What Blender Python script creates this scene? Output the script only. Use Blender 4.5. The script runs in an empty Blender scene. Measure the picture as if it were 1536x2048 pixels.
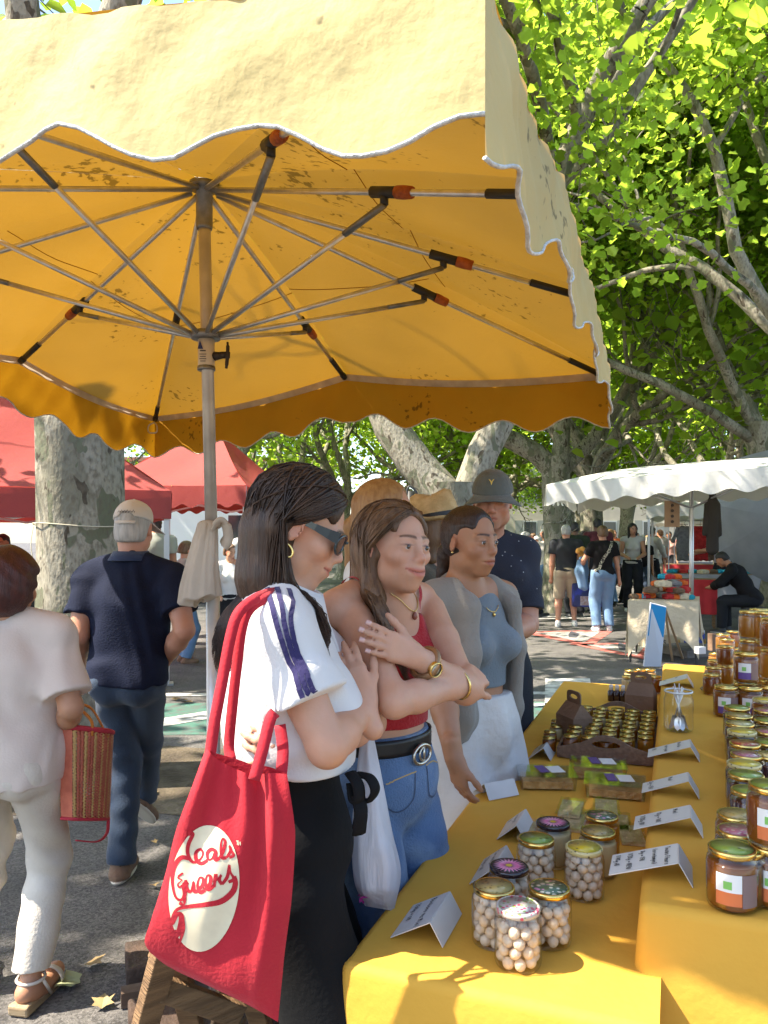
import bpy, math, random
import numpy as np
from mathutils import Vector, Matrix
from mathutils.bvhtree import BVHTree
random.seed(7); np.random.seed(7)
R = math.radians
sc = bpy.context.scene
col = sc.collection
# ---------------------------------------------------------------- camera
F, CX, HY, H = 1540.0, 768.0, 1075.0, 1.58
cd = bpy.data.cameras.new('camera'); cam = bpy.data.objects.new('camera', cd); col.objects.link(cam)
cam.location = (0, 0, H); cam.rotation_euler = (R(90), 0, 0)
cd.sensor_fit = 'HORIZONTAL'; cd.sensor_width = 36; cd.lens = 36 * F / 1536
cd.shift_y = (HY - 1024) / 1536
cd.clip_start = 0.05; cd.clip_end = 2000
sc.camera = cam
# ---------------------------------------------------------------- sky, sun, exposure
SUN_EL, SUN_AZ = R(52), R(262)      # azimuth clockwise from +Y
w = bpy.data.worlds.new('World'); sc.world = w; w.use_nodes = True
nt = w.node_tree; bg = nt.nodes['Background']
sky = nt.nodes.new('ShaderNodeTexSky'); sky.sky_type = 'NISHITA'; sky.sun_disc = False
sky.sun_elevation = SUN_EL; sky.sun_rotation = SUN_AZ
sky.altitude = 50; sky.air_density = 1.0; sky.dust_density = 1.2
nt.links.new(sky.outputs[0], bg.inputs[0]); bg.inputs[1].default_value = 0.15
sl = bpy.data.lights.new('sun', 'SUN'); so = bpy.data.objects.new('sun', sl); col.objects.link(so)
sl.energy = 5.0; sl.angle = R(0.53); sl.color = (1.0, 0.91, 0.77)
sundir = Vector((math.sin(SUN_AZ) * math.cos(SUN_EL), math.cos(SUN_AZ) * math.cos(SUN_EL), math.sin(SUN_EL)))
so.rotation_euler = sundir.to_track_quat('Z', 'Y').to_euler(); so.location = (0, 0, 20)
vs = sc.view_settings
vs.view_transform = 'Standard'; vs.look = 'None'; vs.gamma = 1.0; vs.exposure = 1.68; vs.use_curve_mapping = False
cy = sc.cycles
cy.use_denoising = True; cy.max_bounces = 10; cy.diffuse_bounces = 5; cy.transparent_max_bounces = 16
cy.transmission_bounces = 6; cy.sample_clamp_indirect = 6.0; cy.caustics_reflective = False; cy.caustics_refractive = False
cy.use_adaptive_sampling = True; cy.adaptive_threshold = 0.02

# ---------------------------------------------------------------- helpers
def P(px, py, Y): return np.array((Y * (px - CX) / F, Y, H - Y * (py - HY) / F))
def G(px, py, z=0.0): return P(px, py, F * (H - z) / (py - HY))
def v3(*a): return np.array(a, float)
def nrm(a):
    a = np.asarray(a, float); n = np.linalg.norm(a); return a / n if n > 1e-9 else a
def rotz(a): c, s = math.cos(a), math.sin(a); return np.array(((c, -s, 0), (s, c, 0), (0, 0, 1.0)))
def rotx(a): c, s = math.cos(a), math.sin(a); return np.array(((1, 0, 0), (0, c, -s), (0, s, c)))
def roty(a): c, s = math.cos(a), math.sin(a); return np.array(((c, 0, s), (0, 1, 0), (-s, 0, c)))
def frame(y, z=(0, 0, 1)):
    y = nrm(y); x = nrm(np.cross(y, z)); z = np.cross(x, y); return np.stack((x, y, z), 1)

MATS = {}
def M(name, c=(.5, .5, .5), rough=.7, c2=None, scale=6, detail=3, bump=0, bscale=40, metal=0, spec=.4,
      transl=0, tcol=None, attr=None, sheen=0, island=0, c3=None, scale3=1.5, stretch=None, bstretch=None, alpha=None, coat=0, ramp=(.35, .65)):
    if name in MATS: return MATS[name]
    m = bpy.data.materials.new(name); m.use_nodes = True; t = m.node_tree; N = t.nodes; L = t.links
    b = N['Principled BSDF']; out = N['Material Output']
    b.inputs['Roughness'].default_value = rough; b.inputs['Metallic'].default_value = metal
    b.inputs['Specular IOR Level'].default_value = spec
    if sheen: b.inputs['Sheen Weight'].default_value = sheen
    if coat: b.inputs['Coat Weight'].default_value = coat; b.inputs['Coat Roughness'].default_value = .08
    tc = N.new('ShaderNodeTexCoord')
    def noise(sc_, det, st):
        n = N.new('ShaderNodeTexNoise'); n.inputs['Scale'].default_value = sc_; n.inputs['Detail'].default_value = det
        if st:
            mp = N.new('ShaderNodeMapping'); mp.inputs['Scale'].default_value = st
            L.new(tc.outputs['Object'], mp.inputs[0]); L.new(mp.outputs[0], n.inputs['Vector'])
        else: L.new(tc.outputs['Object'], n.inputs['Vector'])
        return n
    def mix(a, bb, f):
        x = N.new('ShaderNodeMix'); x.data_type = 'RGBA'
        for s, v in ((6, a), (7, bb)):
            if hasattr(v, 'is_linked'): L.new(v, x.inputs[s])
            else: x.inputs[s].default_value = (*v, 1)
        L.new(f, x.inputs[0]); return x.outputs[2]
    cur = None
    if attr:
        a = N.new('ShaderNodeAttribute'); a.attribute_name = attr; cur = a.outputs['Color']
    if c2 is not None:
        n = noise(scale, detail, stretch); rp = N.new('ShaderNodeMapRange')
        rp.inputs[1].default_value = ramp[0]; rp.inputs[2].default_value = ramp[1]
        L.new(n.outputs[0], rp.inputs[0])
        cur = mix(cur if cur is not None else c, c2, rp.outputs[0]) if cur is None else cur
    if c3 is not None:
        n = noise(scale3, 4, None); rp = N.new('ShaderNodeMapRange')
        rp.inputs[1].default_value = .5; rp.inputs[2].default_value = .68
        L.new(n.outputs[0], rp.inputs[0]); cur = mix(cur if cur is not None else c, c3, rp.outputs[0])
    if island:
        g = N.new('ShaderNodeNewGeometry'); hsv = N.new('ShaderNodeHueSaturation')
        if cur is not None: L.new(cur, hsv.inputs['Color'])
        else: hsv.inputs['Color'].default_value = (*c, 1)
        rp = N.new('ShaderNodeMapRange'); rp.inputs[3].default_value = 1 - island; rp.inputs[4].default_value = 1 + island
        L.new(g.outputs['Random Per Island'], rp.inputs[0]); L.new(rp.outputs[0], hsv.inputs['Value'])
        rp2 = N.new('ShaderNodeMapRange'); rp2.inputs[3].default_value = .5 - island * .045; rp2.inputs[4].default_value = .5 + island * .03
        L.new(g.outputs['Random Per Island'], rp2.inputs[0]); L.new(rp2.outputs[0], hsv.inputs['Hue'])
        cur = hsv.outputs[0]
    if cur is not None: L.new(cur, b.inputs['Base Color'])
    else: b.inputs['Base Color'].default_value = (*c, 1)
    if bump:
        n = noise(bscale, 4, bstretch); bp = N.new('ShaderNodeBump'); bp.inputs['Strength'].default_value = bump; bp.inputs['Distance'].default_value = .02
        L.new(n.outputs[0], bp.inputs['Height']); L.new(bp.outputs[0], b.inputs['Normal'])
    if transl:
        tr = N.new('ShaderNodeBsdfTranslucent')
        if tcol is not None: tr.inputs[0].default_value = (*tcol, 1)
        elif cur is not None: L.new(cur, tr.inputs[0])
        else: tr.inputs[0].default_value = (*c, 1)
        mx = N.new('ShaderNodeMixShader'); mx.inputs[0].default_value = transl
        L.new(b.outputs[0], mx.inputs[1]); L.new(tr.outputs[0], mx.inputs[2]); L.new(mx.outputs[0], out.inputs[0])
    if alpha is not None: b.inputs['Alpha'].default_value = alpha
    MATS[name] = m; return m

def thin_glass(name, tint=(1, 1, 1), refl=.9, base=.04):
    if name in MATS: return MATS[name]
    m = bpy.data.materials.new(name); m.use_nodes = True; t = m.node_tree; N = t.nodes; L = t.links
    N.remove(N['Principled BSDF']); tr = N.new('ShaderNodeBsdfTransparent'); tr.inputs[0].default_value = (*tint, 1)
    gl = N.new('ShaderNodeBsdfGlossy'); gl.inputs['Roughness'].default_value = .05
    lw = N.new('ShaderNodeLayerWeight'); lw.inputs[0].default_value = .5; pw = N.new('ShaderNodeMath'); pw.operation = 'POWER'; pw.inputs[1].default_value = 3.6; L.new(lw.outputs['Facing'], pw.inputs[0])
    ma = N.new('ShaderNodeMath'); ma.operation = 'MULTIPLY_ADD'; ma.inputs[1].default_value = .95; ma.inputs[2].default_value = .05; L.new(pw.outputs[0], ma.inputs[0])
    mx = N.new('ShaderNodeMixShader'); L.new(ma.outputs[0], mx.inputs[0]); L.new(tr.outputs[0], mx.inputs[1]); L.new(gl.outputs[0], mx.inputs[2])
    L.new(mx.outputs[0], N['Material Output'].inputs[0]); MATS[name] = m; return m

WOFF = {}
class MB:
    def __init__(s): s.v = []; s.f = []; s.n = 0
    def add(s, v, f):
        v = np.asarray(v, float).reshape(-1, 3); o = s.n
        s.v.append(v); s.f.extend([tuple(i + o for i in q) for q in f]); s.n += len(v); return s
    def box(s, c, d, rot=None, taper=1.0):
        c = np.asarray(c, float); d = np.asarray(d, float) / 2
        p = np.array([(x, y, z) for z in (-1, 1) for y in (-1, 1) for x in (-1, 1)], float) * d
        p[4:, :2] *= taper
        if rot is not None: p = p @ np.asarray(rot).T
        return s.add(p + c, [(0, 2, 3, 1), (4, 5, 7, 6), (0, 1, 5, 4), (2, 6, 7, 3), (0, 4, 6, 2), (1, 3, 7, 5)])
    def beam(s, a, b, wx, wz, up=(0, 0, 1)):
        a = np.asarray(a, float); b = np.asarray(b, float); y = nrm(b - a)
        if abs(np.dot(y, up)) > .97: up = (0, 1, 0)
        return s.box((a + b) / 2, (wx, np.linalg.norm(b - a), wz), frame(y, up))
    def tube(s, path, rad, n=8, cap=True, flat=1.0, up=None, closed=False):
        p = np.asarray(path, float); m = len(p)
        rad = np.full(m, rad) if np.isscalar(rad) else np.asarray(rad, float)
        tg = np.roll(p, -1, 0) - np.roll(p, 1, 0) if closed else np.gradient(p, axis=0)
        tg /= np.linalg.norm(tg, axis=1)[:, None] + 1e-12
        ref = np.array(up if up is not None else (0, 0, 1), float)
        if abs(np.dot(tg[0], ref)) > .95 and up is None: ref = np.array((1., 0, 0))
        V = []
        x = nrm(np.cross(tg[0], ref))
        for i in range(m):
            x = x - np.dot(x, tg[i]) * tg[i]; x = nrm(x) if np.linalg.norm(x) > 1e-6 else nrm(np.cross(tg[i], ref)); y = np.cross(tg[i], x)
            for k in range(n):
                a = 2 * math.pi * k / n
                V.append(p[i] + rad[i] * (math.cos(a) * x + math.sin(a) * flat * y))
        fs = [(i * n + k, i * n + (k + 1) % n, (i + 1) * n + (k + 1) % n, (i + 1) * n + k) for i in range(m - 1) for k in range(n)]
        if closed: fs += [((m - 1) * n + k, (m - 1) * n + (k + 1) % n, (k + 1) % n, k) for k in range(n)]
        elif cap: fs += [tuple(range(n))[::-1], tuple(range((m - 1) * n, m * n))]
        return s.add(V, fs)
    def lathe(s, prof, n=24, c=(0, 0, 0), rot=None, cap=True):
        V = []
        for r, z in prof:
            for k in range(n):
                a = 2 * math.pi * k / n; V.append((r * math.cos(a), r * math.sin(a), z))
        V = np.array(V)
        if rot is not None: V = V @ np.asarray(rot).T
        m = len(prof)
        fs = [(i * n + k, i * n + (k + 1) % n, (i + 1) * n + (k + 1) % n, (i + 1) * n + k) for i in range(m - 1) for k in range(n)]
        if cap: fs += [tuple(range(n))[::-1], tuple(range((m - 1) * n, m * n))]
        return s.add(V + np.asarray(c, float), fs)
    def grid(s, pts, wrap=False):
        pts = np.asarray(pts, float); a, b = pts.shape[:2]; bb = b if wrap else b - 1
        return s.add(pts.reshape(-1, 3), [(i * b + j, i * b + (j + 1) % b, (i + 1) * b + (j + 1) % b, (i + 1) * b + j) for i in range(a - 1) for j in range(bb)])
    def ribbon(s, path, side, wd):
        p = np.asarray(path, float); sd = np.asarray(side, float)
        return s.grid(np.stack((p - sd * wd / 2, p + sd * wd / 2), 1))
    def prism(s, poly, d0, d1, X=(1, 0, 0), Yv=(0, 1, 0), o=(0, 0, 0)):
        X = np.asarray(X, float); Yv = np.asarray(Yv, float); Z = np.cross(X, Yv); o = np.asarray(o, float); n = len(poly)
        A = [o + X * p[0] + Yv * p[1] + Z * d0 for p in poly]; B = [o + X * p[0] + Yv * p[1] + Z * d1 for p in poly]
        return s.add(A + B, [tuple(range(n))[::-1], tuple(range(n, 2 * n))] + [(i, (i + 1) % n, n + (i + 1) % n, n + i) for i in range(n)])
    def build(s, name, mat, parent=None, smooth=False, mod=None, thick=0, bevel=0):
        V = np.concatenate(s.v) if s.v else np.zeros((0, 3))
        if parent is not None and parent.name in WOFF: V = V - WOFF[parent.name]
        me = bpy.data.meshes.new(name); me.from_pydata(V.tolist(), [], s.f); me.update()
        return link(name, me, mat, parent, smooth, thick, bevel)

def link(name, me, mat, parent=None, smooth=False, thick=0, bevel=0):
    me.materials.append(mat)
    if smooth: me.polygons.foreach_set('use_smooth', [True] * len(me.polygons))
    o = bpy.data.objects.new(name, me); col.objects.link(o)
    if parent is not None:
        o.parent = parent
        if parent.name in WOFF: WOFF[o.name] = WOFF[parent.name]
    if thick:
        md = o.modifiers.new('t', 'SOLIDIFY'); md.thickness = thick; md.offset = 0
    if bevel:
        md = o.modifiers.new('b', 'BEVEL'); md.width = bevel; md.segments = 2; md.limit_method = 'ANGLE'
    return o

def tag(o, label, cat, group=None, kind=None):
    if label: o['label'] = label
    if cat: o['category'] = cat
    if group: o['group'] = group
    if kind: o['kind'] = kind
    return o
def thing(name, label, cat, loc=(0, 0, 0), rz=0, group=None, world=False):
    o = bpy.data.objects.new(name, None); col.objects.link(o); o.empty_display_size = .1
    o.location = tuple(loc); o.rotation_euler = (0, 0, rz)
    if world: WOFF[o.name] = np.array([float(x) for x in loc])
    return tag(o, label, cat, group)
def structure(o): o['kind'] = 'structure'; return o
def dup(root, loc, rz=0, label=None, group=None, scale=None):
    r = root.copy(); col.objects.link(r); r.location = tuple(loc); r.rotation_euler = (0, 0, rz)
    if scale is not None: r.scale = scale if hasattr(scale, '__len__') else (scale,) * 3
    if label: r['label'] = label
    if group: r['group'] = group
    for ch in list(root.children):
        c = ch.copy(); col.objects.link(c); c.parent = r
        for g in list(ch.children):
            d = g.copy(); col.objects.link(d); d.parent = c
    return r
def smoothpath(pts, n=8):
    p = np.asarray(pts, float); q = np.vstack((2 * p[0] - p[1], p, 2 * p[-1] - p[-2])); out = []
    for i in range(1, len(q) - 2):
        for t in np.linspace(0, 1, n, endpoint=False):
            a, b, c, d = q[i - 1], q[i], q[i + 1], q[i + 2]
            out.append(.5 * (2 * b + (c - a) * t + (2 * a - 5 * b + 4 * c - d) * t * t + (3 * b - a - 3 * c + d) * t ** 3))
    out.append(p[-1]); return np.array(out)

# ---------------------------------------------------------------- solid modelling on a grid (smooth unions -> surface nets)
def smin(a, b, k):
    if k <= 0: return np.minimum(a, b)
    h = np.maximum(k - np.abs(a - b), 0) / k
    return np.minimum(a, b) - h * h * (k * .25)
def cone(a, b, ra, rb, k=.02):
    a = np.asarray(a, float); b = np.asarray(b, float); r = max(ra, rb)
    def fn(X, Y, Z):
        d = b - a; L = max(float(d @ d), 1e-9)
        t = np.clip(((X - a[0]) * d[0] + (Y - a[1]) * d[1] + (Z - a[2]) * d[2]) / L, 0, 1)
        return np.sqrt((X - a[0] - t * d[0]) ** 2 + (Y - a[1] - t * d[1]) ** 2 + (Z - a[2] - t * d[2]) ** 2) - (ra + (rb - ra) * t)
    return dict(op='add', fn=fn, lo=np.minimum(a, b) - r, hi=np.maximum(a, b) + r, k=k)
def chain(pts, rad, k=.02): return [cone(pts[i], pts[i + 1], rad[i], rad[i + 1], k) for i in range(len(pts) - 1)]
def ell(c, r, rot=None, k=.02):
    c = np.asarray(c, float); r = np.asarray(r if hasattr(r, '__len__') else (r, r, r), float)
    Rm = np.eye(3) if rot is None else np.asarray(rot)
    ext = np.sqrt(((Rm * r) ** 2).sum(1))
    def fn(X, Y, Z):
        x, y, z = X - c[0], Y - c[1], Z - c[2]
        u = Rm[0, 0] * x + Rm[1, 0] * y + Rm[2, 0] * z; v = Rm[0, 1] * x + Rm[1, 1] * y + Rm[2, 1] * z; w_ = Rm[0, 2] * x + Rm[1, 2] * y + Rm[2, 2] * z
        k0 = np.sqrt((u / r[0]) ** 2 + (v / r[1]) ** 2 + (w_ / r[2]) ** 2) + 1e-9
        k1 = np.sqrt((u / r[0] ** 2) ** 2 + (v / r[1] ** 2) ** 2 + (w_ / r[2] ** 2) ** 2) + 1e-9
        return k0 * (k0 - 1) / k1
    return dict(op='add', fn=fn, lo=c - ext, hi=c + ext, k=k)
def rbox(c, h, rad, rot=None, k=.01):
    c = np.asarray(c, float); h = np.asarray(h, float); Rm = np.eye(3) if rot is None else np.asarray(rot)
    ext = (np.abs(Rm) * (h + rad)).sum(1)
    def fn(X, Y, Z):
        x, y, z = X - c[0], Y - c[1], Z - c[2]
        q = [np.abs(Rm[0, i] * x + Rm[1, i] * y + Rm[2, i] * z) - h[i] for i in range(3)]
        return np.sqrt(sum(np.maximum(a, 0) ** 2 for a in q)) + np.minimum(np.maximum(q[0], np.maximum(q[1], q[2])), 0) - rad
    return dict(op='add', fn=fn, lo=c - ext, hi=c + ext, k=k)
def cut(p, k=.01): q = dict(p); q['op'] = 'cut'; q['k'] = k; return q
def plane(pt, n, k=.004):
    pt = np.asarray(pt, float); n = nrm(n)
    return dict(op='and', fn=lambda X, Y, Z: (X - pt[0]) * n[0] + (Y - pt[1]) * n[1] + (Z - pt[2]) * n[2], k=k)
def group(ops, k=.01): return dict(op='group', ops=ops, k=k)
def disp(fn): return dict(op='disp', fn=fn)
def folds(amp, f=30, d=(0, 0, 1), seed=0, warp=2.0):
    d = nrm(d); rs = np.random.RandomState(seed); a = rs.randn(3, 3) * 9; ph = rs.rand(6) * 6
    def fn(X, Y, Z):
        w1 = np.sin(a[0, 0] * X + a[0, 1] * Y + a[0, 2] * Z + ph[0]); w2 = np.sin(a[1, 0] * X + a[1, 1] * Y + a[1, 2] * Z + ph[1])
        s_ = np.sin(f * (d[0] * X + d[1] * Y + d[2] * Z) + warp * (w1 + w2) + ph[2])
        return amp * (s_ * (.55 + .45 * w2) + .5 * w1)
    return disp(fn)
def inflate(ops, t): 
    out = []
    for o in ops:
        if o['op'] == 'add':
            q = dict(o); f0 = o['fn']; q['fn'] = (lambda X, Y, Z, f0=f0: f0(X, Y, Z) - t); q['lo'] = o['lo'] - t; q['hi'] = o['hi'] + t; out.append(q)
        else: out.append(o)
    return out
def bounds(ops):
    lo, hi = [], []
    for o in ops:
        if o['op'] == 'add': lo.append(o['lo']); hi.append(o['hi'])
        elif o['op'] == 'group': a, b = bounds(o['ops']); lo.append(a); hi.append(b)
    return np.min(lo, 0), np.max(hi, 0)
def evalops(ops, ax):
    X, Y, Z = ax[0][:, None, None], ax[1][None, :, None], ax[2][None, None, :]
    D = np.full((len(ax[0]), len(ax[1]), len(ax[2])), .5, np.float32)
    for o in ops:
        if o['op'] in ('add', 'cut'):
            m = o['k'] + .03
            sl = []
            for i in range(3):
                a = np.searchsorted(ax[i], o['lo'][i] - m); b = np.searchsorted(ax[i], o['hi'][i] + m); sl.append(slice(a, max(b, a)))
            if any(s.stop <= s.start for s in sl): continue
            sl = tuple(sl); d = o['fn'](X[sl[0]], Y[:, sl[1]], Z[:, :, sl[2]]).astype(np.float32)
            D[sl] = smin(D[sl], d, o['k']) if o['op'] == 'add' else -smin(-D[sl], d, o['k'])
        elif o['op'] == 'and': D = -smin(-D, -o['fn'](X, Y, Z).astype(np.float32), o['k'])
        elif o['op'] == 'group': D = smin(D, evalops(o['ops'], ax), o['k'])
        elif o['op'] == 'disp': D = D + np.where(np.abs(D) < .06, o['fn'](X, Y, Z), 0).astype(np.float32)
    return D
def nets(D, ax):
    ins = D < 0; nx, ny, nz = D.shape
    c = np.zeros((nx - 1, ny - 1, nz - 1), np.int8)
    for i in (0, 1):
        for j in (0, 1):
            for k in (0, 1): c += ins[i:nx - 1 + i, j:ny - 1 + j, k:nz - 1 + k]
    I = np.argwhere((c > 0) & (c < 8)); n = len(I)
    idx = np.full(c.shape, -1, np.int32); idx[I[:, 0], I[:, 1], I[:, 2]] = np.arange(n)
    corners = [(i, j, k) for i in (0, 1) for j in (0, 1) for k in (0, 1)]
    val = {q: D[I[:, 0] + q[0], I[:, 1] + q[1], I[:, 2] + q[2]] for q in corners}
    acc = np.zeros((n, 3)); cnt = np.zeros(n)
    for q in corners:
        for a in range(3):
            if q[a] == 0:
                r = list(q); r[a] = 1; r = tuple(r); va, vb = val[q], val[r]; cr = (va < 0) != (vb < 0)
                t = np.where(cr, va / np.where(va == vb, 1, va - vb), 0)
                p = np.tile(np.array(q, float), (n, 1)); p[:, a] = t; acc[cr] += p[cr]; cnt[cr] += 1
    fr = acc / np.maximum(cnt, 1)[:, None]
    V = np.stack([ax[a][I[:, a]] + fr[:, a] * (ax[a][I[:, a] + 1] - ax[a][I[:, a]]) for a in range(3)], 1)
    Q = []
    for a in range(3):
        b, cc = (a + 1) % 3, (a + 2) % 3
        s0 = [slice(None)] * 3; s1 = [slice(None)] * 3; s0[a] = slice(0, -1); s1[a] = slice(1, None)
        A, B = ins[tuple(s0)], ins[tuple(s1)]
        E = np.argwhere(A != B)
        E = E[(E[:, b] > 0) & (E[:, cc] > 0) & (E[:, b] < D.shape[b] - 1) & (E[:, cc] < D.shape[cc] - 1)]
        if not len(E): continue
        def cell(db, dc):
            e = E.copy(); e[:, b] += db; e[:, cc] += dc; return idx[e[:, 0], e[:, 1], e[:, 2]]
        q = np.stack((cell(-1, -1), cell(0, -1), cell(0, 0), cell(-1, 0)), 1)
        fl = ~A[E[:, 0], E[:, 1], E[:, 2]]
        q[fl] = q[fl][:, ::-1]; Q.append(q)
    return V, np.concatenate(Q)
def solid(ops, res=.008, zfine=None, box=None):
    lo, hi = bounds(ops) if box is None else box
    res = np.full(3, res) if np.isscalar(res) else np.asarray(res)
    ax = [np.arange(lo[i] - 2.2 * res[i], hi[i] + 3.2 * res[i], res[i]) for i in range(3)]
    if zfine is not None:
        zs = []; z = lo[2] - 2 * res[2]
        while z < hi[2] + 3 * res[2]:
            zs.append(z); st = res[2]
            for a, b, f in zfine:
                if a <= z <= b: st = min(st, f)
            z += st
        ax[2] = np.array(zs)
    return nets(evalops(ops, ax), ax)
def mesh_np(name, V, Q):
    me = bpy.data.meshes.new(name); V = np.asarray(V, np.float32); Q = np.asarray(Q, np.int32)
    me.vertices.add(len(V)); me.vertices.foreach_set('co', V.ravel()); me.loops.add(Q.size); me.loops.foreach_set('vertex_index', Q.ravel())
    me.polygons.add(len(Q)); me.polygons.foreach_set('loop_start', np.arange(0, Q.size, Q.shape[1], dtype=np.int32))
    me.polygons.foreach_set('use_smooth', np.ones(len(Q), bool)); me.update(calc_edges=True); me.validate(); return me
def sobj(name, ops, mat, parent, res=.008, zfine=None, color=None, box=None, keep=None):
    V, Q = solid(ops, res, zfine, box)
    if keep is not None: keep['V'], keep['Q'] = V, Q
    if parent is not None and parent.name in WOFF: V = V - WOFF[parent.name]
    me = mesh_np(name, V, Q)
    if color is not None:
        at = me.color_attributes.new('Col', 'FLOAT_COLOR', 'POINT'); c = np.ones((len(V), 4), np.float32); c[:, :3] = color(V); at.data.foreach_set('color', c.ravel())
    return link(name, me, mat, parent)
# ================================================================ ground
def ground_mat():
    m = M('asphalt', (.085, .08, .075), .9, (.13, .12, .11), 2.2, 6, bump=.35, bscale=160, c3=(.06, .057, .054), scale3=.35)
    t = m.node_tree; N = t.nodes; L = t.links; b = N['Principled BSDF']
    tc = N.new('ShaderNodeTexCoord'); vo = N.new('ShaderNodeTexVoronoi'); vo.inputs['Scale'].default_value = 110
    L.new(tc.outputs['Object'], vo.inputs['Vector']); hs = N.new('ShaderNodeHueSaturation')
    src = b.inputs['Base Color'].links[0].from_socket; L.new(src, hs.inputs['Color'])
    mr = N.new('ShaderNodeMapRange'); mr.inputs[3].default_value = .62; mr.inputs[4].default_value = 1.5
    sep = N.new('ShaderNodeSeparateColor'); L.new(vo.outputs['Color'], sep.inputs[0]); L.new(sep.outputs[0], mr.inputs[0]); L.new(mr.outputs[0], hs.inputs['Value'])
    L.new(hs.outputs[0], b.inputs['Base Color']); return m
g = MB(); g.grid([[(x, y, 0) for y in np.linspace(-40, 220, 14)] for x in np.linspace(-130, 130, 14)]); structure(g.build('ground', ground_mat()))
U = v3(.354, .935, 0); U /= np.linalg.norm(U); Vv = v3(U[1], -U[0], 0); TO = v3(-.06, 1.42, 0)
def TT(u, v, z=0): return TO + U * u + Vv * v + v3(0, 0, z)
def paint_mat(n, c, c2): 
    return M(n, c, .8, c2, 9, 6, bump=.25, bscale=150, ramp=(.42, .62))
def patch(name, poly, z, mat):
    b = MB(); b.add([(p[0], p[1], z) for p in poly], [tuple(range(len(poly)))]); return structure(b.build(name, mat))
green = paint_mat('green_paint', (.06, .15, .115), (.085, .1, .09)); white = paint_mat('road_white', (.62, .6, .56), (.3, .29, .27)); redp = paint_mat('road_red', (.55, .13, .1), (.3, .14, .12))
# soil strip of the tree pit
soil = M('soil', (.11, .085, .055), .95, (.06, .045, .03), 5, 6, bump=.8, bscale=30, c3=(.16, .13, .09), scale3=3)
def blob(c, rx, ry, seed=0, n=28, rot=0):
    rs = random.Random(seed); ph = [rs.random() * 6 for _ in range(3)]; out = []
    for i in range(n):
        a = 2 * math.pi * i / n; r = 1 + .12 * math.sin(2 * a + ph[0]) + .08 * math.sin(3 * a + ph[1]) + .05 * math.sin(7 * a + ph[2])
        x, y = rx * r * math.cos(a), ry * r * math.sin(a); out.append((c[0] + x * math.cos(rot) - y * math.sin(rot), c[1] + x * math.sin(rot) + y * math.cos(rot)))
    return out
patch('tree_pit', blob((-1.7, 5.05), 1.3, .8, 3), .004, soil)
# painted band of the cycle lane with white slanted bars
def quad(a, b, c, d): return [G(*a)[:2], G(*b)[:2], G(*c)[:2], G(*d)[:2]]
patch('painted_lane', [(-3.4, 6.1), (1.75, 6.25), (1.75, 7.4), (-3.4, 7.3)], .004, green)
for i, (x0, x1) in enumerate(((-2.6, -1.2), (-.2, 1.2))):
    patch('painted_bar', [(x0, 6.12), (x0 + .42, 6.12), (x1 + .42, 7.32), (x1, 7.32)], .008, white)
patch('painted_bar', [(1.3, 6.24), (1.74, 6.26), (2.3, 8.6), (1.8, 8.6)], .008, white)
patch('painted_bar', [(-3.4, 7.62), (4.2, 7.8), (4.2, 7.94), (-3.4, 7.76)], .004, white)
for py in (1151, 1168, 1178, 1232, 1236):
    a = G(1030, py + 3)
    patch('painted_line', [(a[0], a[1]), (a[0] + 3.2, a[1] + .5), (a[0] + 3.2, a[1] + .5 + a[1] * .006), (a[0], a[1] * 1.006)], .005, white)
def triangle(cx, cy, s_):
    A, B, C = (cx - s_, cy + s_ * 1.0), (cx + s_, cy + s_ * 1.25), (cx - .1 * s_, cy - s_ * 1.1)
    patch('painted_triangle', [A, C, B], .005, redp)
    g_ = ((A[0] + B[0] + C[0]) / 3, (A[1] + B[1] + C[1]) / 3)
    inn = [(g_[0] + (p[0] - g_[0]) * .66, g_[1] + (p[1] - g_[1]) * .66) for p in (A, C, B)]
    patch('painted_triangle_centre', inn, .009, paint_mat('road_pale', (.42, .4, .37), (.25, .24, .22)))
    b = MB(); b.add([(g_[0] - .13, g_[1] - .25, .013), (g_[0] - .02, g_[1] - .3, .013), (g_[0] + .16, g_[1] + .2, .013), (g_[0] + .1, g_[1] + .55, .013), (g_[0] - .05, g_[1] + .1, .013)], [(0, 1, 2, 3, 4)])
    structure(b.build('painted_figure', M('dark_paint', (.07, .07, .08), .8)))
c = G(1160, 1277); triangle(c[0], c[1], .85)
c = G(1262, 1302); triangle(c[0], c[1], .7)

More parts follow.
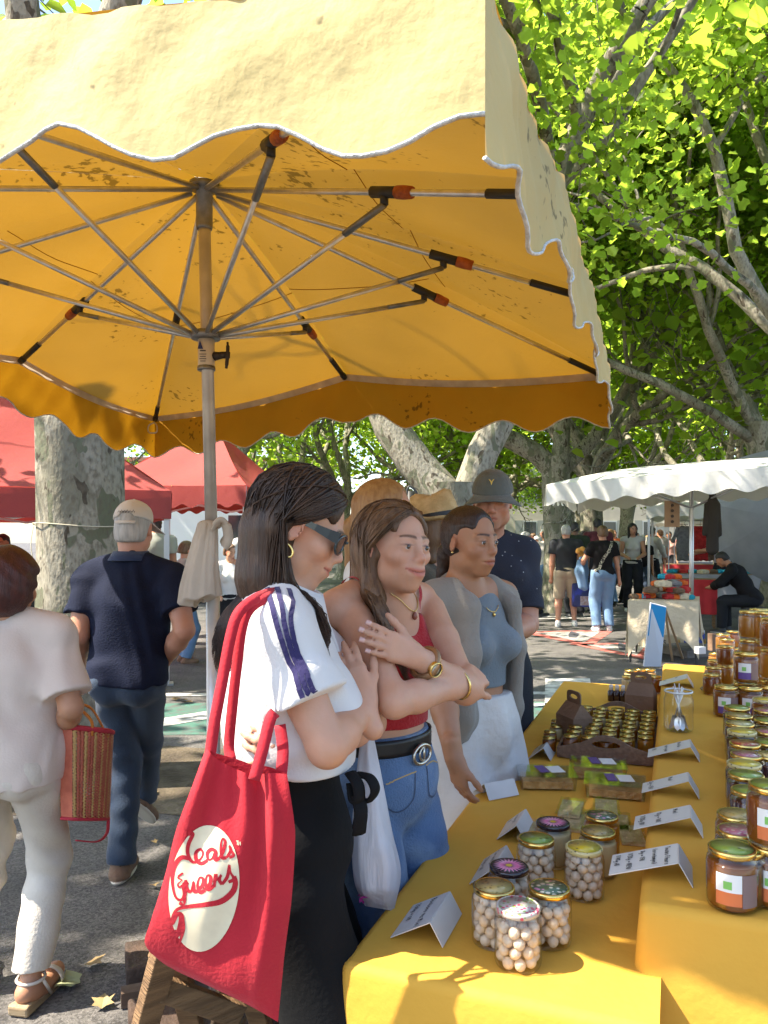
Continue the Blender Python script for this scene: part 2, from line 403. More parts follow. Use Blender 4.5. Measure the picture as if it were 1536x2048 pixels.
# ================================================================ market umbrella
def fabric(name, outer, inner, tcol, tr=.45, stain=True):
    if name in MATS: return MATS[name]
    m = bpy.data.materials.new(name); m.use_nodes = True; t = m.node_tree; N = t.nodes; L = t.links; b = N['Principled BSDF']
    b.inputs['Roughness'].default_value = .75; b.inputs['Specular IOR Level'].default_value = .25
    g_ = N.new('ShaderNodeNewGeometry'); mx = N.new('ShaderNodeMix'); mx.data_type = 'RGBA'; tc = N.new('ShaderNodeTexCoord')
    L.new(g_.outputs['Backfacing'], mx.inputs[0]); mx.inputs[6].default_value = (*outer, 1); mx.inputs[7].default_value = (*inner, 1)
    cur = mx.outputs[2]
    def nz(s_, d_):
        n = N.new('ShaderNodeTexNoise'); n.inputs['Scale'].default_value = s_; n.inputs['Detail'].default_value = d_; L.new(tc.outputs['Object'], n.inputs['Vector']); return n.outputs[0]
    tcur = None
    if stain:
        def rampmul(src, a, b_, lo, csrc):
            mr = N.new('ShaderNodeMapRange'); mr.inputs[1].default_value = a; mr.inputs[2].default_value = b_; mr.inputs[3].default_value = 1; mr.inputs[4].default_value = lo
            L.new(src, mr.inputs[0]); h = N.new('ShaderNodeHueSaturation'); L.new(mr.outputs[0], h.inputs['Value'])
            if hasattr(csrc, 'is_linked'): L.new(csrc, h.inputs['Color'])
            else: h.inputs['Color'].default_value = (*csrc, 1)
            return h.outputs[0]
        big = nz(.9, 3)
        mul = N.new('ShaderNodeMath'); mul.operation = 'MULTIPLY'; L.new(nz(34, 2), mul.inputs[0]); L.new(nz(2.1, 2), mul.inputs[1])
        cur = rampmul(mul.outputs[0], .385, .43, .45, rampmul(big, .4, .75, .66, cur))
        tcur = rampmul(mul.outputs[0], .385, .43, .4, rampmul(big, .4, .75, .7, tcol))
    L.new(cur, b.inputs['Base Color'])
    bp = N.new('ShaderNodeBump'); bp.inputs['Strength'].default_value = .22; bp.inputs['Distance'].default_value = .01
    a1 = N.new('ShaderNodeMath'); a1.operation = 'MULTIPLY_ADD'; L.new(nz(9, 5), a1.inputs[0]); a1.inputs[1].default_value = 2.0; L.new(nz(45, 3), a1.inputs[2]); L.new(a1.outputs[0], bp.inputs['Height'])
    L.new(bp.outputs[0], b.inputs['Normal'])
    tl = N.new('ShaderNodeBsdfTranslucent')
    if tcur is not None: L.new(tcur, tl.inputs[0])
    else: tl.inputs[0].default_value = (*tcol, 1)
    ms = N.new('ShaderNodeMixShader'); ms.inputs[0].default_value = tr; L.new(b.outputs[0], ms.inputs[1]); L.new(tl.outputs[0], ms.inputs[2]); L.new(ms.outputs[0], N['Material Output'].inputs[0])
    MATS[name] = m; return m
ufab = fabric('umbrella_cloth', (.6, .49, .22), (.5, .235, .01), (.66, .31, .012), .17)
steel = M('steel', (.74, .73, .71), .3, (.6, .59, .56), 30, metal=.75)
greysteel = M('dull_steel', (.3, .3, .29), .5, (.2, .2, .19), 25, metal=.8)
pole_m = M('cream_pole', (.66, .63, .58), .35, (.56, .53, .48), 14, metal=.4, spec=.5)
blackp = M('black_plastic', (.03, .03, .028), .5)
orange = M('orange_tape', (.5, .13, .03), .6, (.3, .07, .02), 40, bump=.3, bscale=80)
HUB = v3(-.63, 2.70, 2.83); RUN = v3(-.63, 2.70, 2.29)
cfr, cfl, cnr, cnl = v3(.985, 3.36, 2.30), v3(-1.37, 4.6, 2.30), v3(.13, .99, 2.31), v3(-2.33, 1.84, 2.45)
def lz(a, b, f, z): p = a + (b - a) * f; p[2] = z; return p
ends = [cnr, lz(cnr, cfr, .333, 2.40), lz(cnr, cfr, .667, 2.40), cfr, lz(cfr, cfl, .5, 2.42), cfl, lz(cfl, cnl, .36, 2.42), lz(cfl, cnl, .68, 2.42), cnl, lz(cnl, cnr, .5, 2.50)]
um = thing('market_umbrella', 'big yellow market umbrella with scalloped cream edge over the honey table', 'umbrella', (-.63, 2.7, 0), world=True)
b = MB(); rs = random.Random(2)
for i in range(10):
    a, c = ends[i], ends[(i + 1) % 10]; pts = []
    for t in np.linspace(0, 1, 15):
        row = []
        for s_ in np.linspace(0, 1, 11):
            p = HUB * (1 - t) + (a * (1 - s_) + c * s_) * t
            p[2] += -(.035 if i not in (8, 9) else .01) * t * math.sin(math.pi * s_) + .035 * math.sin(math.pi * t) + .004 * math.sin(9 * s_ + i) * t
            row.append(p)
        pts.append(row)
    b.grid(pts)
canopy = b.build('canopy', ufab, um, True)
seam_m = M('seam_thread', (.3, .12, .015), .8)
for i in range(10):
    a, c = ends[i], ends[(i + 1) % 10]; b = MB(); q = []
    for s_ in np.linspace(0, 1, 11):
        t = .5 + .02 * (i % 3); p = HUB * (1 - t) + (a * (1 - s_) + c * s_) * t; p[2] += -(.035 if i not in (8, 9) else .01) * t * math.sin(math.pi * s_) + .035 * math.sin(math.pi * t) + .004 * math.sin(9 * s_ + i) * t - .0015; q.append(p)
    b.tube(q, .0016, 4); b.build('seam', seam_m, canopy, True)
def edge_poly(idx, n=26):
    out = []
    for j in range(len(idx) - 1):
        a, c = ends[idx[j]], ends[idx[j + 1]]
        for s_ in np.linspace(0, 1, n, endpoint=False):
            p = a * (1 - s_) + c * s_; p[2] -= (.035 if idx[0] not in (8, 9) else .01) * math.sin(math.pi * s_); out.append(p)
    out.append(ends[idx[-1]]); return np.array(out)
piping_m = M('white_binding', (.72, .7, .66), .7, (.5, .48, .45), 60, bump=.4, bscale=120)
tape_m = M('webbing', (.62, .55, .47), .8, (.5, .43, .35), 20, transl=.3)
for idx, seed in (([9, 0], 1), ([8, 9], 5), ([0, 1, 2, 3], 2), ([3, 4, 5], 3), ([5, 6, 7, 8], 4)):
    E = edge_poly(idx, 40); seg = np.r_[0, np.cumsum(np.linalg.norm(np.diff(E, axis=0), axis=1))]; Ltot = seg[-1]
    nsc = max(1, round(Ltot / .345)); wl = Ltot / nsc
    ctr = HUB.copy(); pts = []; bot = []
    for p, s_ in zip(E, seg):
        out = np.array((p[0] - ctr[0], p[1] - ctr[1], 0)); i0 = min(len(E) - 2, max(0, int(np.searchsorted(seg, s_)) - 1)); tg = nrm(E[i0 + 1] - E[i0]); nn = nrm(np.cross(tg, (0, 0, 1))); nn = nn if nn @ out > 0 else -nn
        drop = .212 + (.03 if seed not in (1, 5) else .027) * math.cos(2 * math.pi * s_ / wl + (math.pi if seed in (1, 5) else 0)); row = []
        for t in np.linspace(0, 1, 9):
            q = p.copy(); q[2] -= drop * t
            we = min(1, s_ / .15, (Ltot - s_) / .15)
            q += nn * we * (.004 + t * .014 * math.sin(2 * math.pi * s_ / wl * .5 + seed) + t * .012 + .006 * math.sin(23 * s_ + 5 * t + seed + 1.5 * math.sin(9 * s_)) * math.sin(math.pi * min(1, t + .2)) + .004 * math.sin(51 * s_ - 7 * t))
            row.append(q)
        pts.append(row); bot.append(row[-1])
    b = MB(); b.grid(pts)
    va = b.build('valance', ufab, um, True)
    if (Vector(va.data.polygons[4].normal).dot(Vector((E[len(E) // 2] - ctr) * v3(1, 1, 0)))) < 0: va.data.flip_normals()
    b = MB(); b.tube(bot, .0042, 6, flat=.7); b.build('binding', piping_m, va, True)
    b = MB(); q = E.copy(); dirs = np.array([nrm((ctr - p) * v3(1, 1, 0)) for p in q]); q = q + dirs * .02 + v3(0, 0, -.015)
    b.ribbon(q, np.array([nrm(v3(0, 0, 1) + .6 * d) for d in dirs]), .035); b.build('edge_tape', tape_m, um, True)
b = MB()
b.tube([(-.595, 2.7, 0.05), (-.60, 2.7, 1.4)], .024, 20); b.build('pole', pole_m, um, True)
b = MB(); b.tube([(-.60, 2.7, 1.38), (-.628, 2.7, 2.6), (-.63, 2.7, 2.78)], .0215, 20); b.build('pole', M('bronze_pole', (.56, .52, .46), .33, (.45, .41, .36), 14, metal=.5), um, True)
b = MB(); b.lathe([(.027, 2.66), (.029, 2.67), (.029, 2.80), (.05, 2.80), (.052, 2.825), (.03, 2.83), (.02, 2.84)], 18, (-.63, 2.7, 0)); b.build('hub', greysteel, um, True)
b = MB(); b.lathe([(.025, 2.275), (.05, 2.275), (.052, 2.30), (.026, 2.305)], 18, (-.625, 2.7, 0)); b.build('runner', greysteel, um, True)
b = MB(); b.lathe([(.027, 2.175), (.029, 2.18), (.029, 2.272), (.026, 2.275)], 18, (-.623, 2.7, 0)); sl_ = b.build('sleeve', M('label_paper', (.66, .6, .5), .5), um, True)
b = MB(); lab = [(-.011, .0), (.008, 0), (-.003, .03)]; b.prism([(x - .012, z) for x, z in lab], 0, .0008, (1, 0, 0), (0, 0, 1), (-.623, 2.669, 2.234)); b.build('label_mark', M('label_blue', (.02, .04, .15), .5), sl_)
b = MB()
for k_, (w_, z_) in enumerate(((.02, 2.228), (.024, 2.216), (.02, 2.208), (.024, 2.2), (.018, 2.192))): b.box((-.628, 2.6695, z_), (w_, .0008, .004 if k_ == 0 else .0022))
o_ = b.build('label_lettering', M('label_ink', (.05, .05, .07), .6), sl_); o_['kind'] = 'stuff'
b = MB(); b.lathe([(.031, 2.165), (.032, 2.17), (.031, 2.18)], 18, (-.623, 2.7, 0)); b.build('clamp_ring', greysteel, um, True)
b = MB(); b.tube([(-.60, 2.7, 2.215), (-.557, 2.69, 2.217)], [.017, .01], 10); b.tube([(-.573, 2.69, 2.217), (-.548, 2.688, 2.217)], .012, 10)
b.tube(smoothpath([(-.546, 2.688, 2.262), (-.545, 2.686, 2.24), (-.546, 2.686, 2.217), (-.548, 2.686, 2.19), (-.551, 2.688, 2.17)]), [.004] * 5 + [.0065] * 8 + [.0095] * 7 + [.0065] * 8 + [.005] * 5, 8); b.build('clamp_screw', M('dark_iron', (.055, .045, .038), .55, metal=.6), um, True)
for i, e in enumerate(ends):
    d = e - HUB; Lr = np.linalg.norm(d); d = d / Lr; off = v3(0, 0, -.028)
    st = HUB + d * .045 + v3(0, 0, -.03); en = e - d * .03 + off
    def along(f): return st + (en - st) * f
    b = MB(); b.tube([along(0), along(.5), along(1)], .0095, 8); rib = b.build('rib', steel, um, True)
    b = MB(); f0 = 1 - .2 / Lr; b.tube([along(f0), along(.985)], .0125, 8); b.tube([along(.975), along(1.0)], .015, 8); b.build('rib_tip', blackp, rib, True)
    fb = .88 / Lr; q = along(fb); b = MB(); b.tube([along(fb - .05 / Lr), along(fb + .05 / Lr)], .0165, 8); b.tube([q, q + v3(0, 0, -.035)], .012, 8); b.build('bracket', blackp, rib, True)
    b = MB(); b.tube([along(fb + .05 / Lr), along(fb + .075 / Lr), along(fb + .11 / Lr)], [.0175, .0185, .0165], 10); b.build('tape_wrap', orange, rib, True)
    hz = nrm((d) * v3(1, 1, 0)); s0 = RUN + hz * .045; s1 = q + v3(0, 0, -.035)
    dd = nrm(s1 - s0); Ls = np.linalg.norm(s1 - s0)
    b = MB(); b.tube([s0, s0 + dd * (Ls - .14)], .0088, 8); stt = b.build('strut', steel, um, True)
    b = MB(); b.tube([s1 - dd * .16, s1], .0115, 8, flat=.8); b.build('strut_end', greysteel, stt, True)
b = MB(); b.tube(smoothpath([cfl + v3(.02, -.06, -.04), cfl + v3(-.015, -.065, -.06), cfl + v3(-.015, -.065, -.1), cfl + v3(.03, -.065, -.1), cfl + v3(.03, -.065, -.06), cfl + v3(.01, -.06, -.04)]), .005, 6); b.build('corner_buckle', M('buckle', (.6, .55, .48), .4, metal=.6), um, True)
# base: steel cross with concrete slabs
conc = M('concrete', (.22, .2, .18), .9, (.13, .12, .11), 9, 5, bump=.5, bscale=60)
b = MB()
for a in (0, math.pi / 2): b.box((-.595, 2.7, .03 + a * .001), (.62, .05, .05), rotz(a + .35))
b.tube([(-.595, 2.7, .05), (-.595, 2.7, .42)], .033, 14); b.build('base_cross', M('rust_steel', (.12, .075, .05), .8, (.2, .16, .13), 12, metal=.3), um)
for k in range(4):
    a = .35 + math.pi / 4 + k * math.pi / 2; b = MB(); b.box((-.595 + .27 * math.cos(a), 2.7 + .27 * math.sin(a), .035 + .002 * k), (.2, .2, .07), rotz(a + math.pi / 4)); b.build('base_slab', M('brown_stone', (.1, .06, .04), .9, (.06, .04, .03), 9, 5, bump=.5, bscale=50), um, bevel=.008)
# knotted cloth bag on the pole
bag_m = M('cream_muslin', (.68, .6, .5), .85, (.56, .49, .4), 5, bump=.25, bscale=60, transl=.35)
kb = thing('tied_cloth_bundle', 'cream cloth knotted round the umbrella pole at head height', 'cloth', (-.6, 2.68, 1.25), world=True)
c0 = P(414, 1052, 2.66)
b = MB(); rows = []; cen = smoothpath([P(416, 1046, 2.66), P(412, 1075, 2.65), P(406, 1120, 2.65), P(402, 1160, 2.65), P(400, 1192, 2.65), P(398, 1203, 2.65)], 7)
for k, c_ in enumerate(cen):
    f = k / (len(cen) - 1); rad_ = np.interp(f, [0, .12, .35, .65, .85, .95, 1], [.03, .033, .045, .06, .064, .055, .02]); row = []
    for th in np.linspace(0, 2 * math.pi, 73)[:-1]:
        fo_ = 1 + (.10 * math.sin(6 * th + 1.2 * f) + .07 * math.sin(11 * th + 2.0 * math.sin(3 * f) + 1) + .04 * math.sin(19 * th)) * (1 - .45 * f)
        row.append(c_ + v3(rad_ * fo_ * math.cos(th) * (1.0 + .12 * f), rad_ * fo_ * math.sin(th) * .75, -.018 * f * f * math.cos(th - 2.6) + .006 * math.sin(5 * th) * f))
    rows.append(row)
b.grid(rows, True); b.build('hanging_cloth', bag_m, kb, True)
b = MB(); b.tube(smoothpath([P(424, 1062, 2.64), P(440, 1040, 2.63), P(452, 1050, 2.64), P(456, 1075, 2.65), P(448, 1090, 2.66)]), [.012] * 4 + [.022] * 12 + [.03] * 17, 9, flat=.45); b.build('loose_end', bag_m, kb, True)
b = MB(); b.tube([(-.61 + .03 * math.cos(a), 2.7 + .032 * math.sin(a), 1.625 + .004 * math.sin(3 * a)) for a in np.linspace(0, 6.28, 20)], .013, 7, closed=True); b.build('knot', bag_m, kb, True)
# ================================================================ plane trees
def bark_mat():
    m = bpy.data.materials.new('plane_bark'); m.use_nodes = True; t = m.node_tree; N = t.nodes; L = t.links; b = N['Principled BSDF']; b.inputs['Roughness'].default_value = .85; b.inputs['Specular IOR Level'].default_value = .2
    tc = N.new('ShaderNodeTexCoord'); mp = N.new('ShaderNodeMapping'); mp.inputs['Scale'].default_value = (1, 1, .55); L.new(tc.outputs['Object'], mp.inputs[0])
    def nz(s_, d_, dist=0):
        n = N.new('ShaderNodeTexNoise'); n.inputs['Scale'].default_value = s_; n.inputs['Detail'].default_value = d_; n.inputs['Distortion'].default_value = dist; L.new(mp.outputs[0], n.inputs['Vector']); return n.outputs[0]
    cur = None
    def layer(cur, colr, src, a, bb):
        mr = N.new('ShaderNodeMapRange'); mr.inputs[1].default_value = a; mr.inputs[2].default_value = bb; L.new(src, mr.inputs[0])
        x = N.new('ShaderNodeMix'); x.data_type = 'RGBA'; L.new(mr.outputs[0], x.inputs[0])
        if hasattr(cur, 'is_linked'): L.new(cur, x.inputs[6])
        else: x.inputs[6].default_value = (*cur, 1)
        x.inputs[7].default_value = (*colr, 1); return x.outputs[2]
    n1, n2, n3, n4 = nz(2.6, 3, .6), nz(6, 2, .8), nz(11, 2, .5), nz(40, 4)
    cur = layer((.2, .185, .135), (.29, .265, .205), n1, .45, .5)
    cur = layer(cur, (.135, .14, .09), n2, .56, .58)
    cur = layer(cur, (.075, .06, .042), n3, .63, .65)
    cur = layer(cur, (.13, .11, .08), n4, .45, .75)
    L.new(cur, b.inputs['Base Color'])
    ad = N.new('ShaderNodeMath'); L.new(n3, ad.inputs[0]); L.new(n4, ad.inputs[1])
    bp = N.new('ShaderNodeBump'); bp.inputs['Strength'].default_value = .5; bp.inputs['Distance'].default_value = .02; L.new(ad.outputs[0], bp.inputs['Height']); L.new(bp.outputs[0], b.inputs['Normal'])
    return m
bark = bark_mat()
leaf_m = M('plane_leaf', (.1, .17, .025), .5, transl=.74, island=.45, spec=.35)
def leaf_tr(m, c):
    for n in m.node_tree.nodes:
        if n.type == 'BSDF_TRANSLUCENT':
            for l in list(n.inputs[0].links): m.node_tree.links.remove(l)
            g_ = m.node_tree.nodes.new('ShaderNodeNewGeometry'); h = m.node_tree.nodes.new('ShaderNodeHueSaturation'); h.inputs['Color'].default_value = (*c, 1)
            r_ = m.node_tree.nodes.new('ShaderNodeMapRange'); r_.inputs[3].default_value = .55; r_.inputs[4].default_value = 1.35
            m.node_tree.links.new(g_.outputs['Random Per Island'], r_.inputs[0]); m.node_tree.links.new(r_.outputs[0], h.inputs['Value']); m.node_tree.links.new(h.outputs[0], n.inputs[0])
leaf_tr(leaf_m, (.46, .63, .055))
LOBED = np.array([(0, 0), (.16, .1), (.48, .12), (.34, .34), (.5, .62), (.2, .6), (0, 1.0), (-.2, .6), (-.5, .62), (-.34, .34), (-.48, .12), (-.16, .1)])
LOBED8 = np.array([(0, 0), (.42, .15), (.3, .4), (.46, .68), (0, 1), (-.46, .68), (-.3, .4), (-.42, .15)])
SIMPLE = np.array([(0, 0), (.38, .22), (.42, .62), (0, 1.0), (-.42, .62), (-.38, .22)])
def leaves_mesh(name, pts, size, shape, rs, up=.6):
    n = len(pts); k = len(shape)
    nr = rs.randn(n, 3); nr[:, 2] = np.abs(nr[:, 2]) + up; nr /= np.linalg.norm(nr, axis=1)[:, None]
    a = rs.randn(n, 3); a[:, 2] -= .5; a -= (a * nr).sum(1)[:, None] * nr; a /= np.linalg.norm(a, axis=1)[:, None]; x = np.cross(a, nr)
    s_ = size * (.65 + .7 * rs.rand(n))[:, None, None]
    fold = (np.abs(shape[:, 0]) * .35 - .12 * shape[:, 1] ** 2)[None, :, None]
    V = pts[:, None, :] + s_ * (shape[None, :, 0, None] * x[:, None, :] + shape[None, :, 1, None] * a[:, None, :] + fold * nr[:, None, :])
    Q = np.arange(n * k).reshape(n, k)
    # two halves so that the leaf folds along its midrib
    h = k // 2; A = Q[:, :h + 1]; B = np.concatenate((Q[:, h:], Q[:, :1]), 1)
    return mesh_np(name, V.reshape(-1, 3), np.concatenate((A, B)))
def limb(b, p0, d, length, r, rs, depth, tips, bend=.25, upw=.25, n=9, rend=.45):
    pts = [np.array(p0, float)]; d = nrm(d); st = length / n
    for i in range(n):
        d = nrm(d + rs.randn(3) * bend * .55 + v3(0, 0, upw * .18)); pts.append(pts[-1] + d * st)
    pts = np.array(pts); rad = np.linspace(r, r * rend, n + 1)
    b.tube(pts, rad, 10 if depth == 0 else 7 if depth == 1 else 5, cap=False)
    if depth >= 3: 
        tips.extend(pts[2:]); return
    if depth == 2: tips.extend(pts[4:])
    k = (4, 4, 4)[depth] + rs.randint(0, 2)
    for j in range(k):
        i = rs.randint(n // 3, n + 1) if j < k - 1 else n
        dd = nrm(pts[min(i, n)] - pts[max(i - 2, 0)]); side = nrm(np.cross(dd, rs.randn(3)))
        nd = nrm(dd * (.75 if j < k - 1 else 1) + side * (.8 if j < k - 1 else .25) + v3(0, 0, .15))
        limb(b, pts[i], nd, length * (.5 + .25 * rs.rand()), rad[min(i, n)] * (.62 if j < k - 1 else .95), rs, depth + 1, tips, bend * 1.2, upw)
GAPS = [((4.0, 9.0, 2.3), 1.9), ((3.4, 9.7, .9), 1.0), ((2.2, 10.6, 0), 1.3), ((-3.2, 12.3, 2.8), 1.0), ((0, 1.2, 2.3), 1.6), ((-.6, 2.7, 2.5), 3.6), ((-1.0, 2.9, 0), .45), ((.4, 1.35, .6), 1.2), ((-2.2, 5.0, 1.8), 1.2), ((-2.25, 4.95, .9), 1.1), ((-2.25, 4.95, 2.8), 1.2), ((-1.35, 3.4, 1.05), .25), ((3.2, 12.6, .8), 1.4), ((-4.0, 8.6, 2.8), .8), ((3.6, 14.5, 0), 1.6), ((5.2, 19.5, 0), 2.4)]  # crown gaps shaped to let the sun reach these spots
def sunlit(p, rs):
    keep = np.ones(len(p), bool); sd = np.array(sundir)
    for c_, r_ in GAPS:
        d = p - np.array(c_); t_ = d @ sd; dist = np.linalg.norm(d - t_[:, None] * sd, axis=1)
        keep &= ~((t_ > 0) & (dist < r_ * (.75 + .35 * np.sin(7 * p[:, 0] + 5 * p[:, 1]))) & (rs.rand(len(p)) < .985))
    return keep
def make_tree(label, loc, seed, trunk, r, limbs, nleaf, lsize, shape, spread, group=None, zmin=3.0, name='plane_tree', d0=0, crown=None, filt=None):
    rs = np.random.RandomState(seed); t = thing(name, label, 'tree', loc, group=group); b = MB(); tips = []
    tp = smoothpath(trunk, 5); rad = np.interp(np.linspace(0, 1, len(tp)), [0, .06, .18, .75, 1], [r * 1.55, r * 1.2, r * 1.02, r * .95, r * 1.02])
    th = np.linspace(0, 2 * math.pi, 25)[:-1]
    pts = []
    for p, q in zip(tp, rad):
        lump = 1 + .05 * np.sin(3 * th + p[2] * 2 + seed) + .03 * np.sin(7 * th - p[2] * 3) + (.2 * np.maximum(0, np.sin(5 * th + seed)) * max(0, 1 - p[2] / .5))
        pts.append(np.stack((p[0] + q * lump * np.cos(th), p[1] + q * lump * np.sin(th), np.full(24, p[2])), 1))
    b.grid(pts, True)
    b.build('trunk', bark, t, True)
    for (p0, d, L_, rr) in limbs:
        bb = MB(); limb(bb, p0, d, L_, rr, rs, d0, tips); bb.build('limb', bark, t, True)
    tips = np.array(tips); tips = tips[tips[:, 2] > zmin]
    idx = rs.randint(0, len(tips), int(nleaf * 1.0)); pp = tips[idx] + rs.randn(len(idx), 3) * spread * np.array((1, 1, .75))
    pp = pp[pp[:, 2] > zmin - .4]
    wp = pp + np.array(loc)
    pp = pp[((wp[:, 2] < H + wp[:, 1] * (HY + 90) / F) | (loc[0] < -5)) & sunlit(wp, rs)]  # tops above the view and leaves in sun paths dropped for light
    if filt is not None: pp = pp[filt(pp + np.array(loc))]
    o = link('crown', leaves_mesh('crown', pp, lsize, shape, rs), leaf_m, t)
    return t
def fan(z, n, out, L_, r, seed, lean=(0, 0)):
    rs = np.random.RandomState(seed); o = []
    for i in range(n):
        a = 2 * math.pi * (i + rs.rand() * .5) / n; o.append(((lean[0], lean[1], z - .25), (math.cos(a) * out, math.sin(a) * out, 1.0), L_ * (.85 + .3 * rs.rand()), r))
    return o
TG = 'plane trees of the avenue'
# trunk beside the navy-shirted walker
make_tree('thick mottled plane trunk with string round it, behind the white-capped man', (-1.99, 5.05, 0), 3, [(0, 0, 0), (.01, 0, .8), (-.02, 0, 2.5), (-.03, .02, 3.7)], .275,
          fan(3.7, 5, .7, 3.6, .13, 3), 9000, .2, SIMPLE, .5, zmin=4.2, filt=lambda p: (p[:, 0] < -1.2) & (p[:, 1] > 4.4))
b = MB(); b.tube([(-1.99 + .287 * math.cos(a), 5.05 + .287 * math.sin(a), 1.66 + .012 * math.sin(a * 2)) for a in np.linspace(0, 6.28, 30)], .004, 5, closed=True)
b.tube(smoothpath([(-2.27, 4.99, 1.66), (-2.27, 4.95, 1.55), (-2.25, 4.93, 1.45), (-2.24, 4.95, 1.36), (-2.235, 4.9, 1.43)]), .003, 5)
tag(b.build('string', M('string', (.5, .45, .33), .9), None, True), 'thin pale string tied round the thick plane trunk on the left', 'string')
# forked tree behind the shoppers
make_tree('forked plane tree behind the grey-capped man, two thick limbs in a V', (.72, 7.7, 0), 8, [(.05, 0, 0), (.02, 0, 1.0), (0, 0, 1.8), (-.05, 0, 2.12)], .27,
          [((-.08, 0, 1.95), (-.62, .15, 1.0), 4.4, .2), ((.1, 0, 1.95), (.32, .1, 1.2), 4.6, .17)], 6000, .2, SIMPLE, .55, zmin=4.2, filt=lambda p: p[:, 2] > 4.2)
# tree at the left end of the white stall roof
make_tree('plane tree whose leaning limb rises left above the white stall roof', (3.7, 16.5, 0), 12, [(0, 0, 0), (.03, 0, 1.4), (0, 0, 2.6), (-.02, 0, 3.3)], .31,
          [((-.05, 0, 3.0), (-1.0, -.1, .75), 5.0, .23), ((.05, 0, 3.1), (.12, 0, 1.2), 5, .19), ((.1, 0, 3.0), (.9, .4, .9), 5, .18)], 34000, .15, SIMPLE, .5, zmin=3.6)
# big tree on the right, trunk just outside the picture
NL = [((0, 0, 3.0), (-.62, -.1, 1.0), 5.2, .1), ((0, 0, 3.3), (-.35, .35, 1.1), 5.5, .09), ((0, 0, 3.4), (.3, -.4, 1.2), 5, .14), ((.05, 0, 2.9), (.6, .5, .9), 5, .13), ((0, 0, 3.2), (-.95, .3, .8), 5.2, .09)]
make_tree('nearest big plane tree on the right, grey limbs reaching over the stalls', (5.35, 9.0, 0), 21, [(0, 0, 0), (0, 0, 1.2), (-.05, 0, 2.4), (-.08, 0, 3.3)], .36, NL, 115000, .088, LOBED8, .42, zmin=3.4)
make_tree('second plane tree on the right with twisting limbs behind the white stall', (6.9, 13.6, 0), 33, [(0, 0, 0), (.1, 0, 1.4), (-.1, 0, 2.8), (-.3, 0, 3.6)], .3,
          [((-.2, 0, 3.2), (-1.0, 0, .75), 5, .1), ((-.25, 0, 3.4), (-.55, -.4, 1.0), 5, .1), ((-.2, 0, 3.4), (-.1, .4, 1.1), 5, .1), ((-.1, 0, 3.2), (.7, .2, .9), 5, .13)], 76000, .11, LOBED8, .45, zmin=3.5)
# further trees share two shapes
ga = make_tree('slim plane tree halfway down the avenue, far behind the crowd', (5.0, 18.6, 0), 41, [(0, 0, 0), (.05, .03, 1.2), (.0, 0, 2.6), (.05, 0, 3.2)], .27, fan(3.2, 5, .75, 4.6, .17, 5), 6500, .23, SIMPLE, .65, group=TG, zmin=3.6)
gb = make_tree('plane tree beyond the white stall on the right side of the avenue', (9.6, 18.8, 0), 57, [(0, 0, 0), (-.1, .03, 1.2), (.05, 0, 2.3), (.15, 0, 3.0)], .28, fan(3.0, 4, .95, 5.0, .19, 9), 6500, .23, SIMPLE, .65, group=TG, zmin=3.4)
FAR = 'one of the distant plane trees closing the end of the avenue'
rs = random.Random(4)
for i, (x, y, k, lab) in enumerate([(11.6, 26.4, 0, FAR), (9.4, 29.8, 0, FAR), (15.4, 33.0, 1, FAR), (12.6, 40, 1, FAR), (19, 43, 1, FAR), (2.6, 31, 1, FAR), (-1.5, 29, 0, FAR), (6, 43, 0, FAR), (-5, 40, 1, FAR), (22, 34, 0, FAR), (14.5, 19, 1, FAR), (0, 54, 0, FAR), (5.2, 35, 1, FAR), (8.6, 36, 0, FAR), (12.0, 47, 0, FAR),
                                   (-4.6, 21, 0, 'plane tree standing just behind the red tents'), (-9.5, 25, 1, 'plane tree far behind the left red tent'), (-13.5, 34, 0, FAR), (-9, 48, 1, FAR)]):
    dup((ga, gb)[k], (x, y, 0), rs.random() * 6.28, lab, TG if lab == FAR else None, .9 + .3 * rs.random())

make_tree('unseen plane tree added outside the left edge to shade the walkers', (-7.9, 3.0, 0), 71, [(0, 0, 0), (.05, .03, 1.2), (.0, 0, 2.6), (.05, 0, 4.2)], .3, fan(4.2, 5, .7, 2.3, .09, 15), 2600, .26, SIMPLE, .6, zmin=4.4, filt=lambda p: p[:, 2] < 9)  # unseen tree, added to throw dappled shade on the left-hand walkers
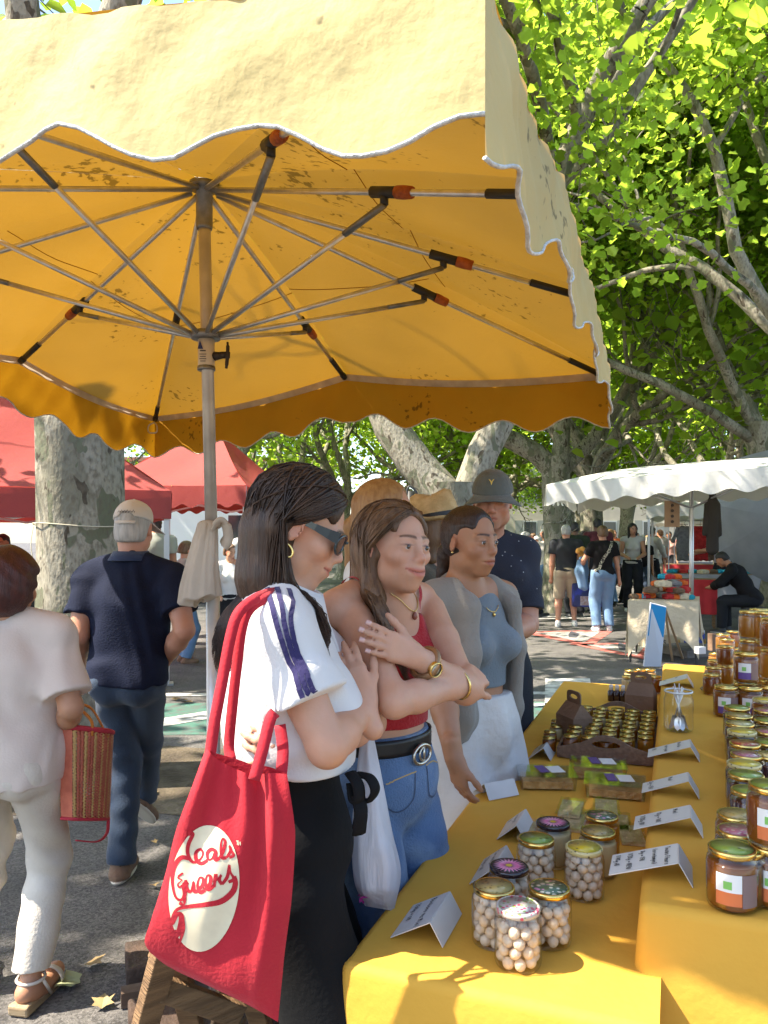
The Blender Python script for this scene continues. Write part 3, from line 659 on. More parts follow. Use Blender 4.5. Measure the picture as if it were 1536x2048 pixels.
# ================================================================ red pop-up tents
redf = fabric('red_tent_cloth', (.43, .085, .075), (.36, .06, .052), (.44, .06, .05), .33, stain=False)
alu = M('aluminium', (.55, .55, .56), .4, metal=.9)
def tent(label, corners, ze, zp, ridge, val=.28, sc_=.0):
    A = [np.array((*c, ze)) for c in corners]; c = sum(A) / 4; t = thing('red_tent', label, 'tent', (c[0], c[1], 0), world=True)
    r0 = c + v3(ridge[0], ridge[1], 0); r1 = c - v3(ridge[0], ridge[1], 0); r0[2] = r1[2] = zp
    pk = [r0 if np.linalg.norm(a - r0) < np.linalg.norm(a - r1) else r1 for a in A]
    for i in range(4):
        a, d = A[i], A[(i + 1) % 4]; p, q = pk[i], pk[(i + 1) % 4]; b = MB(); pts = []
        for u in np.linspace(0, 1, 15):
            row = []
            for s_ in np.linspace(0, 1, 13):
                lo = a * (1 - s_) + d * s_; hi = p * (1 - s_) + q * s_; x = lo * (1 - u) + hi * u
                x[2] -= (.16 * math.sin(math.pi * u) * (.5 + .5 * math.sin(math.pi * s_)) + .012 * math.sin(9 * s_ + 7 * u)); row.append(x)
            pts.append(row)
        b.grid(pts); o = b.build('roof_panel', redf, t, True)
        if o.data.polygons[20].normal.z < 0: o.data.flip_normals()
        b = MB(); n = 36; L_ = np.linalg.norm(d - a); out = nrm(((a + d) / 2 - c) * v3(1, 1, 0))
        b.grid([[a * (1 - s_) + d * s_ + v3(0, 0, -h * (val + sc_ * math.cos(2 * math.pi * s_ * round(L_ / .3)))) + out * (.012 + .012 * math.sin(14 * s_ + i) * h) for h in (0, .5, 1)] for s_ in np.linspace(0, 1, n * 2)])
        o = b.build('valance', redf, t, True)
        if o.data.polygons[4].normal.dot(Vector(out)) < 0: o.data.flip_normals()
        b = MB(); 
        for f in (0, .5):
            p0 = a * (1 - f) + d * f; p1 = a * (1 - f - .5) + d * (f + .5)
            b.beam(p0 + v3(0, 0, -.04) - out * .05, p1 + v3(0, 0, -.3) - out * .05, .02, .03); b.beam(p0 + v3(0, 0, -.3) - out * .07, p1 + v3(0, 0, -.04) - out * .07, .02, .03)
        b.build('truss', alu, t)
        b = MB(); q_ = A[i] + nrm((c - A[i]) * v3(1, 1, 0)) * .06; b.box((q_[0], q_[1], ze / 2), (.055, .055, ze), rotz(.3)); b.box((q_[0], q_[1], .01), (.14, .14, .02), rotz(.3)); b.build('leg', alu, t)
    return t
# tent at far left: right corner leg at pixel 343
q = P(338, 1030, 8.2)
tent('left red tent, its corner leg right of the thick trunk', [(-2.28, 8.25), (-5.1, 7.1), (-6.3, 9.9), (-3.45, 11.1)], 2.08, 3.25, (.35, .14), .3)
tent('peaked red tent in the middle, sunlit on its left slope behind the umbrella pole', [(-2.02, 11.3), (-4.6, 11.9), (-4.1, 14.6), (-1.5, 14.0)], 2.35, 3.35, (.3, -.05), .3, .03)
tent('red tent roof farthest left behind the trunk', [(-4.2, 5.6), (-7.0, 4.6), (-8.1, 7.3), (-5.3, 8.4)], 2.2, 3.4, (.35, .14), .3)
# white van and pale wall behind the tents
vanw = M('van_white', (.7, .72, .72), .35, coat=.5)
vt = thing('white_van', 'white van parked behind the red tents', 'van', (-4.2, 19.0, 0), world=True)
b = MB(); prof = [(-2.6, .35), (2.3, .35), (2.45, 1.0), (1.75, 1.25), (1.2, 2.2), (.9, 2.35), (-2.55, 2.38), (-2.65, 2.2)]
b.prism(prof, -.95, .95, (1, 0, 0), (0, 0, 1), (-4.2, 19.0, 0)); b.build('body', vanw, vt, bevel=.08)
b = MB(); b.prism([(1.15, 1.3), (1.66, 1.3), (1.15, 2.1), (.55, 2.1), (.55, 1.3)], .953, .96, (1, 0, 0), (0, 0, 1), (-4.2, 19.0, 0)); b.build('window', M('car_glass', (.03, .04, .045), .08, spec=.7), vt)
for x in (-1.7, 1.5):
    b = MB(); b.lathe([(.33, -.1), (.36, -.06), (.36, .1), (.33, .12)], 20, (-4.2 + x, 18.1, .36), rotx(R(90))); w_ = b.build('wheel', blackp, vt, True)
    b = MB(); b.lathe([(.2, .121), (.18, .135)], 16, (-4.2 + x, 18.1, .36), rotx(R(90))); b.build('rim', alu, w_, True)
b = MB(); b.beam((-6.3, 18.2, 2.55), (-3.2, 18.2, 2.55), .05, .05); b.beam((-6.3, 19.6, 2.55), (-3.2, 19.6, 2.55), .05, .05)
for x in (-6, -4.8, -3.5): b.beam((x, 18.2, 2.5), (x, 19.6, 2.5), .04, .04); b.beam((x, 18.2, 2.36), (x, 18.2, 2.55), .04, .04); b.beam((x, 19.6, 2.36), (x, 19.6, 2.55), .04, .04)
b.build('roof_rack', blackp, vt)
# pale house front far behind
def house(label, x0, x1, y, h, colr, wins):
    t = thing('house', label, 'house', ((x0 + x1) / 2, y, 0), world=True); w_m = M('plaster_%s' % h, colr, .9, tuple(c * .85 for c in colr), 1.5, 4, bump=.15)
    b = MB(); b.box(((x0 + x1) / 2, y + 3, h / 2), (x1 - x0, 6, h)); b.build('wall', w_m, t)
    b = MB(); b.box(((x0 + x1) / 2, y + 3, h + .15), (x1 - x0 + .6, 6.6, .3)); b.build('roof', M('roof_tile', (.35, .16, .1), .9), t)
    for (fx, fz) in wins:
        X = x0 + (x1 - x0) * fx; b = MB(); b.box((X, y - .01, fz), (1.1, .06, 1.7)); f_ = b.build('window', M('win_frame', (.45, .47, .45), .6), t)
        b = MB(); b.box((X, y - .045, fz), (.9, .02, 1.5)); b.build('pane', M('car_glass'), f_)
        for s_ in (-1, 1):
            b = MB(); b.box((X + s_ * .85, y - .02, fz), (.55, .05, 1.75)); b.build('shutter', M('shutter_green', (.27, .28, .25), .6), f_)
    return t
house('cream plastered house far behind the crowd between the trunks', 6, 26, 58, 8, (.5, .45, .36), [(.1, 2), (.25, 2), (.4, 2), (.1, 5.2), (.25, 5.2), (.4, 5.2), (.55, 2), (.55, 5.2), (.7, 2)])
house('pale house far behind the red tents', -20, -4, 55, 7, (.5, .5, .47), [(.15, 2), (.4, 2), (.65, 2), (.85, 2), (.15, 5), (.4, 5), (.65, 5), (.85, 5)])

# ================================================================ white stall roof on the right
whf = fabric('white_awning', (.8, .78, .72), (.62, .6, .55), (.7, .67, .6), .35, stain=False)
ws = thing('white_market_umbrella', 'large white rectangular market umbrella over the wool stall', 'umbrella', (5.0, 12.4, 0), world=True)
wc = [P(1095, 985, 9.6), P(1560, 948, 8.6), None, None]
wc[0][2] = wc[1][2] = 2.38
A0 = np.array((2.03, 9.6, 2.24)); A1 = np.array((5.2, 8.35, 2.41)); A2 = A1 + U * 3.2; A3 = A0 + U * 3.2
wh = (A0 + A1 + A2 + A3) / 4; wh[2] = 2.58
WE = [A0, (A0 + A1) / 2 + v3(0, 0, .015), A1, (A1 + A2) / 2 + v3(0, 0, .06), A2, (A2 + A3) / 2 + v3(0, 0, .06), A3, (A3 + A0) / 2 + v3(0, 0, .06)]
b = MB()
for i in range(8):
    a, d = WE[i], WE[(i + 1) % 8]
    b.grid([[wh * (1 - t) + (a * (1 - s_) + d * s_) * t + v3(0, 0, .06 * math.sin(math.pi * t)) for s_ in np.linspace(0, 1, 9)] for t in np.linspace(0, 1, 9)])
o = b.build('canopy', whf, ws, True)
if o.data.polygons[10].normal.z < 0: o.data.flip_normals()
for i in range(0, 8, 2):
    E = [WE[i] * (1 - s_) + WE[(i + 1) % 8] * s_ for s_ in np.linspace(0, 1, 40)] + [WE[(i + 1) % 8] * (1 - s_) + WE[(i + 2) % 8] * s_ for s_ in np.linspace(0, 1, 40)][1:]
    out = nrm(((WE[i] + WE[(i + 2) % 8]) / 2 - wh) * v3(1, 1, 0)); n = len(E); b = MB()
    b.grid([[p + v3(0, 0, -h * (.24 + .028 * math.cos(2 * math.pi * k / (n - 1) * 9))) + out * (.01 + .03 * h * math.sin(2 * math.pi * k / (n - 1) * 8 + 1)) for h in (0, .33, .67, 1)] for k, p in enumerate(E)])
    o = b.build('valance', whf, ws, True)
    if o.data.polygons[4].normal.dot(Vector(out)) < 0: o.data.flip_normals()
b = MB(); b.tube([(wh[0], wh[1], 0), (wh[0], wh[1], 2.56)], .03, 12); b.build('pole', alu, ws, True)
for e in WE:
    b = MB(); b.tube([wh + v3(0, 0, -.05), e + v3(0, 0, -.02)], .014, 6); b.build('rib', alu, ws, True)
    b = MB(); b.tube([wh + v3(0, 0, -.6), wh * .45 + e * .55 + v3(0, 0, -.05)], .012, 6); b.build('strut', alu, ws, True)
b = MB(); b.box((wh[0], wh[1], .05), (.7, .7, .1), rotz(.3)); b.build('base', conc, ws, bevel=.01)
# further stall canopies
def far_canopy(label, c, wx, wy, ze, zp, m, rz=-.36):
    t = thing('market_canopy', label, 'canopy', (c[0], c[1], 0), rz); b = MB(); q = [(-wx, -wy), (wx, -wy), (wx, wy), (-wx, wy)]
    for i in range(4):
        a, d = q[i], q[(i + 1) % 4]; b.add([(*a, ze), (*d, ze), (0, 0, zp)], [(0, 1, 2)])
    b.build('roof', m, t)
    for i in range(4):
        a, d = np.array(q[i]), np.array(q[(i + 1) % 4]); b = MB()
        b.grid([[(*(a * (1 - s_) + d * s_), ze - h * (.25 + .04 * math.cos(s_ * 40))) for h in (0, 1)] for s_ in np.linspace(0, 1, 40)]); b.build('valance', m, t)
        b = MB(); b.box((a[0] * .97, a[1] * .97, ze / 2), (.05, .05, ze)); b.build('post', alu, t)
    return t
far_canopy('white canopy of the second stall on the right behind the wool stall', (7.6, 17.2), 1.6, 1.5, 2.25, 2.9, whf)
far_canopy('third white canopy on the right, above red and yellow cloths', (9.6, 22.4), 1.7, 1.6, 2.2, 2.9, whf)
far_canopy('small white canopy at the left of the crowd, far away', (2.0, 24.5), 1.6, 1.5, 2.0, 2.5, whf)
far_canopy('white canopy with a blue edge at the left of the crowd', (1.1, 20.0), 1.3, 1.3, 1.95, 2.35, M('blue_white_awning', (.55, .58, .62), .7, (.1, .17, .35), .8, ramp=(.55, .57)))
# ================================================================ people
SKIN = {}
def skin_mat(key, c):
    if key in SKIN: return SKIN[key]
    m = M('skin_' + key, c, .5, attr='Col', bump=.06, bscale=220, spec=.35)
    b = m.node_tree.nodes['Principled BSDF']
    b.inputs['Subsurface Weight'].default_value = .12; b.inputs['Subsurface Radius'].default_value = (.6, .2, .1); b.inputs['Subsurface Scale'].default_value = .012
    t = m.node_tree; N = t.nodes; L = t.links; src = b.inputs['Base Color'].links[0].from_socket; tc = N.new('ShaderNodeTexCoord')
    for sc_, lo, hi, ch in ((38, .965, 1.03, 'Value'), (11, .95, 1.06, 'Saturation')):
        n = N.new('ShaderNodeTexNoise'); n.inputs['Scale'].default_value = sc_; L.new(tc.outputs['Object'], n.inputs['Vector']); mr = N.new('ShaderNodeMapRange'); mr.inputs[1].default_value = .3; mr.inputs[2].default_value = .7; mr.inputs[3].default_value = lo; mr.inputs[4].default_value = hi; L.new(n.outputs[0], mr.inputs[0])
        h = N.new('ShaderNodeHueSaturation'); L.new(src, h.inputs['Color']); L.new(mr.outputs[0], h.inputs[ch]); src = h.outputs[0]
    L.new(src, b.inputs['Base Color']); SKIN[key] = m; return m
TONES = {'fair': (.55, .295, .19), 'warm': (.45, .225, .13), 'tan': (.38, .185, .1), 'red': (.5, .245, .16), 'deep': (.2, .1, .06)}
def two_bone(a, t, l1, l2, pole):
    a = np.asarray(a, float); t = np.asarray(t, float); d = t - a; L_ = np.linalg.norm(d)
    if L_ > (l1 + l2) * .999: t = a + d / L_ * (l1 + l2) * .999; d = t - a; L_ = np.linalg.norm(d)
    u = d / L_; x = (l1 * l1 - l2 * l2 + L_ * L_) / (2 * L_); h = math.sqrt(max(l1 * l1 - x * x, 0)); p = np.asarray(pole, float); p = nrm(p - (p @ u) * u)
    return a + u * x + p * h, t
def hand_ops(wr, d, back, side, s=1.0, curl=(.25, .35, .25), spread=.05, thumb=(.6, .35), kk=.004):
    """five separate fingers on a palm; d = finger direction, back = back of the hand, side = +1 when the thumb lies to the +x of the hand frame"""
    Y_ = nrm(d); Zb = nrm(np.asarray(back, float) - (np.asarray(back, float) @ Y_) * Y_); X_ = np.cross(Y_, Zb) * side
    wr = np.asarray(wr, float); ops = []; palm = []
    L_ = [.070, .078, .072, .056]; xs = [.027, .009, -.009, -.026]; kn = [.083, .086, .082, .074]
    for i in range(4):
        k0 = wr + s * (X_ * xs[i] * .55 + Y_ * .012); k1 = wr + s * (X_ * xs[i] + Y_ * kn[i]); palm.append(cone(k0, k1, .015 * s, .0118 * s, .012))
    palm.append(cone(wr + s * (X_ * .022 + Y_ * .015 - Zb * .008), wr + s * (X_ * .03 + Y_ * .05 - Zb * .008), .015 * s, .013 * s, .012))
    palm.append(cone(wr - Y_ * .05 * s, wr + Y_ * .02 * s, .024 * s, .02 * s, .02))
    ops += palm
    nails = []
    for i in range(4):
        p = wr + s * (X_ * xs[i] + Y_ * kn[i]); a = 0; r = (.0088, .0092, .0088, .0078)[i] * s; fan_ = X_ * (spread * (1.5 - i)); pts = [p]
        c = curl[i] if hasattr(curl[0], '__len__') else curl
        for j, f in enumerate((.45, .3, .25)):
            a += c[j]; p = p + s * L_[i] * f * nrm(Y_ * math.cos(a) - Zb * math.sin(a) + fan_); pts.append(p)
        ops.append(group(chain(pts, [r, r * .95, r * .88, r * .78], .004), kk))
        e = nrm(pts[3] - pts[2]); nb = nrm(Zb * math.cos(a) + Y_ * math.sin(a)); nails.append((pts[3] + nb * r * .72 + e * .002, e, nb, r))
    p = wr + s * (X_ * .026 + Y_ * .03 - Zb * .006); t1 = nrm(Y_ * math.cos(thumb[0]) + X_ * math.sin(thumb[0]) - Zb * .25); t2 = nrm(Y_ * math.cos(thumb[1]) + X_ * math.sin(thumb[1]) - Zb * .35)
    q = p + t1 * .036 * s; q2 = q + t2 * .03 * s; q3 = q2 + t2 * .022 * s
    ops.append(group(chain([p, q, q2, q3], [.013 * s, .0105 * s, .0098 * s, .0082 * s], .006), .008))
    return ops, nails

def head_ops(C, Rm, s, sex='f', smile=0., eye=.004, jaw=1.0, mouth=0.):
    def T(x, y, z): return C + Rm @ (s * v3(x, y, z))
    def E(c, r, k=.02, rot=None): return ell(T(*c), np.array(r if hasattr(r, '__len__') else (r,) * 3) * s, Rm if rot is None else Rm @ rot, k * s)
    m = sex == 'm'; jw = jaw * (1.08 if m else 1.0)
    ops = [E((0, -.014, .032), (.076, .096, .086)), E((0, .022, -.026), ((.061 if m else .0555) * jw, .066, .085), .03), E((0, .066, -.096), (.024 * jw if m else .019, .02, .018), .03),
           E((.04 * jw if m else .034, .005, -.068), (.022, .035, .022) if m else (.018, .032, .02), .03), E((-.04 * jw if m else -.034, .005, -.068), (.022, .035, .022) if m else (.018, .032, .02), .03)]
    for x in (-1, 1):
        ops += [E((x * .038, .058, -.026 + .004 * smile), (.026 if m else .0235 + .003 * smile, .026 if m else .0235, .024), .02), cone(T(x * .012, .083, .019 + (.002 if m else 0)), T(x * .044, .071, .02), (.0125 if m else .0108) * s, (.010 if m else .009) * s, .014)]
        ops.append(cut(E((x * .032, .098, .002), (.018, .014, .0135)), .018 * s))
        ops.append(E((x * .031, .079, .001), (.0165, .0125, .012), .008))
        ops.append(cut(E((x * .0315, .0925, .0005 - .002 * smile), (.0132, .0075, max(eye, .0012))), .0025))
        # ear
        ops.append(group([E((x * .076, -.008, -.004), (.007, .019, .032), .01, rotz(x * -.35) @ rotx(-.2)), cut(E((x * .083, -.005, .0), (.006, .011, .02)), .006)], .006))
    ops += [cone(T(0, .086, .014), T(0, .106 if m else .103, -.026), .0085 * s, (.0105 if m else .009) * s, .012), E((0, .108 if m else .1045, -.028), (.011, .010, .0095) if m else (.0098, .009, .0085), .008)]
    for x in (-1, 1): ops.append(E((x * (.0115 if m else .0098), .098 if m else .0965, -.032), (.0075, .009, .0075) if m else (.006, .0078, .0062), .006))
    up = .006 * smile; w_ = .022 + .006 * smile; fy = .087
    ops += [E((0, .078, -.06), (.03, .022, .026), .02)]
    for pts, r in (([(-w_, fy - .009, -.0605 + up), (-w_ * .45, fy + .0045, -.0575), (0, fy + .006, -.058), (w_ * .45, fy + .0045, -.0575), (w_, fy - .009, -.0605 + up)], (.003, .0058, .006, .0058, .003)),
                   ([(-w_ * .85, fy - .006, -.0645 + up * .7 - mouth * .3), (-w_ * .4, fy + .003, -.068 - mouth), (0, fy + .0045, -.0695 - mouth), (w_ * .4, fy + .003, -.068 - mouth), (w_ * .85, fy - .006, -.0645 + up * .7 - mouth * .3)], (.003, .0068, .0078, .0068, .003))):
        for i in range(4): ops.append(cone(T(*pts[i]), T(*pts[i + 1]), r[i] * s, r[i + 1] * s, .005))
    for a, b_ in (((-w_ - .002, fy - .004, -.0625 + up), (-.010, fy + .011, -.0632)), ((-.010, fy + .011, -.0632), (.010, fy + .011, -.0632)), ((.010, fy + .011, -.0632), (w_ + .002, fy - .004, -.0625 + up))):
        ops.append(cut(cone(T(*a), T(*b_), (.0018 + mouth * .3) * s, (.0022 + mouth * .4) * s), .002))
    return ops
def face_color(C, Rm, s, tone, brow, sex, smile=0, makeup=0., stubble=None):
    tone = np.array(tone)
    def fn(V):
        q = ((V - C) @ Rm) / s; c = np.tile(tone, (len(V), 1)); ax = np.abs(q[:, 0])
        def blob_(cx, cy, cz, rx, ry, rz, colr, st):
            d = np.sqrt(((ax - cx) / rx) ** 2 + ((q[:, 1] - cy) / ry) ** 2 + ((q[:, 2] - cz) / rz) ** 2); w_ = np.clip(1.35 - d, 0, 1)[:, None] * st
            c[:] = c * (1 - w_) + np.array(colr) * w_
        blush = tone * np.array((1.06, .72, .68)); blob_(.04, .06, -.03, .03, .05, .025, blush, .3); blob_(0, .11, -.03, .016, .02, .016, blush, .4); blob_(.076, 0, 0, .02, .04, .04, blush, .5)
        lip = tone * np.array((.86, .46, .5)); w_ = .022 + .006 * smile
        tt = np.clip(ax / w_, 0, 1); zc_ = -.0630 + .006 * smile * tt ** 2; fr_ = (q[:, 1] > .055) & (ax < w_ * 1.05); dz_ = q[:, 2] - zc_
        ml = (np.clip(1.3 - np.abs(dz_ - .0035 * (1 - tt ** 2)) / (.0035 + .0055 * (1 - tt ** 1.5)), 0, 1) * (dz_ > -.001) + np.clip(1.3 - np.abs(dz_ + .005 * (1 - tt ** 2)) / (.002 + .0075 * (1 - tt ** 2)), 0, 1) * (dz_ <= 0)).clip(0, 1) * fr_ * .85
        c[:] = c * (1 - ml[:, None]) + lip * ml[:, None]; ld_ = np.clip(1.4 - np.abs(dz_) / .0014, 0, 1) * fr_ * (.85 - .3 * tt); c[:] = c * (1 - ld_[:, None]) + tone * np.array((.3, .16, .15)) * ld_[:, None]
        if brow is not None:
            t = np.clip((ax - .011) / .038, 0, 1); bz = .0245 + .0055 * np.sin(t * 2.2) - .0035 * t; hw = .0039 * (1.15 - .6 * t) * (1.5 if sex == 'm' else 1.0)
            m_ = (ax > .010) & (ax < .050) & (q[:, 1] > .045); w2 = np.clip(1.5 - np.abs(q[:, 2] - bz) / hw, 0, 1) * m_ * .9; c[:] = c * (1 - w2[:, None]) + np.array(brow) * w2[:, None]
            # lash line
            d = np.sqrt(((ax - .0315) / .0155) ** 2 + ((q[:, 2] - .0052) / .0026) ** 2); w3 = np.clip(1.4 - d, 0, 1) * (q[:, 1] > .05) * .85; c[:] = c * (1 - w3[:, None]) + np.array((.02, .013, .01)) * w3[:, None]
        if stubble is not None:
            blob_(0, .05, -.085, .06, .09, .04, stubble, .6)
        return c
    return fn
eye_m = M('eye_white', (.5, .46, .43), .2, coat=.6); iris_m = M('iris_brown', (.03, .016, .008), .15, coat=.8)
def skel(h=1.7, sex='f', lean=(0, 0), twist=0., hip=(0, 0), sh=None, feet=None, knees=None, hands=None, elbows=None, head=(0, 0, 0), hz=None, hx=(0, 0, 0), drop=0.0):
    s = h / 1.70; J = dict(s=s, h=h, sex=sex)
    hw = .088 if sex == 'f' else .085; sw = sh if sh else (.168 if sex == 'f' else .195)
    zc = .925 if hz is None else hz
    def T(x, y, z):
        f = np.clip((z - .93) / .5, 0, 1.15); p = v3(hip[0] + lean[0] * f, hip[1] + lean[1] * f, z - (.93 - zc) - drop * 0) + rotz(twist * min(f, 1)) @ v3(x, y, 0); return s * p
    J['T'] = T; J['hipL'], J['hipR'] = s * v3(hip[0] - hw, hip[1], zc - .03), s * v3(hip[0] + hw, hip[1], zc - .03)
    J['shL'], J['shR'] = T(-sw, -.01, 1.385), T(sw, -.01, 1.385); J['sw'] = sw
    feet = feet or ((-.1, 0, .08, -.1), (.1, 0, .08, .1)); knees = knees or ((-.05, 1, 0), (.05, 1, 0))
    for n, f, kn in (('L', feet[0], knees[0]), ('R', feet[1], knees[1])):
        J['kn' + n], J['an' + n] = two_bone(J['hip' + n], s * v3(*f[:3]), .43 * s, .42 * s, kn); J['fy' + n] = f[3]; J['fp' + n] = f[4] if len(f) > 4 else 0
    hands = hands or ((-.24, .05, .83), (.24, .05, .83)); elbows = elbows or ((-.5, -1, 0), (.5, -1, 0))
    for n, f, e in (('L', hands[0], elbows[0]), ('R', hands[1], elbows[1])):
        J['el' + n], J['wr' + n] = two_bone(J['sh' + n], s * v3(*f[:3]), .285 * s, .245 * s, e)
    J['neck'] = T(0, -.012, 1.43); J['head'] = T(0, .02, 1.585) + s * v3(*hx); J['Rh'] = rotz(head[0]) @ rotx(head[1]) @ roty(head[2])
    return J
def torso_ops(J, fat=1.0, bust=1.0):
    T, s = J['T'], J['s']; f = J['sex'] == 'f'; Rt = rotz(0)
    def E(c, r, k=.04): return ell(T(*c), np.array(r) * s, None, k * s)
    if f:
        o = [E((0, 0, .96), (.168 * fat, .115 * fat, .13)), E((0, .0, 1.1), (.13 * fat, .098 * fat, .16)), E((0, -.005, 1.26), (.142 * fat, .108 * fat, .17))]
        for x in (-1, 1): o += [E((x * .07, -.055, .93), (.09 * fat, .085 * fat, .1)), E((x * .067, .08, 1.235), (.056 * bust, .05 * bust, .056 * bust), .035)]
    else:
        o = [E((0, 0, .96), (.16 * fat, .115 * fat, .13)), E((0, .015 * (fat - .9) * 5, 1.1), (.145 * fat, .11 * fat, .17)), E((0, 0, 1.27), (.165 * fat, .12 * fat, .17))]
        for x in (-1, 1): o += [E((x * .07, -.05, .92), (.085, .085, .1)), E((x * .08, .06, 1.29), (.075, .05, .06))]
    o += [cone(T(-J['sw'] * .45, -.015, 1.41), T(-J['sw'], -.01, 1.385), .05 * s, .053 * s, .05 * s), cone(T(J['sw'] * .45, -.015, 1.41), T(J['sw'], -.01, 1.385), .05 * s, .053 * s, .05 * s),
          cone(T(0, -.02, 1.36), J['neck'], .07 * s, .06 * s, .04 * s)]
    return o
def neck_ops(J, r=.052):
    s = J['s']; f = J['Rh']
    return [cone(J['neck'] + v3(0, 0, -.02), J['head'] + f @ (s * v3(0, -.022, -.05)), (r + .006) * s, r * s, .03 * s)]
def arm_ops(J, n, fat=1.0):
    s = J['s']; a, e, w_ = J['sh' + n], J['el' + n], J['wr' + n]; m = 1.12 if J['sex'] == 'm' else 1.0; m *= fat
    mid = e + (w_ - e) * .3
    return chain([a, a + (e - a) * .4, e, mid, w_], [.053 * s * m, .048 * s * m, .039 * s * m, .0405 * s * m, .0255 * s * m], .015)
def leg_ops(J, n, fat=1.0):
    s = J['s']; a, k_, w_ = J['hip' + n], J['kn' + n], J['an' + n]; back = nrm(np.cross(np.cross(k_ - a, w_ - k_ + v3(0, .001, 0)), k_ - a)) * 0
    calf = k_ + (w_ - k_) * .3
    return chain([a, k_, calf, w_], [.088 * s * fat, .056 * s * fat, .054 * s * fat, .036 * s], .03)
def foot_dir(J, n): 
    y = J['fy' + n]; p = J['fp' + n]; d = v3(-math.sin(-y), math.cos(y), 0); return d * math.cos(p) + v3(0, 0, -math.sin(p))
def shoe(J, n, m, sole_m, t, wide=1.0, res=.008, high=0.0):
    s = J['s']; a = J['an' + n]; d = foot_dir(J, n); up = nrm(v3(0, 0, 1) - d * d[2]); R_ = frame(d, up)
    base = a - up * .055 * s
    ops = [ell(base + d * .055 * s, (.043 * s * wide, .125 * s, .04 * s), R_, .02), cone(base - d * .02 * s, a + up * high, .045 * s, .043 * s, .03), ell(base + d * .12 * s, (.045 * s * wide, .06 * s, .03 * s), R_, .02), plane(base - up * .018, -up, .003)]
    o = sobj('shoe', ops, m, t, res)
    ops = [ell(base + d * .052 * s - up * .005, (.05 * s * wide, .14 * s, .05 * s), R_, .02), plane(base - up * .014, up, .004), plane(base - up * .03, -up, .004)]
    sobj('sole', ops, sole_m, o, res); return o
def top_ops(J, fat=1., bust=1., loose=.012, sleeve=.72, hem=.93, neck=.075, srad=.018, long=False, boxy=0., vneck=0.):
    T, s = J['T'], J['s']; o = inflate(torso_ops(J, fat, bust), loose)
    if boxy: o.append(cone(T(0, 0, hem + .1), T(0, -.005, 1.25), (.13 * fat + boxy) * s, .13 * fat * s, .06)); 
    if boxy: o += [cone(T(x * .06, 0, hem - .03), T(x * .07, 0, 1.22), (.098 * fat + boxy) * s, .105 * fat * s, .06) for x in (-1, 1)]
    for n in 'LR':
        a, e, w_ = J['sh' + n], J['el' + n], J['wr' + n]; m = (1.12 if J['sex'] == 'm' else 1.0) * fat
        if sleeve > 0:
            if long:
                o.append(group(chain([a, e, e + (w_ - e) * sleeve], [(.053 * m + srad) * s, (.042 * m + srad) * s, (.032 * m + srad) * s], .02) + [plane(e + (w_ - e) * sleeve, w_ - e)], .02))
            else:
                p = a + (e - a) * sleeve; ext = a + (e - a) * (sleeve + .2)
                o.append(group([cone(a, ext, (.055 * m + srad * .6) * s, (.05 * m + srad * 1.3) * s, .02), plane(p, e - a, .003), ], .03))
    o.append(plane(T(0, 0, hem), (0, 0, -1)))
    o.append(cut(ell(J['neck'] + s * v3(0, .02, .045), (neck * s, neck * 1.0 * s, .055 * s)), .012))
    if vneck: o.append(cut(cone(J['neck'] + s * v3(0, .05, .03), J['T'](0, .12, 1.43 - vneck), .045 * s, .005 * s), .01))
    return o
def pants_ops(J, fat=1., loose=.012, rk=.075, ra=.065, frac=1.0, waist=1.02, rh=.1):
    s, T = J['s'], J['T']; o = [p for p in inflate(torso_ops(J, fat), loose)[:5]]
    o = [o[0], o[1]] + [p for p in inflate(torso_ops(J, fat), loose)[3:6:2]] 
    for n in 'LR':
        a, k_, w_ = J['hip' + n], J['kn' + n], J['an' + n]; g_ = [cone(a, k_, rh * s * fat, rk * s * fat, .03)]
        if frac >= 1: 
            e = w_ + (w_ - k_) * .06 * (frac - 1) * 10; g_ += [cone(k_, e, rk * s * fat, ra * s, .03), plane(e, e - k_)]
        elif frac > .5: e = k_ + (w_ - k_) * (frac - .5) * 2; g_ += [cone(k_, e, rk * s * fat, ra * s, .03), plane(e, e - k_)]
        else:
            e = a + (k_ - a) * frac * 2; g_ = [cone(a, k_, rh * s * fat, rk * s * fat, .03), plane(e, k_ - a)]
        o.append(group(g_, .02))
    o.append(plane(T(0, 0, waist), (0, 0, 1)))
    return o
def eyes(J, t, smile=0):
    s, Rm, C = J['s'], J['Rh'], J['head']; hs = J.get('hs', s ** .5)
    for x in (-1, 1):
        c = C + Rm @ (hs * v3(x * .0312, .0785, .0005)); b = MB(); b.lathe([(.0118 * hs * math.cos(a), .0118 * hs * math.sin(a)) for a in np.linspace(-1.5, 1.5, 9)], 14, c, Rm @ rotx(-R(90))); e = b.build('eye', eye_m, t, True)
        b = MB(); q = c + Rm @ (hs * v3(-.0005, .0113, 0)); b.lathe([(.0062 * hs, -.001), (.0054 * hs, .0012), (.001, .0018)], 12, q, Rm @ rotx(-R(90))); b.build('iris', iris_m, e, True)
hair_mats = {}
def hair_mat(name, c, c2):
    return M('hair_' + name, c, .45, c2, 14, 3, bump=.3, bscale=50, bstretch=(6, 6, .6), stretch=(5, 5, .5), spec=.4)
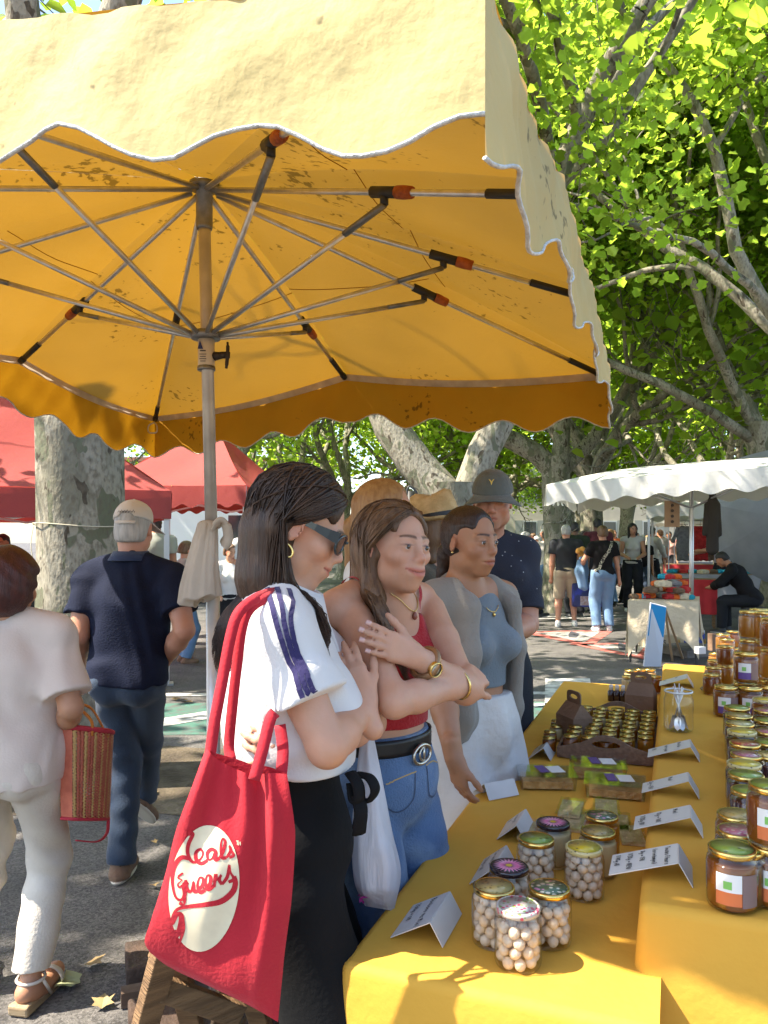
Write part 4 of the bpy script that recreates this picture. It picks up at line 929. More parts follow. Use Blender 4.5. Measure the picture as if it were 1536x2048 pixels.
HM = {'dkbrown': hair_mat('dkbrown', (.032, .016, .009), (.062, .03, .015)), 'brown': hair_mat('brown', (.085, .042, .019), (.18, .095, .045)), 'black': hair_mat('black', (.012, .01, .009), (.022, .017, .014)), 'espresso': hair_mat('espresso', (.02, .011, .008), (.04, .02, .012)),
      'blond': hair_mat('blond', (.28, .14, .05), (.38, .21, .08)), 'grey': hair_mat('grey', (.3, .29, .27), (.45, .43, .41)), 'white': hair_mat('white', (.55, .53, .5), (.7, .68, .65)), 'auburn': hair_mat('auburn', (.045, .012, .01), (.08, .022, .016)), 'chestnut': hair_mat('chestnut', (.11, .06, .03), (.18, .1, .05))}
def hair_cap_ops(J, off=.012, hairline=.052, low=-.05, hs=None, side=.0, vol=(0, 0, 0), nape=True):
    hs = hs or J.get('hs', J['s'] ** .5); C, Rm = J['head'], J['Rh']
    def T(x, y, z): return C + Rm @ (hs * v3(x, y, z))
    o = [ell(T(0, -.014, .032), (np.array((.076, .096, .086)) + off + np.array(vol)) * hs, Rm), ell(T(0, -.05 if nape else -.03, -.03 if nape else .0), np.array((.066 + off, .06 + off, .06 + off)) * hs, Rm, .03),
         cut(ell(T(0, .112, -.022), np.array((.071 - side, .088, .122)) * hs, Rm), .01), plane(T(0, 0, low), Rm @ v3(0, .15, -1), .01)]
    for x in (-1, 1): o += [cut(ell(T(x * .085, .008, -.02), np.array((.022, .026, .042)) * hs, Rm), .006), cut(ell(T(x * .078, .046, .0), np.array((.032, .036, .05)) * hs, Rm), .015)]
    return o
def person(label, loc, rz, J, tone='fair', hair=None, top=None, pants=None, shoes=None, res=.013, hres=.008, smile=0, eye=.0035, brow=(.03, .02, .012), name='person', group_=None, hand=True, curl=(.3, .4, .3), fat=1., bust=1., jaw=1., skin_legs=None, mouth=0., hdir=None, kneck=.052, armfat=1., stubble=None, hidden_torso=False, handops=None, eyeballs=False):
    t = thing(name, label, 'person', loc, rz, group_); s = J['s']; hs = J.get('hs', s ** .5)
    body = inflate(torso_ops(J, fat, bust), -.004 if top is not None else 0) + neck_ops(J, kneck) + head_ops(J['head'], J['Rh'], hs, J['sex'], smile, eye, jaw, mouth)
    for n in 'LR':
        g_ = arm_ops(J, n, armfat)
        if handops and n in handops: g_ = g_ + handops[n]
        elif hand:
            d = nrm(J['wr' + n] - J['el' + n]); bk = v3(-1 if n == 'L' else 1, 0, 0)
            if abs(d @ bk) > .8: bk = v3(0, 0, 1)
            g_ += hand_ops(J['wr' + n], d, bk, 1 if n == 'L' else -1, s, curl)[0] if res < .009 else [cone(J['wr' + n], J['wr' + n] + d * .1 * s, .026 * s, .03 * s, .02), cone(J['wr' + n] + d * .1 * s, J['wr' + n] + (d + v3(0, .3, 0)) * .14 * s, .028 * s, .018 * s, .02)]
        body.append(group(g_, .012))
    if skin_legs:
        for n in 'LR': body.append(group(leg_ops(J, n, fat), .02))
    hz = J['head'][2]
    sobj('body', body, skin_mat(tone, TONES[tone]), t, res, [(hz - .14, hz + .14, hres)], face_color(J['head'], J['Rh'], hs, TONES[tone], brow, J['sex'], smile, 0, stubble))
    if eyeballs: eyes(J, t)
    if top is not None:
        for nm, ops, m in top: sobj(nm, ops, m, t, res)
    if pants is not None: sobj(pants[0], pants[1], pants[2], t, res)
    if shoes is not None:
        for n in 'LR': shoe(J, n, shoes[0], shoes[1], t, res=max(res * .8, .006))
    if hair is not None: sobj(hair[2] if len(hair) > 2 else 'hair', hair[0], HM[hair[1]] if isinstance(hair[1], str) else hair[1], t, min(res, .009))
    return t
def locks(J, name, mat, t, n, gen, seed=1, wd=.0032, hs=None):
    """many thin tapered strands; gen(rs) returns a polyline"""
    rs = np.random.RandomState(seed); VV, QQ, off = [], [], 0; ang = np.array((0, 2.094, 4.189)); ca, sa = np.cos(ang)[None, :, None], np.sin(ang)[None, :, None]
    for i in range(n):
        p = gen(rs); m = len(p); rad = wd * (.7 + .6 * rs.rand()) * np.interp(np.linspace(0, 1, m), [0, .1, .75, 1], [.6, 1, .9, .15])
        tg = np.gradient(p, axis=0); tg /= np.linalg.norm(tg, axis=1)[:, None] + 1e-9; x = np.cross(tg, (.31, .83, .46)); x /= np.linalg.norm(x, axis=1)[:, None] + 1e-9; y = np.cross(tg, x)
        VV.append((p[:, None, :] + rad[:, None, None] * (ca * x[:, None, :] + sa * y[:, None, :])).reshape(-1, 3))
        a = off + np.arange((m - 1) * 3).reshape(m - 1, 3); c_ = off + np.arange(m - 1)[:, None] * 3 + (np.arange(3)[None, :] + 1) % 3; QQ.append(np.stack((a, c_, c_ + 3, a + 3), -1).reshape(-1, 4)); off += m * 3
    return link(name, mesh_np(name, np.concatenate(VV), np.concatenate(QQ)), mat, t)
def cloth(n, c, c2=None, tr=0, bump=.18, bs=90, rough=.85, **kw): return M('cloth_' + n, c, rough, c2 or tuple(x * .85 for x in c), 5, 3, bump=bump, bscale=bs, transl=tr, sheen=.15 if max(c) > .05 else 0, spec=.4 if max(c) > .05 else .15, **kw)
# ================================================================ the shopper in the white polo shirt
# (she stands side-on, facing the table; forward is +X in the place)
def to_local(loc, rz):
    Rm = rotz(-rz); return lambda p: Rm @ (np.asarray(p, float) - np.asarray(loc, float))
white_knit = cloth('white_knit', (.74, .71, .68), (.66, .63, .6), tr=.12, bump=.12, bs=160)
navy = cloth('navy_stripe', (.022, .016, .085), (.018, .013, .07))
black_cloth = cloth('black', (.006, .006, .0065), (.010, .0095, .0095), bump=.1)
W1L, W1R = (-.21, 1.56, 0), R(-84); L1 = to_local(W1L, W1R)
hd = L1(P(600, 1054, 1.545))
J = skel(1.70, 'f', lean=(0, .03), twist=0, hip=(0, .03), feet=((-.09, .0, .08, -.1), (.09, .03, .08, .1)), head=(.0, R(-25), R(2)), hands=(L1(P(604, 1492, 1.40)), L1(P(706, 1415, 1.66))), elbows=((-.6, .5, -1), (.6, -.2, -1)))
J['head'] = hd; J['neck'] = L1(P(556, 1196, 1.55))
J['shR'] = L1(P(550, 1262, 1.43)); J['shL'] = L1(P(580, 1262, 1.72))
J['elR'] = L1(P(655, 1495, 1.385)); J['wrR'] = L1(P(728, 1415, 1.53)); J['elL'] = L1(P(738, 1445, 1.67)); J['wrL'] = L1(P(622, 1490, 1.45))
def Tw(x, y, z, J=J):
    f = np.clip((z - .93) / .5, 0, 1.2); return v3(x, y + .03 - .02 * f, z + .02)
J['T'] = Tw; J['sw'] = .15; J['hs'] = .93
hR, nR = hand_ops(J['wrR'], L1(P(700, 1345, 1.56)) - L1(P(728, 1415, 1.53)), L1(P(700, 1400, 1.2)) - L1(P(700, 1400, 1.6)), 1, .92, (.15, .25, .2), .05)
hL, nL = hand_ops(J['wrL'], L1(P(550, 1482, 1.40)) - J['wrL'], L1((0, 0, 0)) - L1((0, 1, 0)), -1, .92, (.5, .6, .4), .04)
w1hair = HM['dkbrown']; hs = 1.0; C, Rm = J['head'], J['Rh']
tops = top_ops(J, .93, .95, .011, .62, 1.09, .066, .032, boxy=.012) 
tops = tops[:-2] + [plane(J['T'](0, 0, 1.115), (0, 0, -1)), cut(ell(J['neck'] + v3(0, .035, .04), (.062, .066, .055), rotx(-.5)), .012), cut(cone(J['neck'] + v3(0, .07, .0), J['T'](0, .13, 1.22), .03, .006), .01), folds(.0045, 42, (.2, .9, .6), 4, 1.6), folds(.004, 60, (.8, .3, .5), 8, 1.8)]
J['kneck'] = .05
pt = pants_ops(J, .92, .007, .1, .12, 1.0, 1.06, .1); pt = pt[:-1] + [plane(J['T'](0, 0, 1.135), (0, 0, 1)), folds(.006, 40, (1, .5, .05), 5, 1.0)]
hc = hair_cap_ops(J, .0112, low=-.02, side=.0, nape=False)[:] + chain([J['head'] + v3(.008, -.055, -.01), J['head'] + v3(.008, -.066, -.10), J['head'] + v3(.01, -.062, -.175)], [.066, .058, .042], .02) + [folds(.0012, 260, (.8, .6, .0), 3, .8)]
w1 = person('woman in a white polo shirt with navy sleeve stripes, sunglasses and crossed arms', W1L, W1R, J, 'fair', (hc, 'dkbrown'), [('polo_shirt', tops, white_knit)], ('trousers', pt, black_cloth), (black_cloth, black_cloth), res=.0048, hres=.003, smile=1.2, eye=.002, kneck=.047, handops={'R': hR, 'L': hL}, bust=.9, armfat=.9, fat=.9, brow=(.03, .017, .01))
def hang(J, S, E_, tipz, rs, off, fwd=(0, 0, 0), n1=9, n2=9, ctr=(0, -.014, .032), rad=(.079, .099, .089), wave=0., inward=.0, collide=()):
    """strand running over the skull from direction S to E_ (head frame) and then hanging straight down to height tipz (body frame)"""
    C, Rm = J['head'], J['Rh']; hs = J.get('hs', J['s'] ** .5); S, E_ = nrm(S), nrm(E_); om = math.acos(np.clip(S @ E_, -1, 1)) + 1e-6; out = []
    for t in np.linspace(0, 1, n1):
        d = (math.sin((1 - t) * om) * S + math.sin(t * om) * E_) / math.sin(om); out.append(C + Rm @ (hs * (np.array(ctr) + d * (np.array(rad) + off * (.4 + .6 * t)))))
    p = out[-1].copy(); v = out[-1] - out[-2]; ln = max(p[2] - tipz, .02); ph = rs.rand() * 6
    cen = C + Rm @ (hs * v3(0, -.02, -.1))
    for i in range(1, n2 + 1):
        f = i / n2; q = p + v * min(1.5 * f, 1.0) * (1 - .3 * f); q[2] = p[2] - ln * f
        tow = (cen - q) * v3(1, 1, 0); q = q + tow * inward * f + np.array(fwd) * f * f + v3(math.sin(ph + 9 * f), math.cos(ph + 7 * f), 0) * wave * f
        for c_, r_ in collide:
            dv = q - c_; dl = np.linalg.norm(dv)
            if dl < r_: q = c_ + dv / dl * r_
        out.append(q)
    return np.array(out)
colw = [(J['neck'] + v3(0, 0, -.02), .078), (J['shR'] + v3(0, .02, .0), .085), (J['T'](0.06, .06, 1.3), .105), (J['T'](0, -.03, 1.34), .12), (J['neck'] + v3(0, -.02, .06), .064)]
def gen1(rs):
    u = rs.rand(); side = 1 if rs.rand() < .8 else -1
    az = R(98 + 80 * rs.rand() ** 1.3); y0 = 1.3 - 1.8 * rs.rand(); lo = -.25 - .3 * rs.rand()
    S = v3(-.12 + .03 * rs.randn(), y0, 1.0); E_ = v3(side * math.sin(az), math.cos(az) - .1, lo)
    fr = (0, .0, 0)
    if side > 0 and u < .3: E_ = v3(1.0, -.24 + .1 * rs.rand(), -.3 - .1 * rs.rand()); fr = (.03 + .02 * rs.rand(), .03 + .05 * rs.rand(), 0)
    tz = J['head'][2] - .215 - .045 * rs.rand() - (.035 * rs.rand() if u < .3 else 0)
    return hang(J, S, E_, tz, rs, .002 + .011 * rs.rand() + (.012 * rs.rand() if rs.rand() < .05 else 0), fr, wave=.005 if rs.rand() > .06 else .014, inward=.18, collide=colw)
locks(J, 'hair', w1hair, w1, 3400, gen1, 3, .002)
def bvh_of(o): return BVHTree.FromPolygons([v.co for v in o.data.vertices], [p.vertices for p in o.data.polygons])
def child(t, nm): return [c for c in t.children if c.name.split('.')[0] == nm][0]
def snap(bv, p, off):
    co, n, i, d = bv.find_nearest(Vector(p)); return np.array(co) + np.array(n) * off, np.array(n)
def sticker(t, bv, path, wd, mat, nm, off=.002, parent=None, n=8, res=5):
    b = MB(); pth = smoothpath(path, n); rows = []
    P0 = [snap(bv, p, off) for p in pth]
    for i, (p, nn) in enumerate(P0):
        a = P0[max(i - 1, 0)][0]; c = P0[min(i + 1, len(P0) - 1)][0]; sd = nrm(np.cross(nrm(c - a), nn)); row = []
        for f in np.linspace(-.5, .5, res):
            q, n2 = snap(bv, p + sd * wd * f, off); row.append(q)
        rows.append(row)
    b.grid(rows); return b.build(nm, mat, parent or t, True)
polo = child(w1, 'polo_shirt'); bv = bvh_of(polo)
for k in range(3):
    x0 = 546 + 17 * k; pth = [L1(P(x0 - 8, 1188 + 6 * k, 1.42)), L1(P(x0, 1220 + 5 * k, 1.36)), L1(P(x0 + 13, 1270, 1.33)), L1(P(x0 + 28, 1320, 1.32)), L1(P(x0 + 48, 1370, 1.31)), L1(P(x0 + 60, 1396 - 3 * k, 1.31))]
    sticker(w1, bv, pth, .0095, navy, 'stripe', .0025, polo)
# collar
b = MB(); nk = J['neck']
rows = []
for a in np.linspace(R(-62), R(242), 30):
    r0, r1 = .066, .088; dz = -.028 * max(0, math.sin(a)); c_ = nk + v3(0, .012, .02)
    rows.append([c_ + v3(r0 * math.cos(a), r0 * math.sin(a), .02 + dz * 1.2), c_ + v3((r0 + .012) * math.cos(a), (r0 + .012) * math.sin(a), .022 + dz * 1.3), c_ + v3(r1 * math.cos(a), r1 * math.sin(a) * 1.05, -.025 + dz * 2)])
b.grid(rows); b.build('collar', white_knit, polo, True, thick=.003)
# sunglasses
def HT(J, x, y, z): return J['head'] + J['Rh'] @ (J.get('hs', J['s'] ** .5) * v3(x, y, z))
frame_m = M('dark_teal_frame', (.018, .03, .035), .25, coat=.6); lens_m = M('dark_lens', (.012, .009, .007), .06, spec=.8, coat=.5)
sg = thing('sunglasses', 'dark wraparound sunglasses worn by the woman in the white polo', 'sunglasses', W1L, W1R)
for x in (-1, 1):
    b = MB(); b.grid([[HT(J, x * xx, yy, zz) for zz in zs] for xx, yy, zs in ((.078, -.005, (.010, .020)), (.081, .03, (.008, .022)), (.080, .06, (.004, .024)), (.074, .083, (.001, .026)))]); b.build('temple', frame_m, sg, False, thick=.004)
    b = MB(); rim = [HT(J, x * (.041 + .032 * math.cos(a)), .101 - .018 * (math.cos(a) * .5 + .5) ** 2, .003 + .021 * math.sin(a) * (1 + .15 * math.cos(a))) for a in np.linspace(0, 2 * math.pi, 25)[:-1]]
    b.tube(rim, .0032, 6, closed=True); b.build('rim', frame_m, sg, True)
    b = MB(); b.add(rim + [np.mean(rim, 0) + J['Rh'] @ v3(0, .003, 0)], [(i, (i + 1) % 24, 24) for i in range(24)]); b.build('lens', lens_m, sg, True)
b = MB(); b.tube([HT(J, -.012, .104, .010), HT(J, 0, .108, .012), HT(J, .012, .104, .010)], .003, 6); b.build('bridge', frame_m, sg, True)
# hoop earring
gold = M('gold', (.75, .55, .2), .25, metal=1)
b = MB(); c_ = HT(J, .084, -.004, -.052); b.tube([c_ + .0125 * (math.cos(a) * nrm(J['Rh'] @ v3(0, 1, 0)) + math.sin(a) * v3(0, 0, 1)) for a in np.linspace(0, 6.28, 22)[:-1]], .0026, 6, closed=True)
er = b.build('hoop_earring', gold, None, True); er.location = W1L; er.rotation_euler = (0, 0, W1R); tag(er, 'small gold hoop earring on the woman in sunglasses', 'earring')
# ================================================================ the shopper in the red camisole
W2L, W2R = (.0, 1.89, 0), R(-128); L2 = to_local(W2L, W2R)
J2 = skel(1.68, 'f', head=(R(-12), R(3), R(-4))); J2['s'] = 1.0
J2['T'] = lambda x, y, z: v3(x, y, z + .03)
J2['sw'] = .16; J2['hs'] = .91
J2['head'] = L2(P(789, 1098, 1.82)); J2['neck'] = L2(P(780, 1215, 1.87))
J2['shR'] = L2(P(708, 1240, 1.76)); J2['shL'] = L2(P(858, 1222, 2.0)); J2['elR'] = L2(P(788, 1404, 1.57)); J2['wrR'] = L2(P(925, 1368, 1.73)); J2['elL'] = L2(P(930, 1380, 1.76)); J2['wrL'] = L2(P(832, 1314, 1.635))
hL, nL = hand_ops(J2['wrL'], L2(P(735, 1272, 1.575)) - J2['wrL'], L2(P(770, 1230, 1.3)) - L2(P(770, 1280, 1.6)), 1, .84, (.22, .12, .1), .06, (.75, .5), .003)
hR, _ = hand_ops(J2['wrR'], L2(P(965, 1345, 1.80)) - J2['wrR'], L2(P(960, 1300, 1.5)) - L2(P(940, 1350, 1.75)), 1, .84, (.5, .7, .5), .03)
red = cloth('red_rib', (.42, .012, .016), (.34, .008, .012), bump=.3, bs=140); denim = cloth('denim', (.10, .17, .30), (.06, .11, .21), bump=.35, bs=220, c3=(.2, .28, .4), scale3=7)
cami = inflate(torso_ops(J2, .93, 1.05), .006)[:7] + [plane(J2['T'](0, 0, 1.36), (0, 0, 1)), cut(ell(J2['T'](0, .16, 1.385), (.08, .12, .09)), .01), cut(ell(J2['T'](.16, .0, 1.36), (.05, .12, .08)), .01), cut(ell(J2['T'](-.16, .0, 1.36), (.05, .12, .08)), .01), plane(J2['T'](0, 0, 1.10), (0, 0, -1)), folds(.002, 60, (.3, .2, 1), 3)]
jeans = pants_ops(J2, .93, .008, .085, .09, 1.0, 1.06, .1); jeans = jeans[:-1] + [plane(J2['T'](0, 0, 1.085), (0, 0, 1)), folds(.003, 45, (.3, .4, 1), 5)]
w2 = person('smiling woman in a red camisole and jeans, arms crossed, wearing a watch', W2L, W2R, J2, 'fair', (hair_cap_ops(J2, .0108, low=-.02, nape=False) + chain([J2['head'] + v3(0, -.045, -.01), J2['head'] + v3(0, -.06, -.12), J2['head'] + v3(0, -.07, -.21)], [.066, .058, .045], .03) + chain([HT(J2, .066, -.035, -.01), J2['head'] + v3(.066, -.015, -.10), J2['head'] + v3(.064, .025, -.19)], [.024, .022, .016], .02) + [folds(.0012, 260, (.8, .6, .0), 3, .8)], 'brown'), [('camisole', cami, red)], ('jeans', jeans, denim), (black_cloth, black_cloth), res=.0045, hres=.0028, smile=1.6, eye=.003, kneck=.049, handops={'R': hR, 'L': hL}, bust=1.05, armfat=.83, fat=.93, brow=(.09, .045, .022), jaw=.93, eyeballs=True)
bvb = bvh_of(child(w2, 'body')); _v, _q = solid(inflate(torso_ops(J2, .93, 1.05), -.003), .01); bvs = BVHTree.FromPolygons([Vector(p) for p in _v], _q.tolist()); cm = child(w2, 'camisole')
for x in (-1, 1):
    sticker(w2, bvs, [J2['T'](x * .078, .13, 1.335), J2['T'](x * .088, .09, 1.37), J2['T'](x * .1, .05, 1.42), J2['T'](x * .1, -.02, 1.46), J2['T'](x * .09, -.09, 1.42), J2['T'](x * .08, -.12, 1.33)], .014, red, 'strap', .006, cm)
blk = M('black_leather', (.012, .011, .011), .4)
col2 = [(J2['neck'], .074), (J2['T'](-.05, -.02, 1.33), .12), (J2['T'](.05, .01, 1.33), .125), (J2['shR'], .075), (J2['shR'] * .8 + J2['elR'] * .2, .066), (J2['shR'] * .6 + J2['elR'] * .4, .062), (J2['shL'], .09), (J2['T'](.0, .06, 1.24), .12), (J2['shL'] * .8 + J2['elL'] * .2, .085)]
def gen2(rs):
    side = 1 if rs.rand() < .5 else -1; u = rs.rand(); az = R(80 + 16 * rs.rand()) if (u < .3 and side > 0) else R((124 if side > 0 else 145) + (56 if side > 0 else 35) * rs.rand()); y0 = 1.3 - 1.8 * rs.rand()
    S = v3(.03 * rs.randn(), y0, 1.0); E_ = v3(side * math.sin(az), math.cos(az) - .06, -.15 - .3 * rs.rand()); tz = J2['head'][2] - (.25 if side > 0 else .2) - .07 * rs.rand(); fr = (0, 0, 0)
    if az < R(100): fr = (-side * .02, .075 + .03 * rs.rand(), 0); tz -= .02
    return hang(J2, S, E_, tz, rs, .003 + .012 * rs.rand() + (.012 * rs.rand() if rs.rand() < .05 else 0), fr, wave=.006 if rs.rand() > .06 else .015, inward=.1, collide=col2)
locks(J2, 'hair', HM['brown'], w2, 3400, gen2, 5, .002)
def nails_mesh(nn, t, m, s=1.0):
    for p, e, nb, r in nn:
        b = MB(); x = np.cross(e, nb); b.grid([[p + e * (f * .012 - .006) + x * g_ * r * .75 - nb * (abs(g_) ** 2 * r * .3) for g_ in (-1, -.5, 0, .5, 1)] for f in (0, .4, .8, 1)]); b.build('fingernail', m, t, True, thick=.001)
nails_mesh(nL, w2, M('nail_pink', (.62, .36, .3), .2, coat=.6))
def band(name, label, cat, loc, rz, c, ax, rx, rr, mat, flat=1.0, world=None):
    F_ = frame(ax); b = MB(); b.tube([c + F_[:, 0] * rx * math.cos(a) + F_[:, 2] * rx * math.sin(a) for a in np.linspace(0, 6.283, 29)[:-1]], rr, 7, closed=True, flat=flat)
    return b
wd = nrm(J2['wrL'] - J2['elL']); wt = thing('wristwatch', 'gold wristwatch with a pale dial on the woman in red', 'watch', W2L, W2R)
wc_ = J2['wrL'] - wd * .035
b = band('', '', '', 0, 0, wc_, wd, .0315, .0085, None, 1.0); b.build('strap', M('bronze_strap', (.35, .2, .1), .35, metal=.6), wt, True)
fd = nrm(L2(P(845, 1312, 1.2)) - L2(P(835, 1315, 1.6))); fd = nrm(fd - (fd @ wd) * wd); F_ = frame(fd, wd); dc = wc_ + fd * .034
b = MB(); b.lathe([(.017, -.006), (.0175, .002), (.0155, .006), (.0145, .003)], 24, dc, np.stack((F_[:, 0], F_[:, 2], F_[:, 1]), 1), cap=False); b.build('case', gold, wt, True)
b = MB(); b.lathe([(.0148, .0015), (.001, .0022)], 24, dc, np.stack((F_[:, 0], F_[:, 2], F_[:, 1]), 1)); dl = b.build('dial', M('dial', (.75, .72, .6), .3), wt, True)
b = MB(); Xd, Zd = F_[:, 0], F_[:, 2]
b.beam(dc + fd * .0035, dc + fd * .0035 + Zd * .009, .0012, .0006, fd); b.beam(dc + fd * .0038, dc + fd * .0038 + Xd * .006 + Zd * .002, .0014, .0006, fd); b.build('watch_hands', blk, dl)
bd = nrm(J2['wrR'] - J2['elR']); b = band('', '', '', 0, 0, J2['wrR'] - bd * .012, bd, .031, .003, gold); o = b.build('bangle', gold, None, True); o.location = W2L; o.rotation_euler = (0, 0, W2R); tag(o, 'thin gold bangle on the right wrist of the woman in red', 'bangle')
# necklace, belt
b = MB(); pth = [snap(bvb, J2['T'](x, .12 - abs(x) * .8, 1.375 + x * x * 14 ), .003)[0] for x in np.linspace(-.062, .062, 15)]; b.tube(pth, .0012, 5); nk_ = b.build('necklace', gold, None, True); nk_.location = W2L; nk_.rotation_euler = (0, 0, W2R); tag(nk_, 'fine gold necklace with pendant on the woman in red', 'necklace')
pq = pth[7]; b = MB(); b.lathe([(.0015, .008), (.005, .002), (.0065, -.006), (.003, -.012)], 12, pq + v3(0, .002, -.008)); b.build('pendant', M('garnet', (.25, .08, .05), .2), nk_, True)
bj = bvh_of(child(w2, 'jeans')); rowsb = []
for a in np.linspace(0, 2 * math.pi, 50): 
    p = J2['T'](.25 * math.cos(a), .22 * math.sin(a), 1.06); d_ = nrm(J2['T'](0, 0, 1.06) - p); hit = bj.ray_cast(Vector(p), Vector(d_)); q = np.array(hit[0]) if hit[0] else p; rowsb.append([q - d_ * .003 + v3(0, 0, dz) for dz in (-.02, -.01, .01, .02)])
bt = thing('belt', 'black leather belt with a large oval metal buckle on the jeans', 'belt', W2L, W2R); b = MB(); b.grid(rowsb); b.build('strap', blk, bt, True, thick=.004)
bc = snap(bj, J2['T'](.0, .2, 1.06), .009)[0]
b = MB(); F_ = frame((0, 1, 0)); b.tube([bc + v3(.034 * math.cos(a), 0, .022 * math.sin(a)) for a in np.linspace(0, 6.283, 25)[:-1]], .0045, 7, closed=True); b.box(bc + v3(-.008, 0, 0), (.006, .004, .036)); b.tube([bc + v3(-.008 + .018 * math.sin(a), 0, .016 * math.cos(a)) for a in np.linspace(0, 3.14, 10)], .0032, 6); b.build('buckle', M('pewter', (.55, .5, .42), .3, metal=1), bt, True)
# front pocket stitching on the jeans
for sx in (1, -1):
    sticker(w2, bj, [J2['T'](sx * .03, .2, 1.02), J2['T'](sx * .085, .16, 1.015), J2['T'](sx * .125, .12, 1.0)], .003, M('stitch', (.45, .3, .12), .8), 'pocket_seam', .0015, child(w2, 'jeans'))
    sticker(w2, bj, [J2['T'](sx * .035, .2, 1.015), J2['T'](sx * .04, .18, .93), J2['T'](sx * .085, .15, .90), J2['T'](sx * .125, .12, .93), J2['T'](sx * .128, .11, 1.0)], .0035, M('stitch_dark', (.05, .07, .12), .8), 'pocket_edge', .0015, child(w2, 'jeans'))
# ring
# ================================================================ the shopper with the sweater over her shoulders
W3L, W3R = (.29, 2.53, 0), R(-140); L3 = to_local(W3L, W3R)
J3 = skel(1.70, 'f', head=(R(2), R(-3), 0)); J3['s'] = 1.0; J3['T'] = lambda x, y, z: v3(x, y + .01, z + .0)
J3['sw'] = .155; J3['hs'] = .95
J3['head'] = L3(P(940, 1083, 2.47)); J3['neck'] = L3(P(930, 1172, 2.52))
J3['shR'] = L3(P(870, 1204, 2.43)); J3['shL'] = L3(P(1000, 1200, 2.63)); J3['elR'] = L3(P(882, 1382, 2.33)); J3['wrR'] = L3(P(908, 1515, 2.20)); J3['elL'] = L3(P(1015, 1370, 2.66)); J3['wrL'] = L3(P(1010, 1480, 2.66))
hR, nR3 = hand_ops(J3['wrR'], L3(P(926, 1600, 2.2)) - J3['wrR'], L3((-1, -.6, 0)) - L3((0, 0, 0)), -1, .92, (.25, .35, .25), .05)
greytop = cloth('grey_blue_top', (.17, .2, .225), (.14, .17, .19), bump=.25, bs=150); whitep = cloth('white_linen', (.7, .67, .63), (.6, .57, .53), tr=.15, bump=.3, bs=50)
ct = inflate(torso_ops(J3, .85, .85), .005)[:7] + [plane(J3['T'](0, 0, 1.10), (0, 0, -1)), plane(J3['T'](0, 0, 1.40), (0, 0, 1)), folds(.0015, 60, (.3, .2, 1), 3)]
wp = pants_ops(J3, .88, .02, .12, .14, 1.0, 1.07, .125)[:-1] + [plane(J3['T'](0, 0, 1.075), (0, 0, 1)), folds(.006, 60, (1, .6, .05), 5, .8), folds(.005, 30, (1, -.5, .1), 6, 1.0)]
w3 = person('woman in a grey-blue top with a grey sweater round her shoulders, dark hair tied back', W3L, W3R, J3, 'tan', (hair_cap_ops(J3, .0045, low=-.055, nape=False) + [ell(HT(J3, 0, -.10, -.045), (.032, .03, .034), None, .02), cone(HT(J3, 0, -.11, -.05), HT(J3, .01, -.12, -.14), .026, .018, .02), folds(.001, 240, (.3, .2, 1), 3, 1.5)], 'espresso'), [('cropped_top', ct, greytop)], ('trousers', wp, whitep), (whitep, whitep), res=.0055, hres=.0032, smile=.1, eye=.0046, kneck=.047, handops={'R': hR}, bust=.85, fat=.85, brow=(.03, .016, .01), jaw=.98, mouth=.0022, eyeballs=True)
knit = cloth('grey_knit', (.26, .235, .2), (.21, .19, .16), bump=.22, bs=160)
sw = thing('grey_sweater', 'oatmeal grey knit sweater draped over the shoulders of the dark-haired woman', 'sweater', W3L, W3R)
T3 = J3['T']
ops = [cone(T3(-.145, -.02, 1.365), T3(0, -.06, 1.41), .06, .058, .05), cone(T3(.145, -.02, 1.365), T3(0, -.06, 1.41), .06, .058, .05), ell(T3(0, -.05, 1.27), (.165, .105, .15), None, .05), cone(T3(0, -.07, 1.445), T3(.08, -.01, 1.425), .03, .032, .03), cone(T3(0, -.07, 1.445), T3(-.08, -.01, 1.425), .03, .032, .03)]
ops.append(cut(ell(T3(-.01, .16, 1.2), (.078, .18, .40)), .02))
for x, y0 in ((1, 0), (-1, 0)):
    ops += chain([T3(x * .095, .0, 1.42), T3(x * .108, .07, 1.36), T3(x * .115, .085, 1.22), T3(x * .125, .07, 1.02), T3(x * .13, .06, .95)], [.032, .036, .038, .04, .04] if x > 0 else [.024, .024, .024, .024, .024], .03)
    ops += chain([T3(x * .145, -.01, 1.36), T3(x * .15, .01, 1.2), T3(x * .15, .02, 1.02)], [.052, .048, .046], .04)
ops += [ell(J3['shR'] + v3(-.01, -.01, .0), (.06, .064, .064), None, .05), ell(J3['shL'] + v3(.01, -.01, .0), (.058, .062, .062), None, .05), plane(T3(0, 0, .945), (0, 0, -1)), cut(ell(T3(0, .06, 1.5), (.07, .1, .11)), .015), folds(.006, 50, (.9, .5, .15), 3, 1.4), folds(.004, 34, (.3, .8, .5), 7, 1.6)]
sobj('knit', ops, knit, sw, .0065)
b = MB(); c_ = HT(J3, .083, -.002, -.036); b.lathe([(.001, .004), (.0045, 0), (.001, -.004)], 10, c_); o = b.build('earring', gold, None, True); o.location = W3L; o.rotation_euler = (0, 0, W3R); tag(o, 'tiny gold stud earring on the dark-haired woman', 'earring')
b = MB(); bv3 = bvh_of(child(w3, 'cropped_top')); pth = [snap(bv3, J3['T'](x, .15, 1.36 + x * x * 12), .004)[0] for x in np.linspace(-.05, .05, 11)]; b.tube(pth, .0014, 5); q = pth[5]; nk_ = b.build('necklace', gold, None, True); nk_.location = W3L; nk_.rotation_euler = (0, 0, W3R); tag(nk_, 'thin chain necklace over the grey-blue top', 'necklace')
b = MB(); b.lathe([(.002, .006), (.006, 0), (.002, -.008)], 10, q + v3(0, .002, -.008)); b.build('pendant', gold, nk_, True)
